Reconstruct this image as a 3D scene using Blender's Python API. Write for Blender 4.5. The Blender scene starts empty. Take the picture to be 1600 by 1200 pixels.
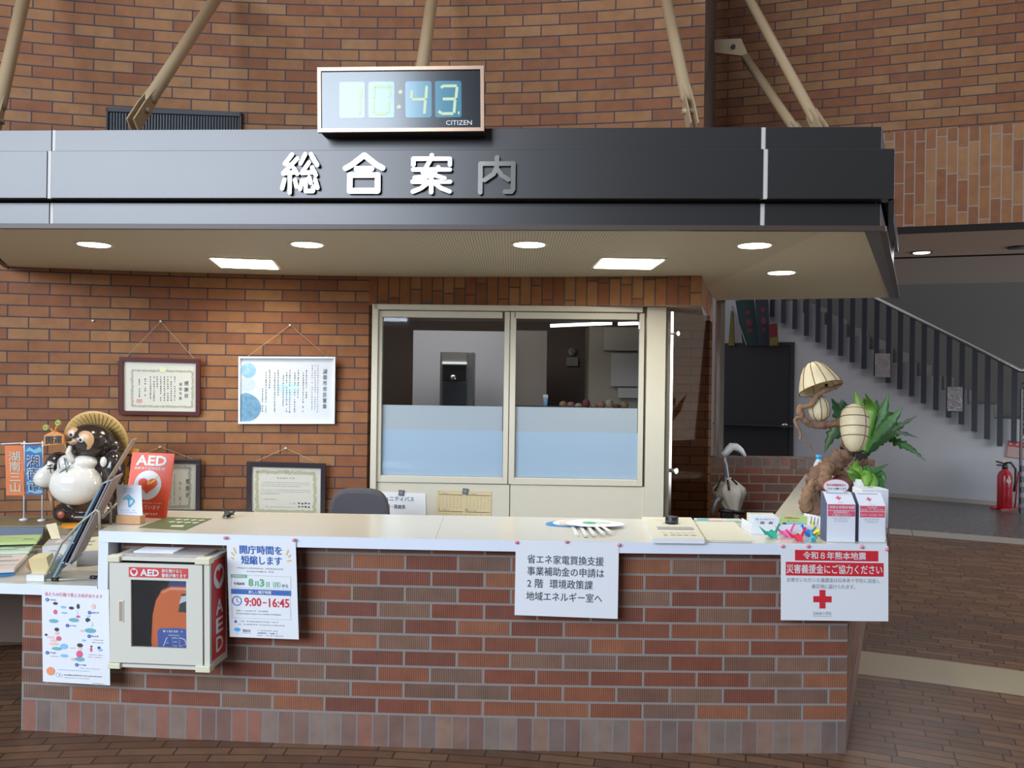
import bpy, bmesh, math, random
from mathutils import Vector, Matrix, noise
R = math.radians
S = bpy.context.scene
COL = S.collection

# ---------------------------------------------------------------- camera
FPX = 1294.0            # focal length in pixels of the 1600-wide frame
CAM_H = 1.47
ROLL = 0.0138
cd = bpy.data.cameras.new('camera')
cam = bpy.data.objects.new('camera', cd)
COL.objects.link(cam)
cam.location = (0, 0, CAM_H)
cam.rotation_euler = (Matrix.Rotation(R(90), 3, 'X') @ Matrix.Rotation(ROLL, 3, 'Z')).to_euler()
cd.sensor_fit = 'HORIZONTAL'
cd.sensor_width = 36.0
cd.lens = 36.0 * FPX / 1600.0
cd.clip_start = 0.05
cd.clip_end = 100
S.camera = cam

# ---------------------------------------------------------------- light
S.view_settings.view_transform = 'Standard'
S.view_settings.look = 'None'
S.view_settings.exposure = 0.0
S.view_settings.gamma = 1.0
S.view_settings.use_curve_mapping = False
W = bpy.data.worlds.new('sky')
S.world = W
W.use_nodes = True
W.node_tree.nodes['Background'].inputs[0].default_value = (0.86, 0.90, 1.0, 1)
W.node_tree.nodes['Background'].inputs[1].default_value = 0.52

def area(name, loc, aim, sx, sy, power, color=(1, 1, 1), shape='RECTANGLE', spread=180):
    l = bpy.data.lights.new(name, 'AREA')
    l.shape = shape
    l.size = sx
    l.size_y = sy
    l.energy = power
    l.color = color
    l.spread = R(spread)
    o = bpy.data.objects.new(name, l)
    COL.objects.link(o)
    o.location = loc
    d = Vector(aim) - Vector(loc)
    o.rotation_euler = d.to_track_quat('-Z', 'Y').to_euler()
    return o

# daylight through the tall lobby windows behind and to the left of the camera
for i in range(4):
    area('window_daylight', (-12.3 + 2.70 * i, -6.93, 4.90), (-9.2 + 2.2 * i, 0, 2.4), 2.45, 4.5, 575, (0.73, 0.85, 1.0))
# added fill light from the right, brightens the stair hall
area('stair_hall_fill', (10.4, 4.6, 1.7), (6.2, 10.5, 1.0), 2.6, 2.4, 330, (0.94, 0.96, 1.0))

# ---------------------------------------------------------------- helpers
CX, CY = -0.93, -3.33          # centre of the round lobby

def ray(px, py):
    u = (px - 800) / FPX
    v = (600 - py) / FPX
    return (u * math.cos(ROLL) - v * math.sin(ROLL), u * math.sin(ROLL) + v * math.cos(ROLL))

def at(px, py, Y):             # point seen at a pixel, at depth Y
    a, b = ray(px, py)
    return Vector((a * Y, Y, CAM_H + b * Y))

def on(px, py, z):             # point seen at a pixel, on the level z
    a, b = ray(px, py)
    return at(px, py, (z - CAM_H) / b)

class MB:
    def __init__(s):
        s.v = []; s.f = []; s.m = []; s.uv = []; s.sm = []
    def vert(s, p):
        s.v.append(tuple(p)); return len(s.v) - 1
    def face(s, idx, m=0, uv=None, sm=False):
        s.f.append(tuple(idx)); s.m.append(m); s.uv.append(uv); s.sm.append(sm)
    def quad(s, a, b, c, d, m=0, uv=None, sm=False):
        i = [s.vert(p) for p in (a, b, c, d)]
        s.face(i, m, uv, sm)
    def poly(s, pts, m=0, uv=None):
        s.face([s.vert(p) for p in pts], m, uv)
    def box(s, c, d, m=0, rot=None):
        c = Vector(c); hx, hy, hz = d[0] / 2, d[1] / 2, d[2] / 2
        P = []
        for z in (-hz, hz):
            for x, y in ((-hx, -hy), (hx, -hy), (hx, hy), (-hx, hy)):
                p = Vector((x, y, z))
                if rot: p = rot @ p
                P.append(c + p)
        return s.hexa(P, m)
    def box2(s, lo, hi, m=0):
        s.box([(lo[i] + hi[i]) / 2 for i in range(3)], [abs(hi[i] - lo[i]) for i in range(3)], m)
    def hexa(s, P, m=0):       # four bottom then four top points, both counter-clockwise from above
        i = [s.vert(p) for p in P]
        for q in ((3, 2, 1, 0), (4, 5, 6, 7), (0, 1, 5, 4), (1, 2, 6, 5), (2, 3, 7, 6), (3, 0, 4, 7)):
            a = [P[k] for k in q]
            e1 = (Vector(a[1]) - Vector(a[0])); 
            uv = []
            n = (Vector(a[1]) - Vector(a[0])).cross(Vector(a[2]) - Vector(a[0]))
            if n.length > 0: n.normalize()
            for p in a:
                p = Vector(p)
                if abs(n.z) > 0.7: uv.append((p.x, p.y))
                elif abs(n.x) > 0.7: uv.append((p.y, p.z))
                else: uv.append((p.x, p.z))
            s.face([i[k] for k in q], m, uv)
    def prism(s, pts, z0, z1, m=0, mt=None):   # plan polygon (ccw) between two heights
        n = len(pts)
        b = [s.vert((p[0], p[1], z0)) for p in pts]
        t = [s.vert((p[0], p[1], z1)) for p in pts]
        s.face(b[::-1], m, [(p[0], p[1]) for p in pts[::-1]])
        s.face(t, m if mt is None else mt, [(p[0], p[1]) for p in pts])
        L = 0
        for k in range(n):
            j = (k + 1) % n
            d = math.hypot(pts[j][0] - pts[k][0], pts[j][1] - pts[k][1])
            s.face((b[k], b[j], t[j], t[k]), m, [(L, z0), (L + d, z0), (L + d, z1), (L, z1)])
            L += d
    def slab(s, pts, n, t, m=0):              # any flat polygon of 3-D points pushed along n by t
        n = Vector(n).normalized() * t
        a = [s.vert(p) for p in pts]
        b = [s.vert(Vector(p) + n) for p in pts]
        k = len(pts)
        s.face(a[::-1], m); s.face(b, m)
        for i in range(k):
            j = (i + 1) % k
            s.face((a[i], a[j], b[j], b[i]), m)
    def tube(s, pts, r, m=0, seg=10, cap=True, sm=True):
        pts = [Vector(p) for p in pts]
        n = len(pts)
        rs = r if isinstance(r, (list, tuple)) else [r] * n
        rings = []
        up = None
        for i in range(n):
            if i == 0: t = pts[1] - pts[0]
            elif i == n - 1: t = pts[-1] - pts[-2]
            else: t = (pts[i + 1] - pts[i]).normalized() + (pts[i] - pts[i - 1]).normalized()
            if t.length < 1e-9: t = Vector((0, 0, 1))
            t.normalize()
            if up is None:
                up = t.orthogonal().normalized()
            else:
                up = up - t * up.dot(t)
                up = up.normalized() if up.length > 1e-6 else t.orthogonal().normalized()
            w = t.cross(up)
            rings.append([s.vert(pts[i] + (up * math.cos(2 * math.pi * k / seg) + w * math.sin(2 * math.pi * k / seg)) * rs[i]) for k in range(seg)])
        for i in range(n - 1):
            for k in range(seg):
                j = (k + 1) % seg
                s.face((rings[i][k], rings[i][j], rings[i + 1][j], rings[i + 1][k]), m, None, sm)
        if cap:
            s.face(rings[0][::-1], m); s.face(rings[-1], m)
    def lathe(s, prof, c=(0, 0, 0), seg=24, m=0, sm=True, M=None):   # (r, z) pairs, bottom first
        rings = []
        c = Vector(c)
        for r, z in prof:
            ring = []
            for k in range(seg):
                a = 2 * math.pi * k / seg
                p = Vector((max(r, 1e-4) * math.cos(a), max(r, 1e-4) * math.sin(a), z))
                if M: p = M @ p
                ring.append(s.vert(c + p))
            rings.append(ring)
        for i in range(len(prof) - 1):
            for k in range(seg):
                j = (k + 1) % seg
                s.face((rings[i][k], rings[i][j], rings[i + 1][j], rings[i + 1][k]), m, None, sm)
        s.face(rings[0][::-1], m); s.face(rings[-1], m)
    def ell(s, c, r, m=0, seg=20, rings=12, M=None, f=None, sm=True):
        c = Vector(c)
        rr = []
        for i in range(rings + 1):
            th = math.pi * i / rings
            row = []
            for k in range(seg):
                a = 2 * math.pi * k / seg
                p = Vector((math.sin(th) * math.cos(a), math.sin(th) * math.sin(a), -math.cos(th)))
                if i in (0, rings): p = Vector((1e-4 * math.cos(a), 1e-4 * math.sin(a), -math.cos(th)))
                if f: p = f(p)
                p = Vector((p.x * r[0], p.y * r[1], p.z * r[2]))
                if M: p = M @ p
                row.append(s.vert(c + p))
            rr.append(row)
        for i in range(rings):
            for k in range(seg):
                j = (k + 1) % seg
                s.face((rr[i][k], rr[i][j], rr[i + 1][j], rr[i + 1][k]), m, None, sm)
        s.face(rr[0][::-1], m, None, sm); s.face(rr[-1], m, None, sm)
    def grid(s, fn, nu, nv, m=0, uv=None, sm=True):
        I = [[s.vert(fn(i / nu, j / nv)) for i in range(nu + 1)] for j in range(nv + 1)]
        for j in range(nv):
            for i in range(nu):
                u = None
                if uv: u = [uv(i / nu, j / nv), uv((i + 1) / nu, j / nv), uv((i + 1) / nu, (j + 1) / nv), uv(i / nu, (j + 1) / nv)]
                s.face((I[j][i], I[j][i + 1], I[j + 1][i + 1], I[j + 1][i]), m, u, sm)
    def build(s, name, mats, parent=None, bevel=0, M=None, kind=None):
        if not isinstance(mats, (list, tuple)): mats = [mats]
        me = bpy.data.meshes.new(name)
        me.from_pydata(s.v, [], s.f)
        for m in mats: me.materials.append(m)
        for p, mi, sm in zip(me.polygons, s.m, s.sm):
            p.material_index = mi; p.use_smooth = sm
        if any(u is not None for u in s.uv):
            l = me.uv_layers.new(name='UVMap')
            k = 0
            for p, u in zip(me.polygons, s.uv):
                for q in range(p.loop_total):
                    if u is not None: l.data[p.loop_start + q].uv = u[q]
        me.update()
        bm = bmesh.new(); bm.from_mesh(me)
        bmesh.ops.remove_doubles(bm, verts=bm.verts, dist=1e-6)
        bmesh.ops.recalc_face_normals(bm, faces=bm.faces)
        if M is not None: bmesh.ops.transform(bm, matrix=M, verts=bm.verts)
        bm.to_mesh(me); bm.free()
        o = bpy.data.objects.new(name, me)
        COL.objects.link(o)
        if parent is not None:
            o.parent = parent
            pm = world_m(parent)
            if KEEP_WORLD[0]: o.matrix_parent_inverse = pm.inverted()
        if bevel:
            b = o.modifiers.new('bevel', 'BEVEL'); b.width = bevel; b.segments = 2; b.limit_method = 'ANGLE'; b.angle_limit = R(40)
        if kind: o['kind'] = kind
        return o

KEEP_WORLD = [True]     # meshes are written in world metres, parents keep them there

def world_m(o):
    m = Matrix.LocRotScale(o.location, o.rotation_euler, o.scale)
    return m if o.parent is None else world_m(o.parent) @ o.matrix_parent_inverse @ m

def thing(name, label, cat, loc=(0, 0, 0), group=None, rz=0):
    o = bpy.data.objects.new(name, None)
    COL.objects.link(o)
    o.empty_display_size = 0.05
    o.location = loc
    o.rotation_euler = (0, 0, rz)
    return tag(o, label, cat, group)

def tag(o, label, cat, group=None):
    o['label'] = label; o['category'] = cat
    if group: o['group'] = group
    return o

def kids(o): return [c for c in bpy.data.objects if c.parent == o]

def copy_tree(o, parent=None):
    c = o.copy(); COL.objects.link(c)
    if parent is not None: c.parent = parent
    for k in kids(o): copy_tree(k, c)
    return c

# ---------------------------------------------------------------- materials
def mat(name, color, rough=0.6, metal=0.0, spec=0.5, emit=None, estr=0, noise=0, nscale=20, bump=0, coat=0, sss=0, alpha=None, trans=0):
    m = bpy.data.materials.new(name)
    m.use_nodes = True
    nt = m.node_tree
    b = nt.nodes['Principled BSDF']
    b.inputs['Base Color'].default_value = (*color, 1)
    b.inputs['Roughness'].default_value = rough
    b.inputs['Metallic'].default_value = metal
    b.inputs['Specular IOR Level'].default_value = spec
    b.inputs['Coat Weight'].default_value = coat
    if trans: b.inputs['Transmission Weight'].default_value = trans
    if emit:
        b.inputs['Emission Color'].default_value = (*emit, 1)
        b.inputs['Emission Strength'].default_value = estr
    if noise or bump:
        tc = nt.nodes.new('ShaderNodeTexCoord')
        n = nt.nodes.new('ShaderNodeTexNoise')
        n.inputs['Scale'].default_value = nscale
        n.inputs['Detail'].default_value = 5
        nt.links.new(tc.outputs['Object'], n.inputs['Vector'])
        if noise:
            mx = nt.nodes.new('ShaderNodeMix'); mx.data_type = 'RGBA'
            mx.inputs[6].default_value = (*[c * (1 - noise) for c in color], 1)
            mx.inputs[7].default_value = (*[min(1, c * (1 + noise)) for c in color], 1)
            nt.links.new(n.outputs['Fac'], mx.inputs[0])
            nt.links.new(mx.outputs[2], b.inputs['Base Color'])
        if bump:
            bp = nt.nodes.new('ShaderNodeBump'); bp.inputs['Strength'].default_value = bump; bp.inputs['Distance'].default_value = 0.004
            nt.links.new(n.outputs['Fac'], bp.inputs['Height'])
            nt.links.new(bp.outputs[0], b.inputs['Normal'])
    return m

class NT:      # small wrapper for math chains
    def __init__(s, nt): s.nt = nt
    def val(s, x, sock):
        if isinstance(x, (int, float)): sock.default_value = x
        else: s.nt.links.new(x, sock)
    def op(s, o, a, b=0.0, c=0.0):
        n = s.nt.nodes.new('ShaderNodeMath'); n.operation = o
        s.val(a, n.inputs[0]); s.val(b, n.inputs[1]); s.val(c, n.inputs[2])
        return n.outputs[0]
    def mix(s, f, a, b):
        n = s.nt.nodes.new('ShaderNodeMix'); n.data_type = 'RGBA'
        s.val(f, n.inputs[0])
        for x, k in ((a, 6), (b, 7)):
            if isinstance(x, tuple): n.inputs[k].default_value = (*x, 1)
            else: s.nt.links.new(x, n.inputs[k])
        return n.outputs[2]
    def comb(s, x, y, z=0.0):
        n = s.nt.nodes.new('ShaderNodeCombineXYZ')
        for k, q in enumerate((x, y, z)): s.val(q, n.inputs[k])
        return n.outputs[0]

def ramp(nt, fac, cols):
    n = nt.nodes.new('ShaderNodeValToRGB'); n.color_ramp.interpolation = 'CONSTANT'
    e = n.color_ramp.elements
    while len(e) < len(cols): e.new(0.5)
    for i, c in enumerate(cols):
        e[i].position = i / len(cols); e[i].color = (*c, 1)
    nt.links.new(fac, n.inputs[0])
    return n.outputs[0]

def brick_mat(name, cols, mortar, bl=0.214, bh=0.0645, mt=0.009, soldier=False, ribs=0.0, stagger=False, rough=0.75, polar=False, bands=None):
    m = bpy.data.materials.new(name); m.use_nodes = True
    nt = m.node_tree; N = NT(nt); b = nt.nodes['Principled BSDF']
    tc = nt.nodes.new('ShaderNodeTexCoord')
    sp = nt.nodes.new('ShaderNodeSeparateXYZ')
    if polar:
        nt.links.new(tc.outputs['Object'], sp.inputs[0])
        x = N.op('SUBTRACT', sp.outputs[0], CX); y = N.op('SUBTRACT', sp.outputs[1], CY)
        v = N.op('SQRT', N.op('ADD', N.op('MULTIPLY', x, x), N.op('MULTIPLY', y, y)))
        th = N.op('ARCTAN2', x, y)
        row = N.op('FLOOR', N.op('DIVIDE', v, bh))
        u = N.op('MULTIPLY', th, N.op('MULTIPLY', row, bh))
    else:
        nt.links.new(tc.outputs['UV'], sp.inputs[0])
        u, v = sp.outputs[0], sp.outputs[1]
        if soldier: u, v = v, u
        row = N.op('FLOOR', N.op('DIVIDE', v, bh))
    if stagger:
        wn0 = nt.nodes.new('ShaderNodeTexWhiteNoise'); wn0.noise_dimensions = '1D'
        nt.links.new(row, wn0.inputs['W']); sh = wn0.outputs['Value']
    else:
        sh = N.op('MULTIPLY', N.op('FLOORED_MODULO', row, 2.0), 0.5)
    uu = N.op('ADD', N.op('DIVIDE', u, bl), sh)
    col = N.op('FLOOR', uu)
    fu = N.op('FRACT', uu); fv = N.op('FRACT', N.op('DIVIDE', v, bh))
    mk = N.op('MAXIMUM', N.op('LESS_THAN', fu, mt / bl), N.op('LESS_THAN', fv, mt / bh))
    wn = nt.nodes.new('ShaderNodeTexWhiteNoise'); wn.noise_dimensions = '2D'
    nt.links.new(N.comb(col, row), wn.inputs['Vector'])
    c = ramp(nt, wn.outputs['Value'], cols)
    nz = nt.nodes.new('ShaderNodeTexNoise'); nz.inputs['Scale'].default_value = 14; nz.inputs['Detail'].default_value = 6
    nt.links.new(tc.outputs['Object'], nz.inputs['Vector'])
    dk = nt.nodes.new('ShaderNodeMix'); dk.data_type = 'RGBA'; dk.blend_type = 'MULTIPLY'
    dk.inputs[0].default_value = 0.45
    nt.links.new(c, dk.inputs[6]); nt.links.new(nz.outputs['Fac'], dk.inputs[7])
    c = dk.outputs[2]
    h = N.op('SUBTRACT', 1.0, mk)
    if ribs:
        rb = N.op('FRACT', N.op('DIVIDE', u, 0.0075))
        rm = N.op('GREATER_THAN', rb, 0.62)
        dr = nt.nodes.new('ShaderNodeMix'); dr.data_type = 'RGBA'; dr.blend_type = 'MULTIPLY'
        nt.links.new(N.op('MULTIPLY', rm, ribs), dr.inputs[0])
        nt.links.new(c, dr.inputs[6]); dr.inputs[7].default_value = (0.30, 0.27, 0.27, 1)
        c = dr.outputs[2]
        h = N.op('SUBTRACT', h, N.op('MULTIPLY', rm, 0.25))
    c = N.mix(mk, c, mortar)
    rg = rough
    if bands:
        for r0, r1, bc, jl in bands:
            inb = N.op('MULTIPLY', N.op('GREATER_THAN', v, r0), N.op('LESS_THAN', v, r1))
            j = N.op('LESS_THAN', N.op('FRACT', N.op('DIVIDE', N.op('ADD', N.op('MULTIPLY', th, r0), 0.38), jl)), 0.006 / jl)
            c = N.mix(inb, c, N.mix(j, bc, (0.05, 0.045, 0.04)))
            h = N.op('MAXIMUM', h, inb)
        far = N.op('GREATER_THAN', v, bands[-1][1])
        vz = nt.nodes.new('ShaderNodeTexVoronoi'); vz.inputs['Scale'].default_value = 28
        nt.links.new(tc.outputs['Object'], vz.inputs['Vector'])
        stone = N.mix(vz.outputs['Distance'], (0.20, 0.17, 0.15), (0.05, 0.045, 0.042))
        c = N.mix(far, c, stone)
        rg = N.op('SUBTRACT', rough, N.op('MULTIPLY', far, 0.12))
    nt.links.new(c, b.inputs['Base Color'])
    N.val(rg, b.inputs['Roughness'])
    b.inputs['Specular IOR Level'].default_value = 0.35
    bp = nt.nodes.new('ShaderNodeBump'); bp.inputs['Strength'].default_value = 0.55; bp.inputs['Distance'].default_value = 0.004
    nt.links.new(h, bp.inputs['Height']); nt.links.new(bp.outputs[0], b.inputs['Normal'])
    return m

def glass_mat(name, tint=(0.90, 0.92, 0.93), refl=0.012, fres=0.5):
    m = bpy.data.materials.new(name); m.use_nodes = True
    nt = m.node_tree
    nt.nodes.remove(nt.nodes['Principled BSDF'])
    out = nt.nodes['Material Output']
    t = nt.nodes.new('ShaderNodeBsdfTransparent'); t.inputs[0].default_value = (*tint, 1)
    g = nt.nodes.new('ShaderNodeBsdfGlossy'); g.inputs['Roughness'].default_value = 0.02
    lw = nt.nodes.new('ShaderNodeLayerWeight'); lw.inputs[0].default_value = 0.25
    N = NT(nt)
    mx = nt.nodes.new('ShaderNodeMixShader')
    nt.links.new(N.op('ADD', N.op('MULTIPLY', lw.outputs['Fresnel'], fres), refl), mx.inputs[0])
    nt.links.new(t.outputs[0], mx.inputs[1]); nt.links.new(g.outputs[0], mx.inputs[2])
    nt.links.new(mx.outputs[0], out.inputs[0])
    return m

WALLC = [(0.341, 0.137, 0.056), (0.398, 0.182, 0.073), (0.313, 0.114, 0.047), (0.408, 0.197, 0.083), (0.36, 0.148, 0.059), (0.295, 0.114, 0.05), (0.37, 0.159, 0.062)]
CNTC = [(0.326, 0.105, 0.061), (0.266, 0.135, 0.089), (0.375, 0.135, 0.073), (0.291, 0.1, 0.065), (0.326, 0.18, 0.118), (0.339, 0.12, 0.069), (0.291, 0.165, 0.118), (0.423, 0.165, 0.086)]
PAVC = [(0.24, 0.124, 0.068), (0.206, 0.101, 0.057), (0.275, 0.148, 0.08), (0.183, 0.101, 0.063)]
PLNC = [(0.26, 0.15, 0.115), (0.22, 0.15, 0.13), (0.33, 0.145, 0.10), (0.25, 0.18, 0.145), (0.32, 0.19, 0.135), (0.23, 0.125, 0.10), (0.29, 0.20, 0.16)]
M = {}
M['brick'] = brick_mat('wall brick', WALLC, (0.050, 0.038, 0.045), ribs=0.30, mt=0.0072)
M['soldier'] = brick_mat('upright wall brick', WALLC, (0.085, 0.065, 0.06), soldier=True, stagger=True, bl=0.213, mt=0.0075)
M['soldier_light'] = brick_mat('upright wall brick with pale joints', WALLC, (0.30, 0.24, 0.20), soldier=True, stagger=True, bl=0.213, mt=0.0075)
M['cbrick'] = brick_mat('counter brick', CNTC, (0.245, 0.222, 0.205), ribs=0.85, mt=0.009)
M['cplinth'] = brick_mat('counter plinth brick', PLNC, (0.20, 0.19, 0.19), soldier=True, bl=0.30, mt=0.006)
M['floor'] = brick_mat('floor pavers', PAVC, (0.055, 0.035, 0.025), polar=True, bl=0.215, bh=0.0645, mt=0.007, rough=0.42, stagger=True,
                       bands=[(8.08, 8.49, (0.42, 0.34, 0.22), 1.05), (12.68, 13.05, (0.40, 0.36, 0.30), 1.1)])
M['bronze'] = mat('bronze anodised panel', (0.060, 0.056, 0.054), 0.34, 0.6, noise=0.05, nscale=3, coat=0.28)
M['bronze'].node_tree.nodes['Principled BSDF'].inputs['Coat Roughness'].default_value = 0.3
M['bronze_dark'] = mat('dark metal side panel', (0.12, 0.122, 0.14), 0.45, 0.3)
M['joint'] = mat('pale joint strip', (0.62, 0.58, 0.53), 0.5)
M['cream_steel'] = mat('cream painted steel', (0.60, 0.56, 0.45), 0.38, noise=0.03)
M['tan_steel'] = mat('tan painted steel', (0.40, 0.28, 0.155), 0.30, spec=0.6)
M['laminate'] = mat('pale laminate worktop', (0.66, 0.62, 0.52), 0.22, noise=0.03, nscale=6)
M['white_edge'] = mat('white laminate edge', (0.72, 0.76, 0.84), 0.4)
M['white'] = mat('white paint', (0.74, 0.74, 0.74), 0.5)
M['paper'] = mat('white paper', (0.76, 0.77, 0.79), 0.65)
M['black'] = mat('black plastic', (0.012, 0.012, 0.014), 0.4)
M['dark'] = mat('near black paint', (0.03, 0.03, 0.033), 0.6)  # plain near-black colour for frames, fittings and backing parts
M['steel'] = mat('brushed steel', (0.62, 0.60, 0.57), 0.28, 1.0)
M['sign_steel'] = mat('satin sign steel', (0.44, 0.41, 0.37), 0.20, 1.0)
M['chrome'] = mat('chrome', (0.8, 0.8, 0.8), 0.12, 1.0)
M['plaster'] = mat('grey white plaster wall', (0.50, 0.50, 0.52), 0.8, noise=0.05, nscale=5, bump=0.05)
M['dark_wall'] = mat('dark grey wall', (0.115, 0.11, 0.105), 0.85)
M['ceil'] = mat('brown grey ceiling board', (0.46, 0.38, 0.32), 0.8, noise=0.04)
M['glass'] = glass_mat('clear glass')
M['ink'] = mat('dark print', (0.05, 0.055, 0.08), 0.7)
M['grey_ink'] = mat('grey print', (0.32, 0.32, 0.35), 0.7)
M['red'] = mat('red print', (0.62, 0.02, 0.035), 0.55)
M['blue_ink'] = mat('blue print', (0.045, 0.13, 0.42), 0.6)
# ================================================================ setting
def struct(name, mb, mats, parent=None, bevel=0):
    o = mb.build(name, mats, parent, bevel)
    if parent is None: o['kind'] = 'structure'
    return o

def arc(Rd, a):          # point on a circle about the lobby centre, a measured from straight ahead
    return Vector((CX + Rd * math.sin(a), CY + Rd * math.cos(a), 0))

RW = 8.20
def ang(px, Rd=RW):      # angle of the wall point seen in column px at eye height
    k = ray(px, 600)[0]
    lo, hi = -1.0, 1.0
    for _ in range(50):
        mid = (lo + hi) / 2
        p = arc(Rd, mid)
        if p.x / p.y < k: lo = mid
        else: hi = mid
    return lo

# floor
mb = MB()
mb.quad((-15, -7, 0), (11, -7, 0), (11, 16, 0), (-15, 16, 0))
struct('floor', mb, M['floor'])

# curved brick wall behind the counter
A0 = -0.62; AW0 = ang(575); AS0 = AW0; AE = ang(1094)
ZL, ZS, ZT = 1.926, 2.145, 5.6
mb = MB()
def wall_patch(mb, a0, a1, z0, z1, m, Rd=RW):
    n = max(1, int(abs(a1 - a0) / 0.02))
    for i in range(n):
        p, q = a0 + (a1 - a0) * i / n, a0 + (a1 - a0) * (i + 1) / n
        P, Q = arc(Rd, p), arc(Rd, q)
        u0, u1 = p * Rd, q * Rd
        mb.quad((P.x, P.y, z0), (Q.x, Q.y, z0), (Q.x, Q.y, z1), (P.x, P.y, z1), m, [(u0, z0), (u1, z0), (u1, z1), (u0, z1)])
wall_patch(mb, A0, AS0, 0, ZT, 0)
wall_patch(mb, AS0, AE, ZL, ZS, 1)
wall_patch(mb, AS0, AE, ZS, ZT, 0)
wall_patch(mb, AE, A0, ZT, ZT, 0)
# underside of the lintel and the end return of the wall
PE = arc(RW, AE)
PR = Vector((1.44, 5.98, 0))
n = 14
for i in range(n):
    a, b = AW0 + (AE - AW0) * i / n, AW0 + (AE - AW0) * (i + 1) / n
    p, q = arc(RW, a), arc(RW, b)
    p2, q2 = arc(9.42, a), arc(9.42, b)
    mb.quad((p.x, p.y, ZL), (q.x, q.y, ZL), (q2.x, q2.y, ZL), (p2.x, p2.y, ZL), 2)
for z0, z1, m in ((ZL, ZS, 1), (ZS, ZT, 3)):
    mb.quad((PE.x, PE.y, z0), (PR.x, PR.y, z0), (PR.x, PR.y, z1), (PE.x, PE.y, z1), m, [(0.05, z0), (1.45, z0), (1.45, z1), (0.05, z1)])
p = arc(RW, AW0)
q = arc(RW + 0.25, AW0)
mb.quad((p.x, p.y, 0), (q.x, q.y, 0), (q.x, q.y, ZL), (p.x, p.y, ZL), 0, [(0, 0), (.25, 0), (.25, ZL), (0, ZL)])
M['return'] = mat('dark brown return wall', (0.10, 0.065, 0.045), 0.7, noise=0.1)  # dark brown colour for the end face of the wall
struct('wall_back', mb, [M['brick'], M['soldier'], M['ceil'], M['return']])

# recessed brick wall and the low brick wall to its right (same plane)
YR = 5.96
mb = MB()
x0, x1, x2, x3 = 1.13, at(1112, 600, YR).x, at(1119, 600, YR).x, 2.62
def front(mb, xa, xb, z0, z1, y, m):
    mb.quad((xa, y, z0), (xb, y, z0), (xb, y, z1), (xa, y, z1), m, [(xa, z0), (xb, z0), (xb, z1), (xa, z1)])
front(mb, x0, x1, 0, ZL + .02, YR, 0)
mb.quad((x1, YR, 0), (x2 + .02, YR + .22, 0), (x2 + .02, YR + .22, 2.6), (x1, YR, 2.6), 0, [(0, 0), (.22, 0), (.22, 2.6), (0, 2.6)])
struct('wall_recess', mb, [M['brick']])
mb = MB()
ZLOW = 0.960
front(mb, x1, x3, 0, ZLOW - .075, YR, 0)
front(mb, x1, x3, ZLOW - .075, ZLOW, YR, 1)
mb.quad((x1, YR, ZLOW), (x3, YR, ZLOW), (x3, YR + .21, ZLOW), (x1, YR + .21, ZLOW), 1, [(x1, .31), (x3, .31), (x3, .50), (x1, .50)])
mb.quad((x3, YR, 0), (x3, YR + .21, 0), (x3, YR + .21, ZLOW), (x3, YR, ZLOW), 0, [(0, 0), (.21, 0), (.21, ZLOW), (0, ZLOW)])
mb.quad((x3, YR + .21, 0), (x1, YR + .21, 0), (x1, YR + .21, ZLOW), (x3, YR + .21, ZLOW), 0, [(0, 0), (1.2, 0), (1.2, ZLOW), (0, ZLOW)])
struct('wall_low', mb, [M['cbrick'], M['cplinth']])
# aluminium jamb of the opening over the low wall
mb = MB()
p = at(1127, 600, YR + .05)
mb.box2((p.x - .016, p.y - .02, ZLOW), (p.x + .016, p.y + .03, 2.6))
mb.box2((p.x - .034, p.y + .02, ZLOW), (p.x - .018, p.y + .06, 2.6))
struct('trim_1', mb, M['steel'])

# outer brick wall over the stair hall (upper right)
def rw(x): return 6.48 - 0.33 * x
mb = MB()
ZB = 2.57; ZSO = 3.215
def wseg(xa, xb, z0, z1, m):
    L = math.hypot(1, .33)
    mb.quad((xa, rw(xa), z0), (xb, rw(xb), z0), (xb, rw(xb), z1), (xa, rw(xa), z1), m, [(xa * L, z0), (xb * L, z0), (xb * L, z1), (xa * L, z1)])
wseg(1.30, 6.5, ZB, ZSO, 1)
wseg(1.30, 6.5, ZSO, ZT, 0)
mb.quad((1.3, rw(1.3), ZB), (6.5, rw(6.5), ZB), (6.5, rw(6.5) + .3, ZB), (1.3, rw(1.3) + .3, ZB), 2)
struct('wall_outer', mb, [M['brick'], M['soldier_light'], M['dark']])

# stair hall ceiling: two boards with a dark shadow gap
mb = MB()
zc = ZB + .02
mb.quad((1.1, rw(1.1) + .05, zc), (7, rw(7) + .05, zc), (7, rw(7) + 1.62, zc), (1.1, rw(1.1) + 1.62, zc), 0)
mb.quad((1.1, rw(1.1) + 1.72, zc), (7, rw(7) + 1.72, zc), (7, rw(7) + 3.75, zc), (1.1, rw(1.1) + 3.75, zc), 1)
mb.quad((1.1, rw(1.1) + 1.62, zc + .12), (7, rw(7) + 1.62, zc + .12), (7, rw(7) + 1.72, zc + .12), (1.1, rw(1.1) + 1.72, zc + .12), 2)
for d in (1.62, 1.72, 3.75):
    mb.quad((1.1, rw(1.1) + d, zc), (7, rw(7) + d, zc), (7, rw(7) + d, zc + (.12 if d < 3 else 1.6)), (1.1, rw(1.1) + d, zc + (.12 if d < 3 else 1.6)), 2)
M['ceil2'] = mat('grey ceiling board', (0.40, 0.36, 0.32), 0.8)
struct('ceiling_hall', mb, [M['ceil'], M['ceil2'], M['dark']])

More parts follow.
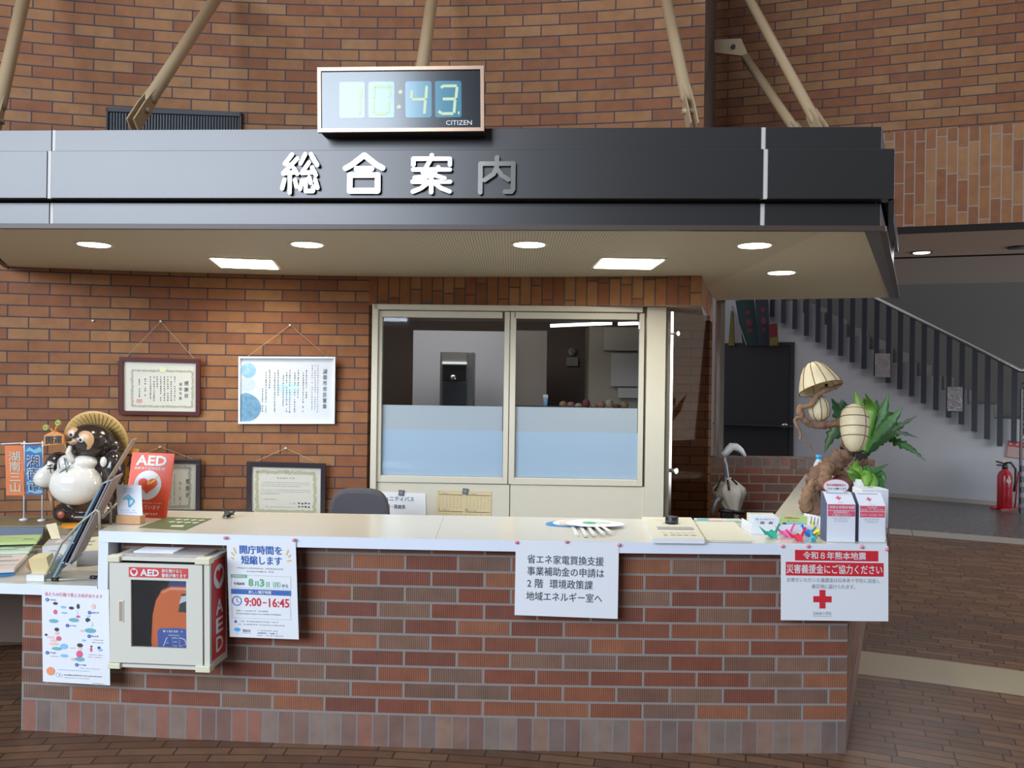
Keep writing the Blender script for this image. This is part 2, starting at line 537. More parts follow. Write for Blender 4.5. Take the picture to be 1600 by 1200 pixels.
# stair wall: a white wall cut to the line of the steps, and a dark wall behind the flight
SP = Vector((5.2, 11.3, 0)); SD = Vector((0.833, -0.553, 0)).normalized(); SN = Vector((-SD.y, SD.x, 0))
def stair(s, z, off=0.0): return SP + SD * s + SN * off + Vector((0, 0, z))
def s_of(px, off=0.0):
    k = ray(px, 600)[0]
    b = SP + SN * off
    return (k * b.y - b.x) / (SD.x - k * SD.y)
def sz(px, py, off=0.0):       # (distance along the flight, height) of a pixel on the stair plane
    s = s_of(px, off)
    for _ in range(4):
        p = SP + SD * s + SN * off
        z = CAM_H + ray(px, py)[1] * p.y
        k = ray(px, py)[0]
        b = SP + SN * off
        s = (k * b.y - b.x) / (SD.x - k * SD.y)
    p = SP + SD * s + SN * off
    return s, CAM_H + ray(px, py)[1] * p.y
# the step corners: run and rise taken between two clear corners
sA, zA = sz(1322.8, 526.5); sB, zB = sz(1511.5, 631)
run = (sB - sA) / 5; rise = (zA - zB) / 5
prof = []
for k in range(-14, 8):
    s = sA + run * k; z = zA - rise * k
    prof.append((s, z + rise)); prof.append((s, z))
s_end = sA + run * 8
prof = [q for q in prof if q[1] > 0.02]
mb = MB()
sL = prof[0][0]
for (s0, z0), (s1, z1) in zip(prof, prof[1:]):
    if s1 - s0 > 1e-4:
        P = [stair(s0, 0), stair(s1, 0), stair(s1, z1), stair(s0, z1)]
        mb.quad(*P)
        Q = [stair(s0, z1), stair(s1, z1), stair(s1, z1, 1.5), stair(s0, z1, 1.5)]
        mb.quad(*Q, 1)
    else:
        mb.quad(stair(s0, z1), stair(s0, z1, 1.5), stair(s0, z0, 1.5), stair(s0, z0), 1)
sR = prof[-1][0]
mb.quad(stair(sR, 0), stair(sR + 4, 0), stair(sR + 4, max(.55, prof[-1][1])), stair(sR, max(.55, prof[-1][1])))
struct('wall_stair', mb, [M['plaster'], M['dark_wall']])
mb = MB()
mb.quad(stair(-7, 0, 1.5), stair(6, 0, 1.5), stair(6, 7, 1.5), stair(-7, 7, 1.5))
struct('wall_rear', mb, M['dark_wall'])
mb = MB()
mb.box(stair((s_of(1395) + s_of(1560)) / 2, .03, -.008), (0.01, .016, .06), rot=None)
mb = MB()
a, b = stair(s_of(1240), 0, -.02), stair(s_of(1700), 0, -.02)
for q in (0,):
    mb.quad((a.x, a.y, 0), (b.x, b.y, 0), (b.x, b.y, .055), (a.x, a.y, .055))
    mb.quad((a.x, a.y, .055), (b.x, b.y, .055), stair(s_of(1700), .055), stair(s_of(1240), .055))
struct('baseboard_stair', mb, M['ceil2'])

# dark door under the stairs, with its round knob
sd0, sd1 = s_of(1129), s_of(1236)
zt = sz(1180, 541)[1]
dr = bpy.data.objects.new('door_1', None); COL.objects.link(dr); dr['kind'] = 'structure'; dr.location = stair((sd0 + sd1) / 2, 0)
mb = MB()
mb.slab([stair(sd0, 0, -.002), stair(sd1, 0, -.002), stair(sd1, zt, -.002), stair(sd0, zt, -.002)], -SN, .035)
M['door'] = mat('black painted door', (0.022, 0.022, 0.025), 0.45)
mb.build('door_leaf', M['door'], dr)
mb = MB()
for s0, s1, z0, z1 in ((sd1, sd1 + .05, 0, zt + .05), (sd0 - .05, sd0, 0, zt + .05), (sd0, sd1, zt, zt + .05)):
    mb.slab([stair(s0, z0, -.002), stair(s1, z0, -.002), stair(s1, z1, -.002), stair(s0, z1, -.002)], -SN, .045)
mb.build('door_frame', M['dark'], dr)
mb = MB()
s_, z_ = sz(1226, 665, -.06)
kp = stair(s_, z_, -.037)
q = SN.to_track_quat('Z', 'Y').to_matrix()
mb.lathe([(.040, 0), (.040, -.008), (.014, -.012), (.014, -.04), (.030, -.05), (.034, -.065), (.026, -.08), (.001, -.083)], kp, 20, 0, True, q)
mb.build('door_knob', M['chrome'], dr)

# lobby shell behind the camera: rear wall with tall windows at the left
mb = MB()
wx = [-13.65, -10.95, -8.25, -5.55, -2.85]
WZ0, WZ1, WZT = 2.62, 7.2, 7.6
mb.box2((-15, -7.3, 0), (wx[0], -7.0, WZT)); mb.box2((wx[4], -7.3, 0), (11, -7.0, WZT))
mb.box2((wx[0], -7.3, WZ1), (wx[4], -7.0, WZT)); mb.box2((wx[0], -7.3, 0), (wx[4], -7.0, WZ0))
struct('wall_entrance', mb, M['dark_wall'])
for i in range(4):
    mb = MB()
    for xx in (wx[i], wx[i + 1]):
        mb.box2((xx - .06, -7.1, WZ0), (xx + .06, -6.88, WZ1))
    mb.box2((wx[i], -7.1, 4.1), (wx[i + 1], -6.88, 4.18))
    struct('window_%d' % (i + 2), mb, M['dark'])

# interior partition: cream steel screen with two sashes (the office window)
WL = Vector((at(574.5, 600, 4.84).x, 4.84, 0)); WR = Vector((at(1034, 600, 4.78).x, 4.78, 0))
WD = (WR - WL).normalized(); WN = Vector((WD.y, -WD.x, 0))      # WN points to the viewer
def wp(px, py, off=0.0):      # pixel to a point on the screen plane
    a, b = ray(px, py)
    base = WL + WN * off
    t = (base.x * WD.y - base.y * WD.x) / (a * WD.y - 1.0 * WD.x)
    return Vector((a * t, t, CAM_H + b * t))
def wq(px, z, off=0.0):
    p = wp(px, 600, off)
    for _ in range(4):
        py = 600 + (600 - (600 + (z - CAM_H) / p.y * -FPX)) * -1
        p = wp(px, py, off)
    return Vector((p.x, p.y, z))
win = bpy.data.objects.new('window_1', None); COL.objects.link(win); win['kind'] = 'structure'; win.location = ((WL + WR) / 2)
def bar(mb, px0, px1, z0, z1, off0, off1, m=0):
    a, b = wq(px0, z0, off0), wq(px1, z0, off0)
    c, d = wq(px0, z0, off0) - WN * (off0 - off1), wq(px1, z0, off0) - WN * (off0 - off1)
    mb.hexa([a, b, d, c] + [Vector((p.x, p.y, z1)) for p in (a, b, d, c)], m)
Z0, ZT1, ZP = 0.0, ZL - .002, .885
mb = MB()
bar(mb, 574.5, 584, Z0, ZT1, .03, -.06); bar(mb, 1004.5, 1034, Z0, ZT1, .03, -.06)
bar(mb, 584, 1004.5, 1.892, ZT1, .03, -.06)
mb.build('window_frame', M['cream_steel'], win, .003)
for nm, a, b in (('l', 584.6, 793), ('r', 794.2, 1003.8)):
    sw = MB()
    g0, g1 = (594, 785) if nm == 'l' else (803, 996)
    bar(sw, a, g0, ZP + .004, 1.888, .012, -.03); bar(sw, g1, b, ZP + .004, 1.888, .012, -.03)
    bar(sw, g0, g1, ZP + .004, .927, .012, -.03); bar(sw, g0, g1, 1.850, 1.888, .012, -.03)
    so = sw.build('sash', M['cream_steel'], win, .003)
    gm = MB(); bar(gm, g0, g1, .927, 1.850, -.008, -.014); gm.build('glass_pane', M['glass'], so)
    fm = MB(); bar(fm, g0 + .5, g1 - .5, 1.195, 1.338, -.0145, -.0155); fo = fm.build('frosted_band', M.setdefault('frost_w', mat('pale frosted film', (0.62, 0.64, 0.66), 0.35)), so)
    fm = MB(); bar(fm, g0 + .5, g1 - .5, .928, 1.195, -.0145, -.0155); fo = fm.build('daylight_tinted_film', M.setdefault('frost_daylight', mat('frosted film with daylight blue', (0.58, 0.70, 0.82), 0.35)), so)  # bluish daylight on the lower film is put into its base colour
for a, b in ((584.6, 793), (794.2, 1003.8)):
    pm = MB(); bar(pm, a, b, .02, ZP, .006, -.02); pm.build('steel_panel', M['cream_steel'], win, .002)
lm = MB(); bar(lm, 997.5, 1001.5, 1.795, 1.838, .025, .012); lm.build('window_latch', M['white'], win, .002)

# the tinted glass door leaf beside the screen, in front of the recess
gd = bpy.data.objects.new('door_2', None); COL.objects.link(gd); gd['kind'] = 'structure'
a = wq(1035, 0, .0); a = Vector((a.x + .012, a.y, 0)); gd.location = a
e_ = at(1107, 600, 5.02); dd = Vector((e_.x - a.x, e_.y - a.y, 0)); DL = dd.length; dd.normalize(); dn = Vector((dd.y, -dd.x, 0))
def dbar(mb, s0, s1, z0, z1, t0, t1, m=0):
    P = [a + dd * s + dn * t for s, t in ((s0, t1), (s1, t1), (s1, t0), (s0, t0))]
    mb.hexa([Vector((p.x, p.y, z0)) for p in P] + [Vector((p.x, p.y, z1)) for p in P], m)
mb = MB()
dbar(mb, 0, .022, .02, 1.9, -.016, .016)
mb.build('door_frame', M['steel'], gd)
mb = MB(); dbar(mb, .022, DL, .02, 1.90, -.004, .004); mb.build('glass_pane', M.setdefault('tinted', glass_mat('tinted glass', (.58, .52, .46), .0, .012)), gd)
for zz, nm in ((.985, 'door_handle'), (1.772, 'door_catch')):
    mb = MB()
    p0 = a + dd * .012 + dn * .016; p0.z = zz
    mb.tube([p0, p0 + dn * .03, p0 + dn * .045], [.012, .012, .017] if nm == 'door_handle' else [.006, .006, .013], 0, 12)
    mb.build(nm, M['steel'], gd)

# the office behind the glass
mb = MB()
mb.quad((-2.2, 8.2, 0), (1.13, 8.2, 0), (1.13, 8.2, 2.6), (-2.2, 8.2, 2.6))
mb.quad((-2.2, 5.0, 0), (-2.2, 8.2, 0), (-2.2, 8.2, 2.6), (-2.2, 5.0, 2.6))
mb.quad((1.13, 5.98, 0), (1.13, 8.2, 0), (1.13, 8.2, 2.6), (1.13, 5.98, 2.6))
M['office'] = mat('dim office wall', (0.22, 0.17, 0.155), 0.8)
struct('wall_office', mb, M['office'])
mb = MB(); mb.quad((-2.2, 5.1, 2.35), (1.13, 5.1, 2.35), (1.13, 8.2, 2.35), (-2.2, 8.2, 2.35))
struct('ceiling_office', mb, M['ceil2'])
# ================================================================ flat printed things
_TX = {}
def glyphs(s, bold=0.0, vertical=False, space=1.0):
    k = (s, bold, vertical, space)
    if k in _TX: return _TX[k]
    c = bpy.data.curves.new('t', 'FONT')
    c.body = '\n'.join(s) if vertical else s
    c.size = 1; c.offset = bold; c.resolution_u = 2; c.space_line = space
    if vertical: c.align_x = 'CENTER'
    o = bpy.data.objects.new('t', c); COL.objects.link(o)
    dg = bpy.context.evaluated_depsgraph_get()
    me = bpy.data.meshes.new_from_object(o.evaluated_get(dg))
    V = [(v.co.x, v.co.y) for v in me.vertices]; F = [tuple(p.vertices) for p in me.polygons]
    bpy.data.objects.remove(o); bpy.data.curves.remove(c); bpy.data.meshes.remove(me)
    xs = [v[0] for v in V]; ys = [v[1] for v in V]
    r = (V, F, min(xs), max(xs), min(ys), max(ys))
    _TX[k] = r
    return r

class Sheet:      # a flat face with prints on it; positions run 0..1 across and 0..1 down
    def __init__(s, tl, tr, bl, parent):
        s.o = Vector(tl); s.ex = Vector(tr) - s.o; s.ey = Vector(bl) - s.o
        s.n = s.ey.cross(s.ex).normalized(); s.parent = parent; s.L = {}; s.z = 0.0012
        s.w = s.ex.length; s.h = s.ey.length
    def p(s, x, y, z=0.0): return s.o + s.ex * x + s.ey * y + s.n * z
    def mb(s, name, m):
        k = (name, m)
        if k not in s.L: s.L[k] = MB()
        return s.L[k]
    def body(s, name, m, t=0.0008, x0=0, y0=0, x1=1, y1=1):
        b = MB(); b.slab([s.p(x0, y0, -t), s.p(x1, y0, -t), s.p(x1, y1, -t), s.p(x0, y1, -t)], s.n, t)
        return b.build(name, m, s.parent)
    def rect(s, x0, y0, x1, y1, m, name='print', z=None):
        z = s.z if z is None else z
        s.mb(name, m).quad(s.p(x0, y1, z), s.p(x1, y1, z), s.p(x1, y0, z), s.p(x0, y0, z))
    def frame(s, x0, y0, x1, y1, t, m, name='print', z=None):
        a = s.w / s.h
        s.rect(x0, y0, x1, y0 + t * a, m, name, z); s.rect(x0, y1 - t * a, x1, y1, m, name, z)
        s.rect(x0, y0, x0 + t, y1, m, name, z); s.rect(x1 - t, y0, x1, y1, m, name, z)
    def poly(s, pts, m, name='print', z=None):
        z = s.z if z is None else z
        s.mb(name, m).poly([s.p(x, y, z) for x, y in pts])
    def disc(s, x, y, r, m, name='print', z=None, ry=None, n=24):
        ry = r * s.w / s.h if ry is None else ry
        s.poly([(x + r * math.cos(2 * math.pi * k / n), y - ry * math.sin(2 * math.pi * k / n)) for k in range(n)], m, name, z)
    def ring(s, x, y, r, t, m, name='print', z=None, n=28):
        z = s.z if z is None else z
        k_ = s.w / s.h; b = s.mb(name, m)
        for k in range(n):
            a, c = 2 * math.pi * k / n, 2 * math.pi * (k + 1) / n
            b.quad(*[s.p(x + q * math.cos(t_), y - q * k_ * math.sin(t_), z) for q, t_ in ((r - t, a), (r, a), (r, c), (r - t, c))])
    def line(s, pts, t, m, name='print', z=None):   # t: width as a share of the sheet's width
        z = s.z if z is None else z
        P = [s.p(x, y, z) for x, y in pts]
        b = s.mb(name, m)
        for a, c in zip(P, P[1:]):
            d = (c - a).normalized(); w = d.cross(s.n) * (t * s.w / 2)
            b.quad(a + w, c + w, c - w, a - w)
    def text(s, t, x0, y0, x1, y1, m, name='lettering', bold=0.0, vertical=False, z=None, space=1.0, slant=0.0):
        cjk = any(ord(q) > 0x2E80 for q in t)      # dense characters are thickened by overlaid shifts
        V, F, a, b, c, d = glyphs(t, 0.0 if cjk else bold, vertical, space)
        z = s.z if z is None else z
        B = s.mb(name, m)
        for si, (sx, sy) in enumerate(((-1, 0), (1, 0), (0, .8), (0, -.8)) if cjk and bold > .003 else ((0, 0),)):
            i0 = len(B.v)
            for x, y in V:
                fx = (x + sx * bold * 1.3 - a) / (b - a); fy = (d - y - sy * bold * 1.3) / (d - c)
                B.v.append(tuple(s.p(x0 + (x1 - x0) * fx + slant * (1 - fy), y0 + (y1 - y0) * fy, z + .00012 * si)))
            for f in F:
                B.face([i0 + k for k in f])
    def marks(s, x0, y0, x1, y1, m, name='small_print', pitch=None, vertical=False, seed=0, z=None, fill=0.72):
        # a line of print too small to read in the photo: one dab per character
        rnd = random.Random(seed + int(x0 * 997) + int(y0 * 7919))
        if not vertical:
            pitch = pitch or (y1 - y0) * s.h / s.w * 1.05
            x = x0
            while x + pitch * .6 < x1:
                w = pitch * fill * rnd.uniform(.55, 1.0)
                if rnd.random() > .07: s.rect(x, y0 + (y1 - y0) * rnd.uniform(0, .3), x + w, y1 - (y1 - y0) * rnd.uniform(0, .3), m, name, z)
                x += pitch
        else:
            pitch = pitch or (x1 - x0) * s.w / s.h * 1.05
            y = y0
            while y + pitch * .6 < y1:
                h = pitch * fill * rnd.uniform(.55, 1.0)
                if rnd.random() > .07: s.rect(x0 + (x1 - x0) * rnd.uniform(0, .3), y, x1 - (x1 - x0) * rnd.uniform(0, .3), y + h, m, name, z)
                y += pitch
    def done(s):
        for (name, m), b in s.L.items():
            b.build(name, m, s.parent)

# ================================================================ counter
ZC = 0.856; TC = 0.044
q0, q1, q2 = on(154, 829.5, ZC), on(760, 843.6, ZC), on(1386, 850.4, ZC)
def lag(x):
    r = 0
    for a, b, c in ((q0, q1, q2), (q1, q0, q2), (q2, q0, q1)):
        r += a.y * (x - b.x) * (x - c.x) / ((a.x - b.x) * (a.x - c.x))
    return r
XL, XR = q0.x, q2.x
def fy(x): return lag(x)                       # front edge of the worktop
def fpt(px, py, d=0.0):                        # pixel to a point just in front of the worktop edge
    Y = 3.27
    for _ in range(6): Y = fy(max(-2.1, min(1.6, at(px, py, Y).x))) - d
    return at(px, py, Y)
NSEG = 24
front_pts = [(XL + (XR - XL) * i / NSEG, fy(XL + (XR - XL) * i / NSEG)) for i in range(NSEG + 1)]
AD = Vector((0.433, 1.0, 0))                   # run of the right-hand arm
def armx(x, y, Y): return x + AD.x * (Y - y)
ctr = thing('reception_counter', 'long brick reception counter with pale laminate top and white edge, wrapping round to the right', 'counter', (0, 3.5, 0))
mb = MB()
YB = 5.93
plan = front_pts + [(armx(XR, q2.y, YB), YB), (armx(1.29, 4.03, YB), YB), (armx(1.29, 4.03, 3.80), 3.80), (XL - .06, 3.88)]
mb.prism(plan, ZC - TC, ZC, 0, 1)
mb.build('worktop', [M['white_edge'], M['laminate']], ctr)
# brick body: front curve, then the right side
OFF = 0.085
bx0, bx1 = at(33.5, 1000, 3.445).x, at(1325, 1000, 3.33).x
bp = [(bx0 + (bx1 - bx0) * i / NSEG, fy(bx0 + (bx1 - bx0) * i / NSEG) + OFF - .022 * (i / NSEG)) for i in range(NSEG + 1)]
bp.append((bx1 + .47 * (YB - bp[-1][1]), YB))
ZPL = 0.128
mb = MB()
L = 0
def bodyseg(mb, a, b, L, z0, z1, m, T=.12):
    d = math.hypot(b[0] - a[0], b[1] - a[1])
    mb.quad((a[0], a[1], z0), (b[0], b[1], z0), (b[0], b[1], z1), (a[0], a[1], z1), m, [(L, z0 - ZPL), (L + d, z0 - ZPL), (L + d, z1 - ZPL), (L, z1 - ZPL)])
    return d
zt_of = lambda x: (ZC - TC) if x > XL + .04 else .590
for a, b in zip(bp, bp[1:]):
    z1 = zt_of((a[0] + b[0]) / 2)
    d = bodyseg(mb, a, b, L, ZPL, z1, 0)
    bodyseg(mb, a, b, L, 0, ZPL, 1)
    L += d
# left end and inner faces
a = bp[0]
mb.quad((a[0] + .02, a[1] + .16, 0), (a[0], a[1], 0), (a[0], a[1], .59), (a[0] + .02, a[1] + .16, .59), 0, [(0, 0), (.16, 0), (.16, .59), (0, .59)])
inner = [(x, y + .14) for x, y in bp[:-2]] + [(bp[-2][0] - .12, bp[-2][1] + .16), (bp[-1][0] - .15, YB)]
for p, q in zip(inner, inner[1:]):
    z1 = zt_of((p[0] + q[0]) / 2)
    mb.quad((q[0], q[1], 0), (p[0], p[1], 0), (p[0], p[1], z1), (q[0], q[1], z1), 0, [(0, 0), (.14, 0), (.14, z1), (0, z1)])
mb.build('brick_body', [M['cbrick'], M['cplinth']], ctr)
mb = MB()
e = [at(153, 870, q0.y), at(169, 870, q0.y + .003)]
mb.box2((e[0].x, q0.y + .002, .592), (e[1].x, 3.86, ZC - TC))
mb.build('end_panel', M['white_edge'], ctr)
mb = MB()
p, q = on(694, 806, ZC), on(680, 842, ZC)
d = (q - p).normalized().cross(Vector((0, 0, 1))) * .0008
mb.quad(p - d + Vector((0, 0, .0006)), p + d + Vector((0, 0, .0006)), q + d + Vector((0, 0, .0006)), q - d + Vector((0, 0, .0006)))
mb.build('seam', M.setdefault('seam', mat('worktop seam', (.45, .42, .35), .5)), ctr)

ZD = 0.634
low = thing('side_counter', 'lower side counter with white edge at the left, covered in leaflets', 'counter', (-2.5, 3.8, 0))
mb = MB()
lp = [(-3.6, 3.40), (on(0, 911, ZD).x, on(0, 911, ZD).y), (e[0].x - .001, fy(e[1].x) + .002), (e[0].x - .13, 4.62), (-3.6, 4.40)]
mb.prism(lp, ZD - .043, ZD, 0, 1)
mb.build('worktop', [M['white_edge'], M['laminate']], low)
mb = MB(); mb.box2((-3.55, 4.22, .12), (-2.06, 4.25, ZD - .043)); mb.build('back_panel', M['return'], low)
for x in (-3.5, -2.12):
    mb = MB(); mb.box2((x, 4.25, 0), (x + .04, 4.30, ZD - .043)); mb.build('leg', M['dark'], low)
# raised board at the back that the statue and the flags stand on
ZRI = 0.732
rs = thing('display_riser', 'low olive brown riser box under the raccoon dog statue and the small flags', 'riser', (-2.5, 4.3, ZD))
mb = MB(); mb.prism([(-3.5, 4.00), (-1.90, 4.17), (-1.97, 4.46), (-3.5, 4.34)], ZD + .001, ZRI)
mb.build('riser_board', M.setdefault('riser', mat('olive brown board', (.27, .22, .12), .45, noise=.12, nscale=10)), rs)

# ================================================================ canopy
ZSF = 2.09
FL, FR = Vector((-2.27, 3.44, 0)), Vector((1.437, 3.224, 0))
FD = (FR - FL).normalized(); FN = Vector((FD.y, -FD.x, 0))
can = thing('canopy', 'wide dark bronze canopy with a cream underside over the reception counter', 'canopy', (0, 3.6, ZSF))
def fpx(px, off=0.0):       # point on the fascia line (offset off towards the viewer) seen in column px
    k = ray(px, 330)[0]
    b = FL + FN * off
    t = (k * b.y - b.x) / (FD.x - k * FD.y)
    return b + FD * t
BR = Vector((2.60, 5.60, 0))
BRI = Vector((1.45, 5.94, 0))
# underside: front line to the wall arc
arcpts = [arc(RW - .012, AE - .002 + (-.232 - AE) * i / 16) for i in range(17)]
sof = [FL + Vector((.02, .02, 0)), FR + Vector((-.035, .02, 0)), BR, BRI] + arcpts
def tri_fan_strip(mb, z, m):
    # strips from the front line to the wall line, so the long concave outline stays clean
    A = [FL.lerp(FR - Vector((.062, 0, 0)), i / 16) + Vector((0, .018, 0)) for i in range(17)]
    B = arcpts[::-1]
    for i in range(16):
        P = [A[i], A[i + 1], B[i + 1], B[i]]
        mb.quad(*[Vector((p.x, p.y, z)) for p in P], m, [(p.x, p.y) for p in P])
    P = [A[16], Vector((BR.x - .05, BR.y, 0)), BRI, B[16]]
    mb.quad(*[Vector((p.x, p.y, z)) for p in P], m, [(p.x, p.y) for p in P])
M['soffit'] = mat('cream slatted soffit', (0.62, 0.57, 0.43), 0.6)
nt = M['soffit'].node_tree; N = NT(nt); b_ = nt.nodes['Principled BSDF']
tc = nt.nodes.new('ShaderNodeTexCoord'); sp_ = nt.nodes.new('ShaderNodeSeparateXYZ'); nt.links.new(tc.outputs['UV'], sp_.inputs[0])
fr = N.op('FRACT', N.op('DIVIDE', sp_.outputs[0], 0.0125))
edge = N.op('LESS_THAN', sp_.outputs[0], 1.22)
nt.links.new(N.mix(N.op('MULTIPLY', N.op('GREATER_THAN', fr, .72), N.op('MULTIPLY', edge, .75)), (0.62, 0.57, 0.43), (.26, .23, .16)), b_.inputs['Base Color'])
mb = MB(); tri_fan_strip(mb, ZSF, 0)
so = mb.build('soffit', M['soffit'], can)
mb = MB(); tri_fan_strip(mb, 2.47, 0)
mb.build('roof_deck', M['dark'], can)
mb = MB()      # closed core behind the stepped panels
core = [fpx(-92, -.022), FR + Vector((-.022, .022, 0)), BR + Vector((-.03, 0, 0))]
for p, q in zip(core, core[1:]):
    mb.slab([Vector((p.x, p.y, ZSF + .004)), Vector((q.x, q.y, ZSF + .004)), Vector((q.x, q.y, 2.485)), Vector((p.x, p.y, 2.485))], Vector((-.3, 1, 0)) if p is core[0] else Vector((-1, .4, 0)), .012)
p, q = fpx(-92, -.022), arc(RW - .01, -.232)
mb.slab([Vector((p.x, p.y, ZSF + .004)), Vector((q.x, q.y, ZSF + .004)), Vector((q.x, q.y, 2.485)), Vector((p.x, p.y, 2.485))], Vector((1, .3, 0)), .012)
mb.build('core', M['dark'], can)
tiers = ((2.103, 2.192, 0.0, 80, 1376), (2.200, 2.392, .05, 75.5, 1397), (2.398, 2.492, 0.0, 82, 1376))
jp = 1191
for z0, z1, off, pj, pe in tiers:
    a = fpx(-95, off); pL = fpx(pj, off); pM = fpx(jp + (off > 0) * 4, off); pR = fpx(pe, off)
    g = .008
    for p, q in ((a, pL - FD * g), (pL + FD * g, pM - FD * g), (pM + FD * g, pR)):
        mb = MB(); mb.slab([Vector((p.x, p.y, z0)), Vector((q.x, q.y, z0)), Vector((q.x, q.y, z1)), Vector((p.x, p.y, z1))], -FN, .02 + off)
        mb.build('fascia_panel', M['bronze'], can, .0015)
    for p in (pL, pM):
        mb = MB()
        u, v = p - FD * g - FN * .004, p + FD * g - FN * .004
        mb.slab([Vector((u.x, u.y, z0)), Vector((v.x, v.y, z0)), Vector((v.x, v.y, z1)), Vector((u.x, u.y, z1))], -FN, .012)
        mb.build('joint_strip', M['joint'], can)
    # right return
    e1 = pR; e2 = Vector((2.20, 4.82, 0)) if off else BR
    mb = MB(); mb.slab([Vector((e1.x, e1.y, z0)), Vector((e2.x, e2.y, z0)), Vector((e2.x, e2.y, z1)), Vector((e1.x, e1.y, z1))], Vector((-.9, .43, 0)), .02)
    mb.build('side_panel', M['bronze_dark'], can)
    # left return
    l1 = a; l2 = arc(RW - .01, -.232) + Vector((-.03, 0, 0))
    mb = MB(); mb.slab([Vector((l1.x, l1.y, z0)), Vector((l2.x, l2.y, z0)), Vector((l2.x, l2.y, z1)), Vector((l1.x, l1.y, z1))], Vector((.9, .3, 0)), .02)
    mb.build('side_panel', M['bronze'], can)
# thin dark edge trims round the underside
mb = MB()
for p, q in ((FL + Vector((-.04, 0, 0)), FR), (FR, BR), (FL + Vector((-.04, 0, 0)), arc(RW - .01, -.232) + Vector((-.03, 0, 0)))):
    d = (q - p).normalized(); w = Vector((-d.y, d.x, 0)) * .012
    mb.slab([Vector((p.x, p.y, ZSF - .006)) + w, Vector((q.x, q.y, ZSF - .006)) + w, Vector((q.x, q.y, ZSF - .006)) - w, Vector((p.x, p.y, ZSF - .006)) - w], Vector((0, 0, 1)), .02)
mb.build('edge_trim', M.setdefault('brown_trim', mat('dark brown trim', (.07, .045, .035), .45)), can)

mb = MB()
P_ = [FR - Vector((.066, -.018, 0)), FR, BR, BR - Vector((.054, 0, 0))]
mb.slab([Vector((p.x, p.y, ZSF - .004)) for p in P_], Vector((0, 0, 1)), .014)
mb.build('side_trim', M['bronze_dark'], can)

# recessed lights in the underside
LAMP = mat('lit lamp lens', (1, 1, 1), .5, emit=(1.0, .95, .80), estr=9.0)
RIM = mat('cream lamp rim', (.70, .66, .54), .4)
names = ['round downlight at the left end of the canopy underside', 'round downlight under the canopy, above the white poster', 'round downlight under the middle of the canopy, over the paper fans',
         'round downlight under the canopy, near its right joint strip', 'round downlight set farthest back at the right end of the canopy']
for (px, py), nm in zip(((147, 382), (480, 382), (827, 382), (1179, 383.5), (1221, 426)), names):
    c = on(px, py, ZSF)
    t = thing('downlight', nm, 'ceiling light', (c.x, c.y, ZSF), 'round canopy downlights')
    mb = MB(); mb.lathe([(.070, -.0015), (.082, -.0035), (.086, -.0005)], c, 32)
    mb.build('rim', RIM, t)
    mb = MB(); mb.lathe([(.001, -.004), (.068, -.004), (.070, -.001)], c, 32)
    mb.build('lens', LAMP, t)
    area('downlight_glow', (c.x, c.y, ZSF - .012), (c.x, c.y, 0), .13, .13, 2.6, (1, .945, .82), 'DISK', 150)
for (px, py), rz, nm in (((384, 411), -10, 'square recessed light panel under the canopy at the left'), ((981, 411), -2, 'square recessed light panel under the canopy over the right window sash')):
    c = on(px, py, ZSF)
    t = thing('light_panel', nm, 'ceiling light', (c.x, c.y, ZSF), 'square canopy light panels')
    rm = Matrix.Rotation(R(-rz), 3, 'Z')
    mb = MB(); mb.box(c + Vector((0, 0, -.002)), (.33, .35, .005), 0, rm); mb.build('rim', RIM, t)
    mb = MB(); mb.box(c + Vector((0, 0, -.006)), (.30, .32, .004), 0, rm); mb.build('lens', LAMP, t)
    area('panel_glow', (c.x, c.y, ZSF - .02), (c.x, c.y, 0), .28, .28, 5.0, (1, .95, .83), spread=150)

# tie rods from the canopy to the walls
def rod(label, pa, pb, r, ext=0.0, plate=None, top=None):
    d = (pb - pa).normalized()
    pb = pb + d * ext
    t = thing('tie_rod', label, 'rod', pa, 'tan steel tie rods above the canopy')
    mb = MB()
    mb.tube([pa + d * .10, pa + d * .13, pb], [r * .55, r, r], 0, 18)
    mb.build('tube', M['tan_steel'], t)
    side = d.cross(Vector((0, 0, 1))).normalized()
    up = side.cross(d).normalized()
    mb = MB()
    for s in (-1, 1):
        o = pa + side * (s * .012)
        P = [o - up * .032 - d * .10, o + up * .032 - d * .10, o + up * .034 + d * .05, o + up * .024 + d * .20, o - up * .024 + d * .20, o - up * .034 + d * .05]
        mb.slab(P, side * s, .007)
    br = mb.build('bracket', M['tan_steel'], t)
    mb = MB(); mb.tube([pa + d * .03 - side * .034, pa + d * .03 + side * .034], .013, 0, 8); mb.build('bolt', M['tan_steel'], br)
    if top:
        mb = MB()
        mb.slab(top, Vector((0, .0, 1)), .012); mb.build('wall_bracket', M['tan_steel'], t)
    return t
rod('tan steel tie rod at the far left edge above the canopy', at(-8, 196, 3.78), at(38, -8, 4.3), .031, .35)
rod('tan steel tie rod with a wide bracket in front of the louvred vent', at(219, 178, 3.75), at(341, -8, 4.62), .031, .1)
rod('tan steel tie rod rising behind the digital clock', at(652, 160, 3.72), at(676, -8, 4.35), .031, .45)
rod('tan steel tie rod in front of the right end of the curved wall', at(1079, 180, 3.66), at(1039, -8, 4.3), .029, .3)
rod('long tan steel tie rod slanting across the right brick wall, the nearer of two', at(1287, 212, 3.85), at(1165, -12, 4.85), .026, .6)
a6, b6 = at(1256, 222, 4.35), at(1166, 92, 5.25)
rod('shorter tan steel tie rod at right ending on a bracket in the dark corner', a6, b6, .026, .02)
t = thing('rod_bracket', 'tan steel plate bracket on the dark wall return holding the shorter rod', 'bracket', at(1140, 84, 5.28))
mb = MB()
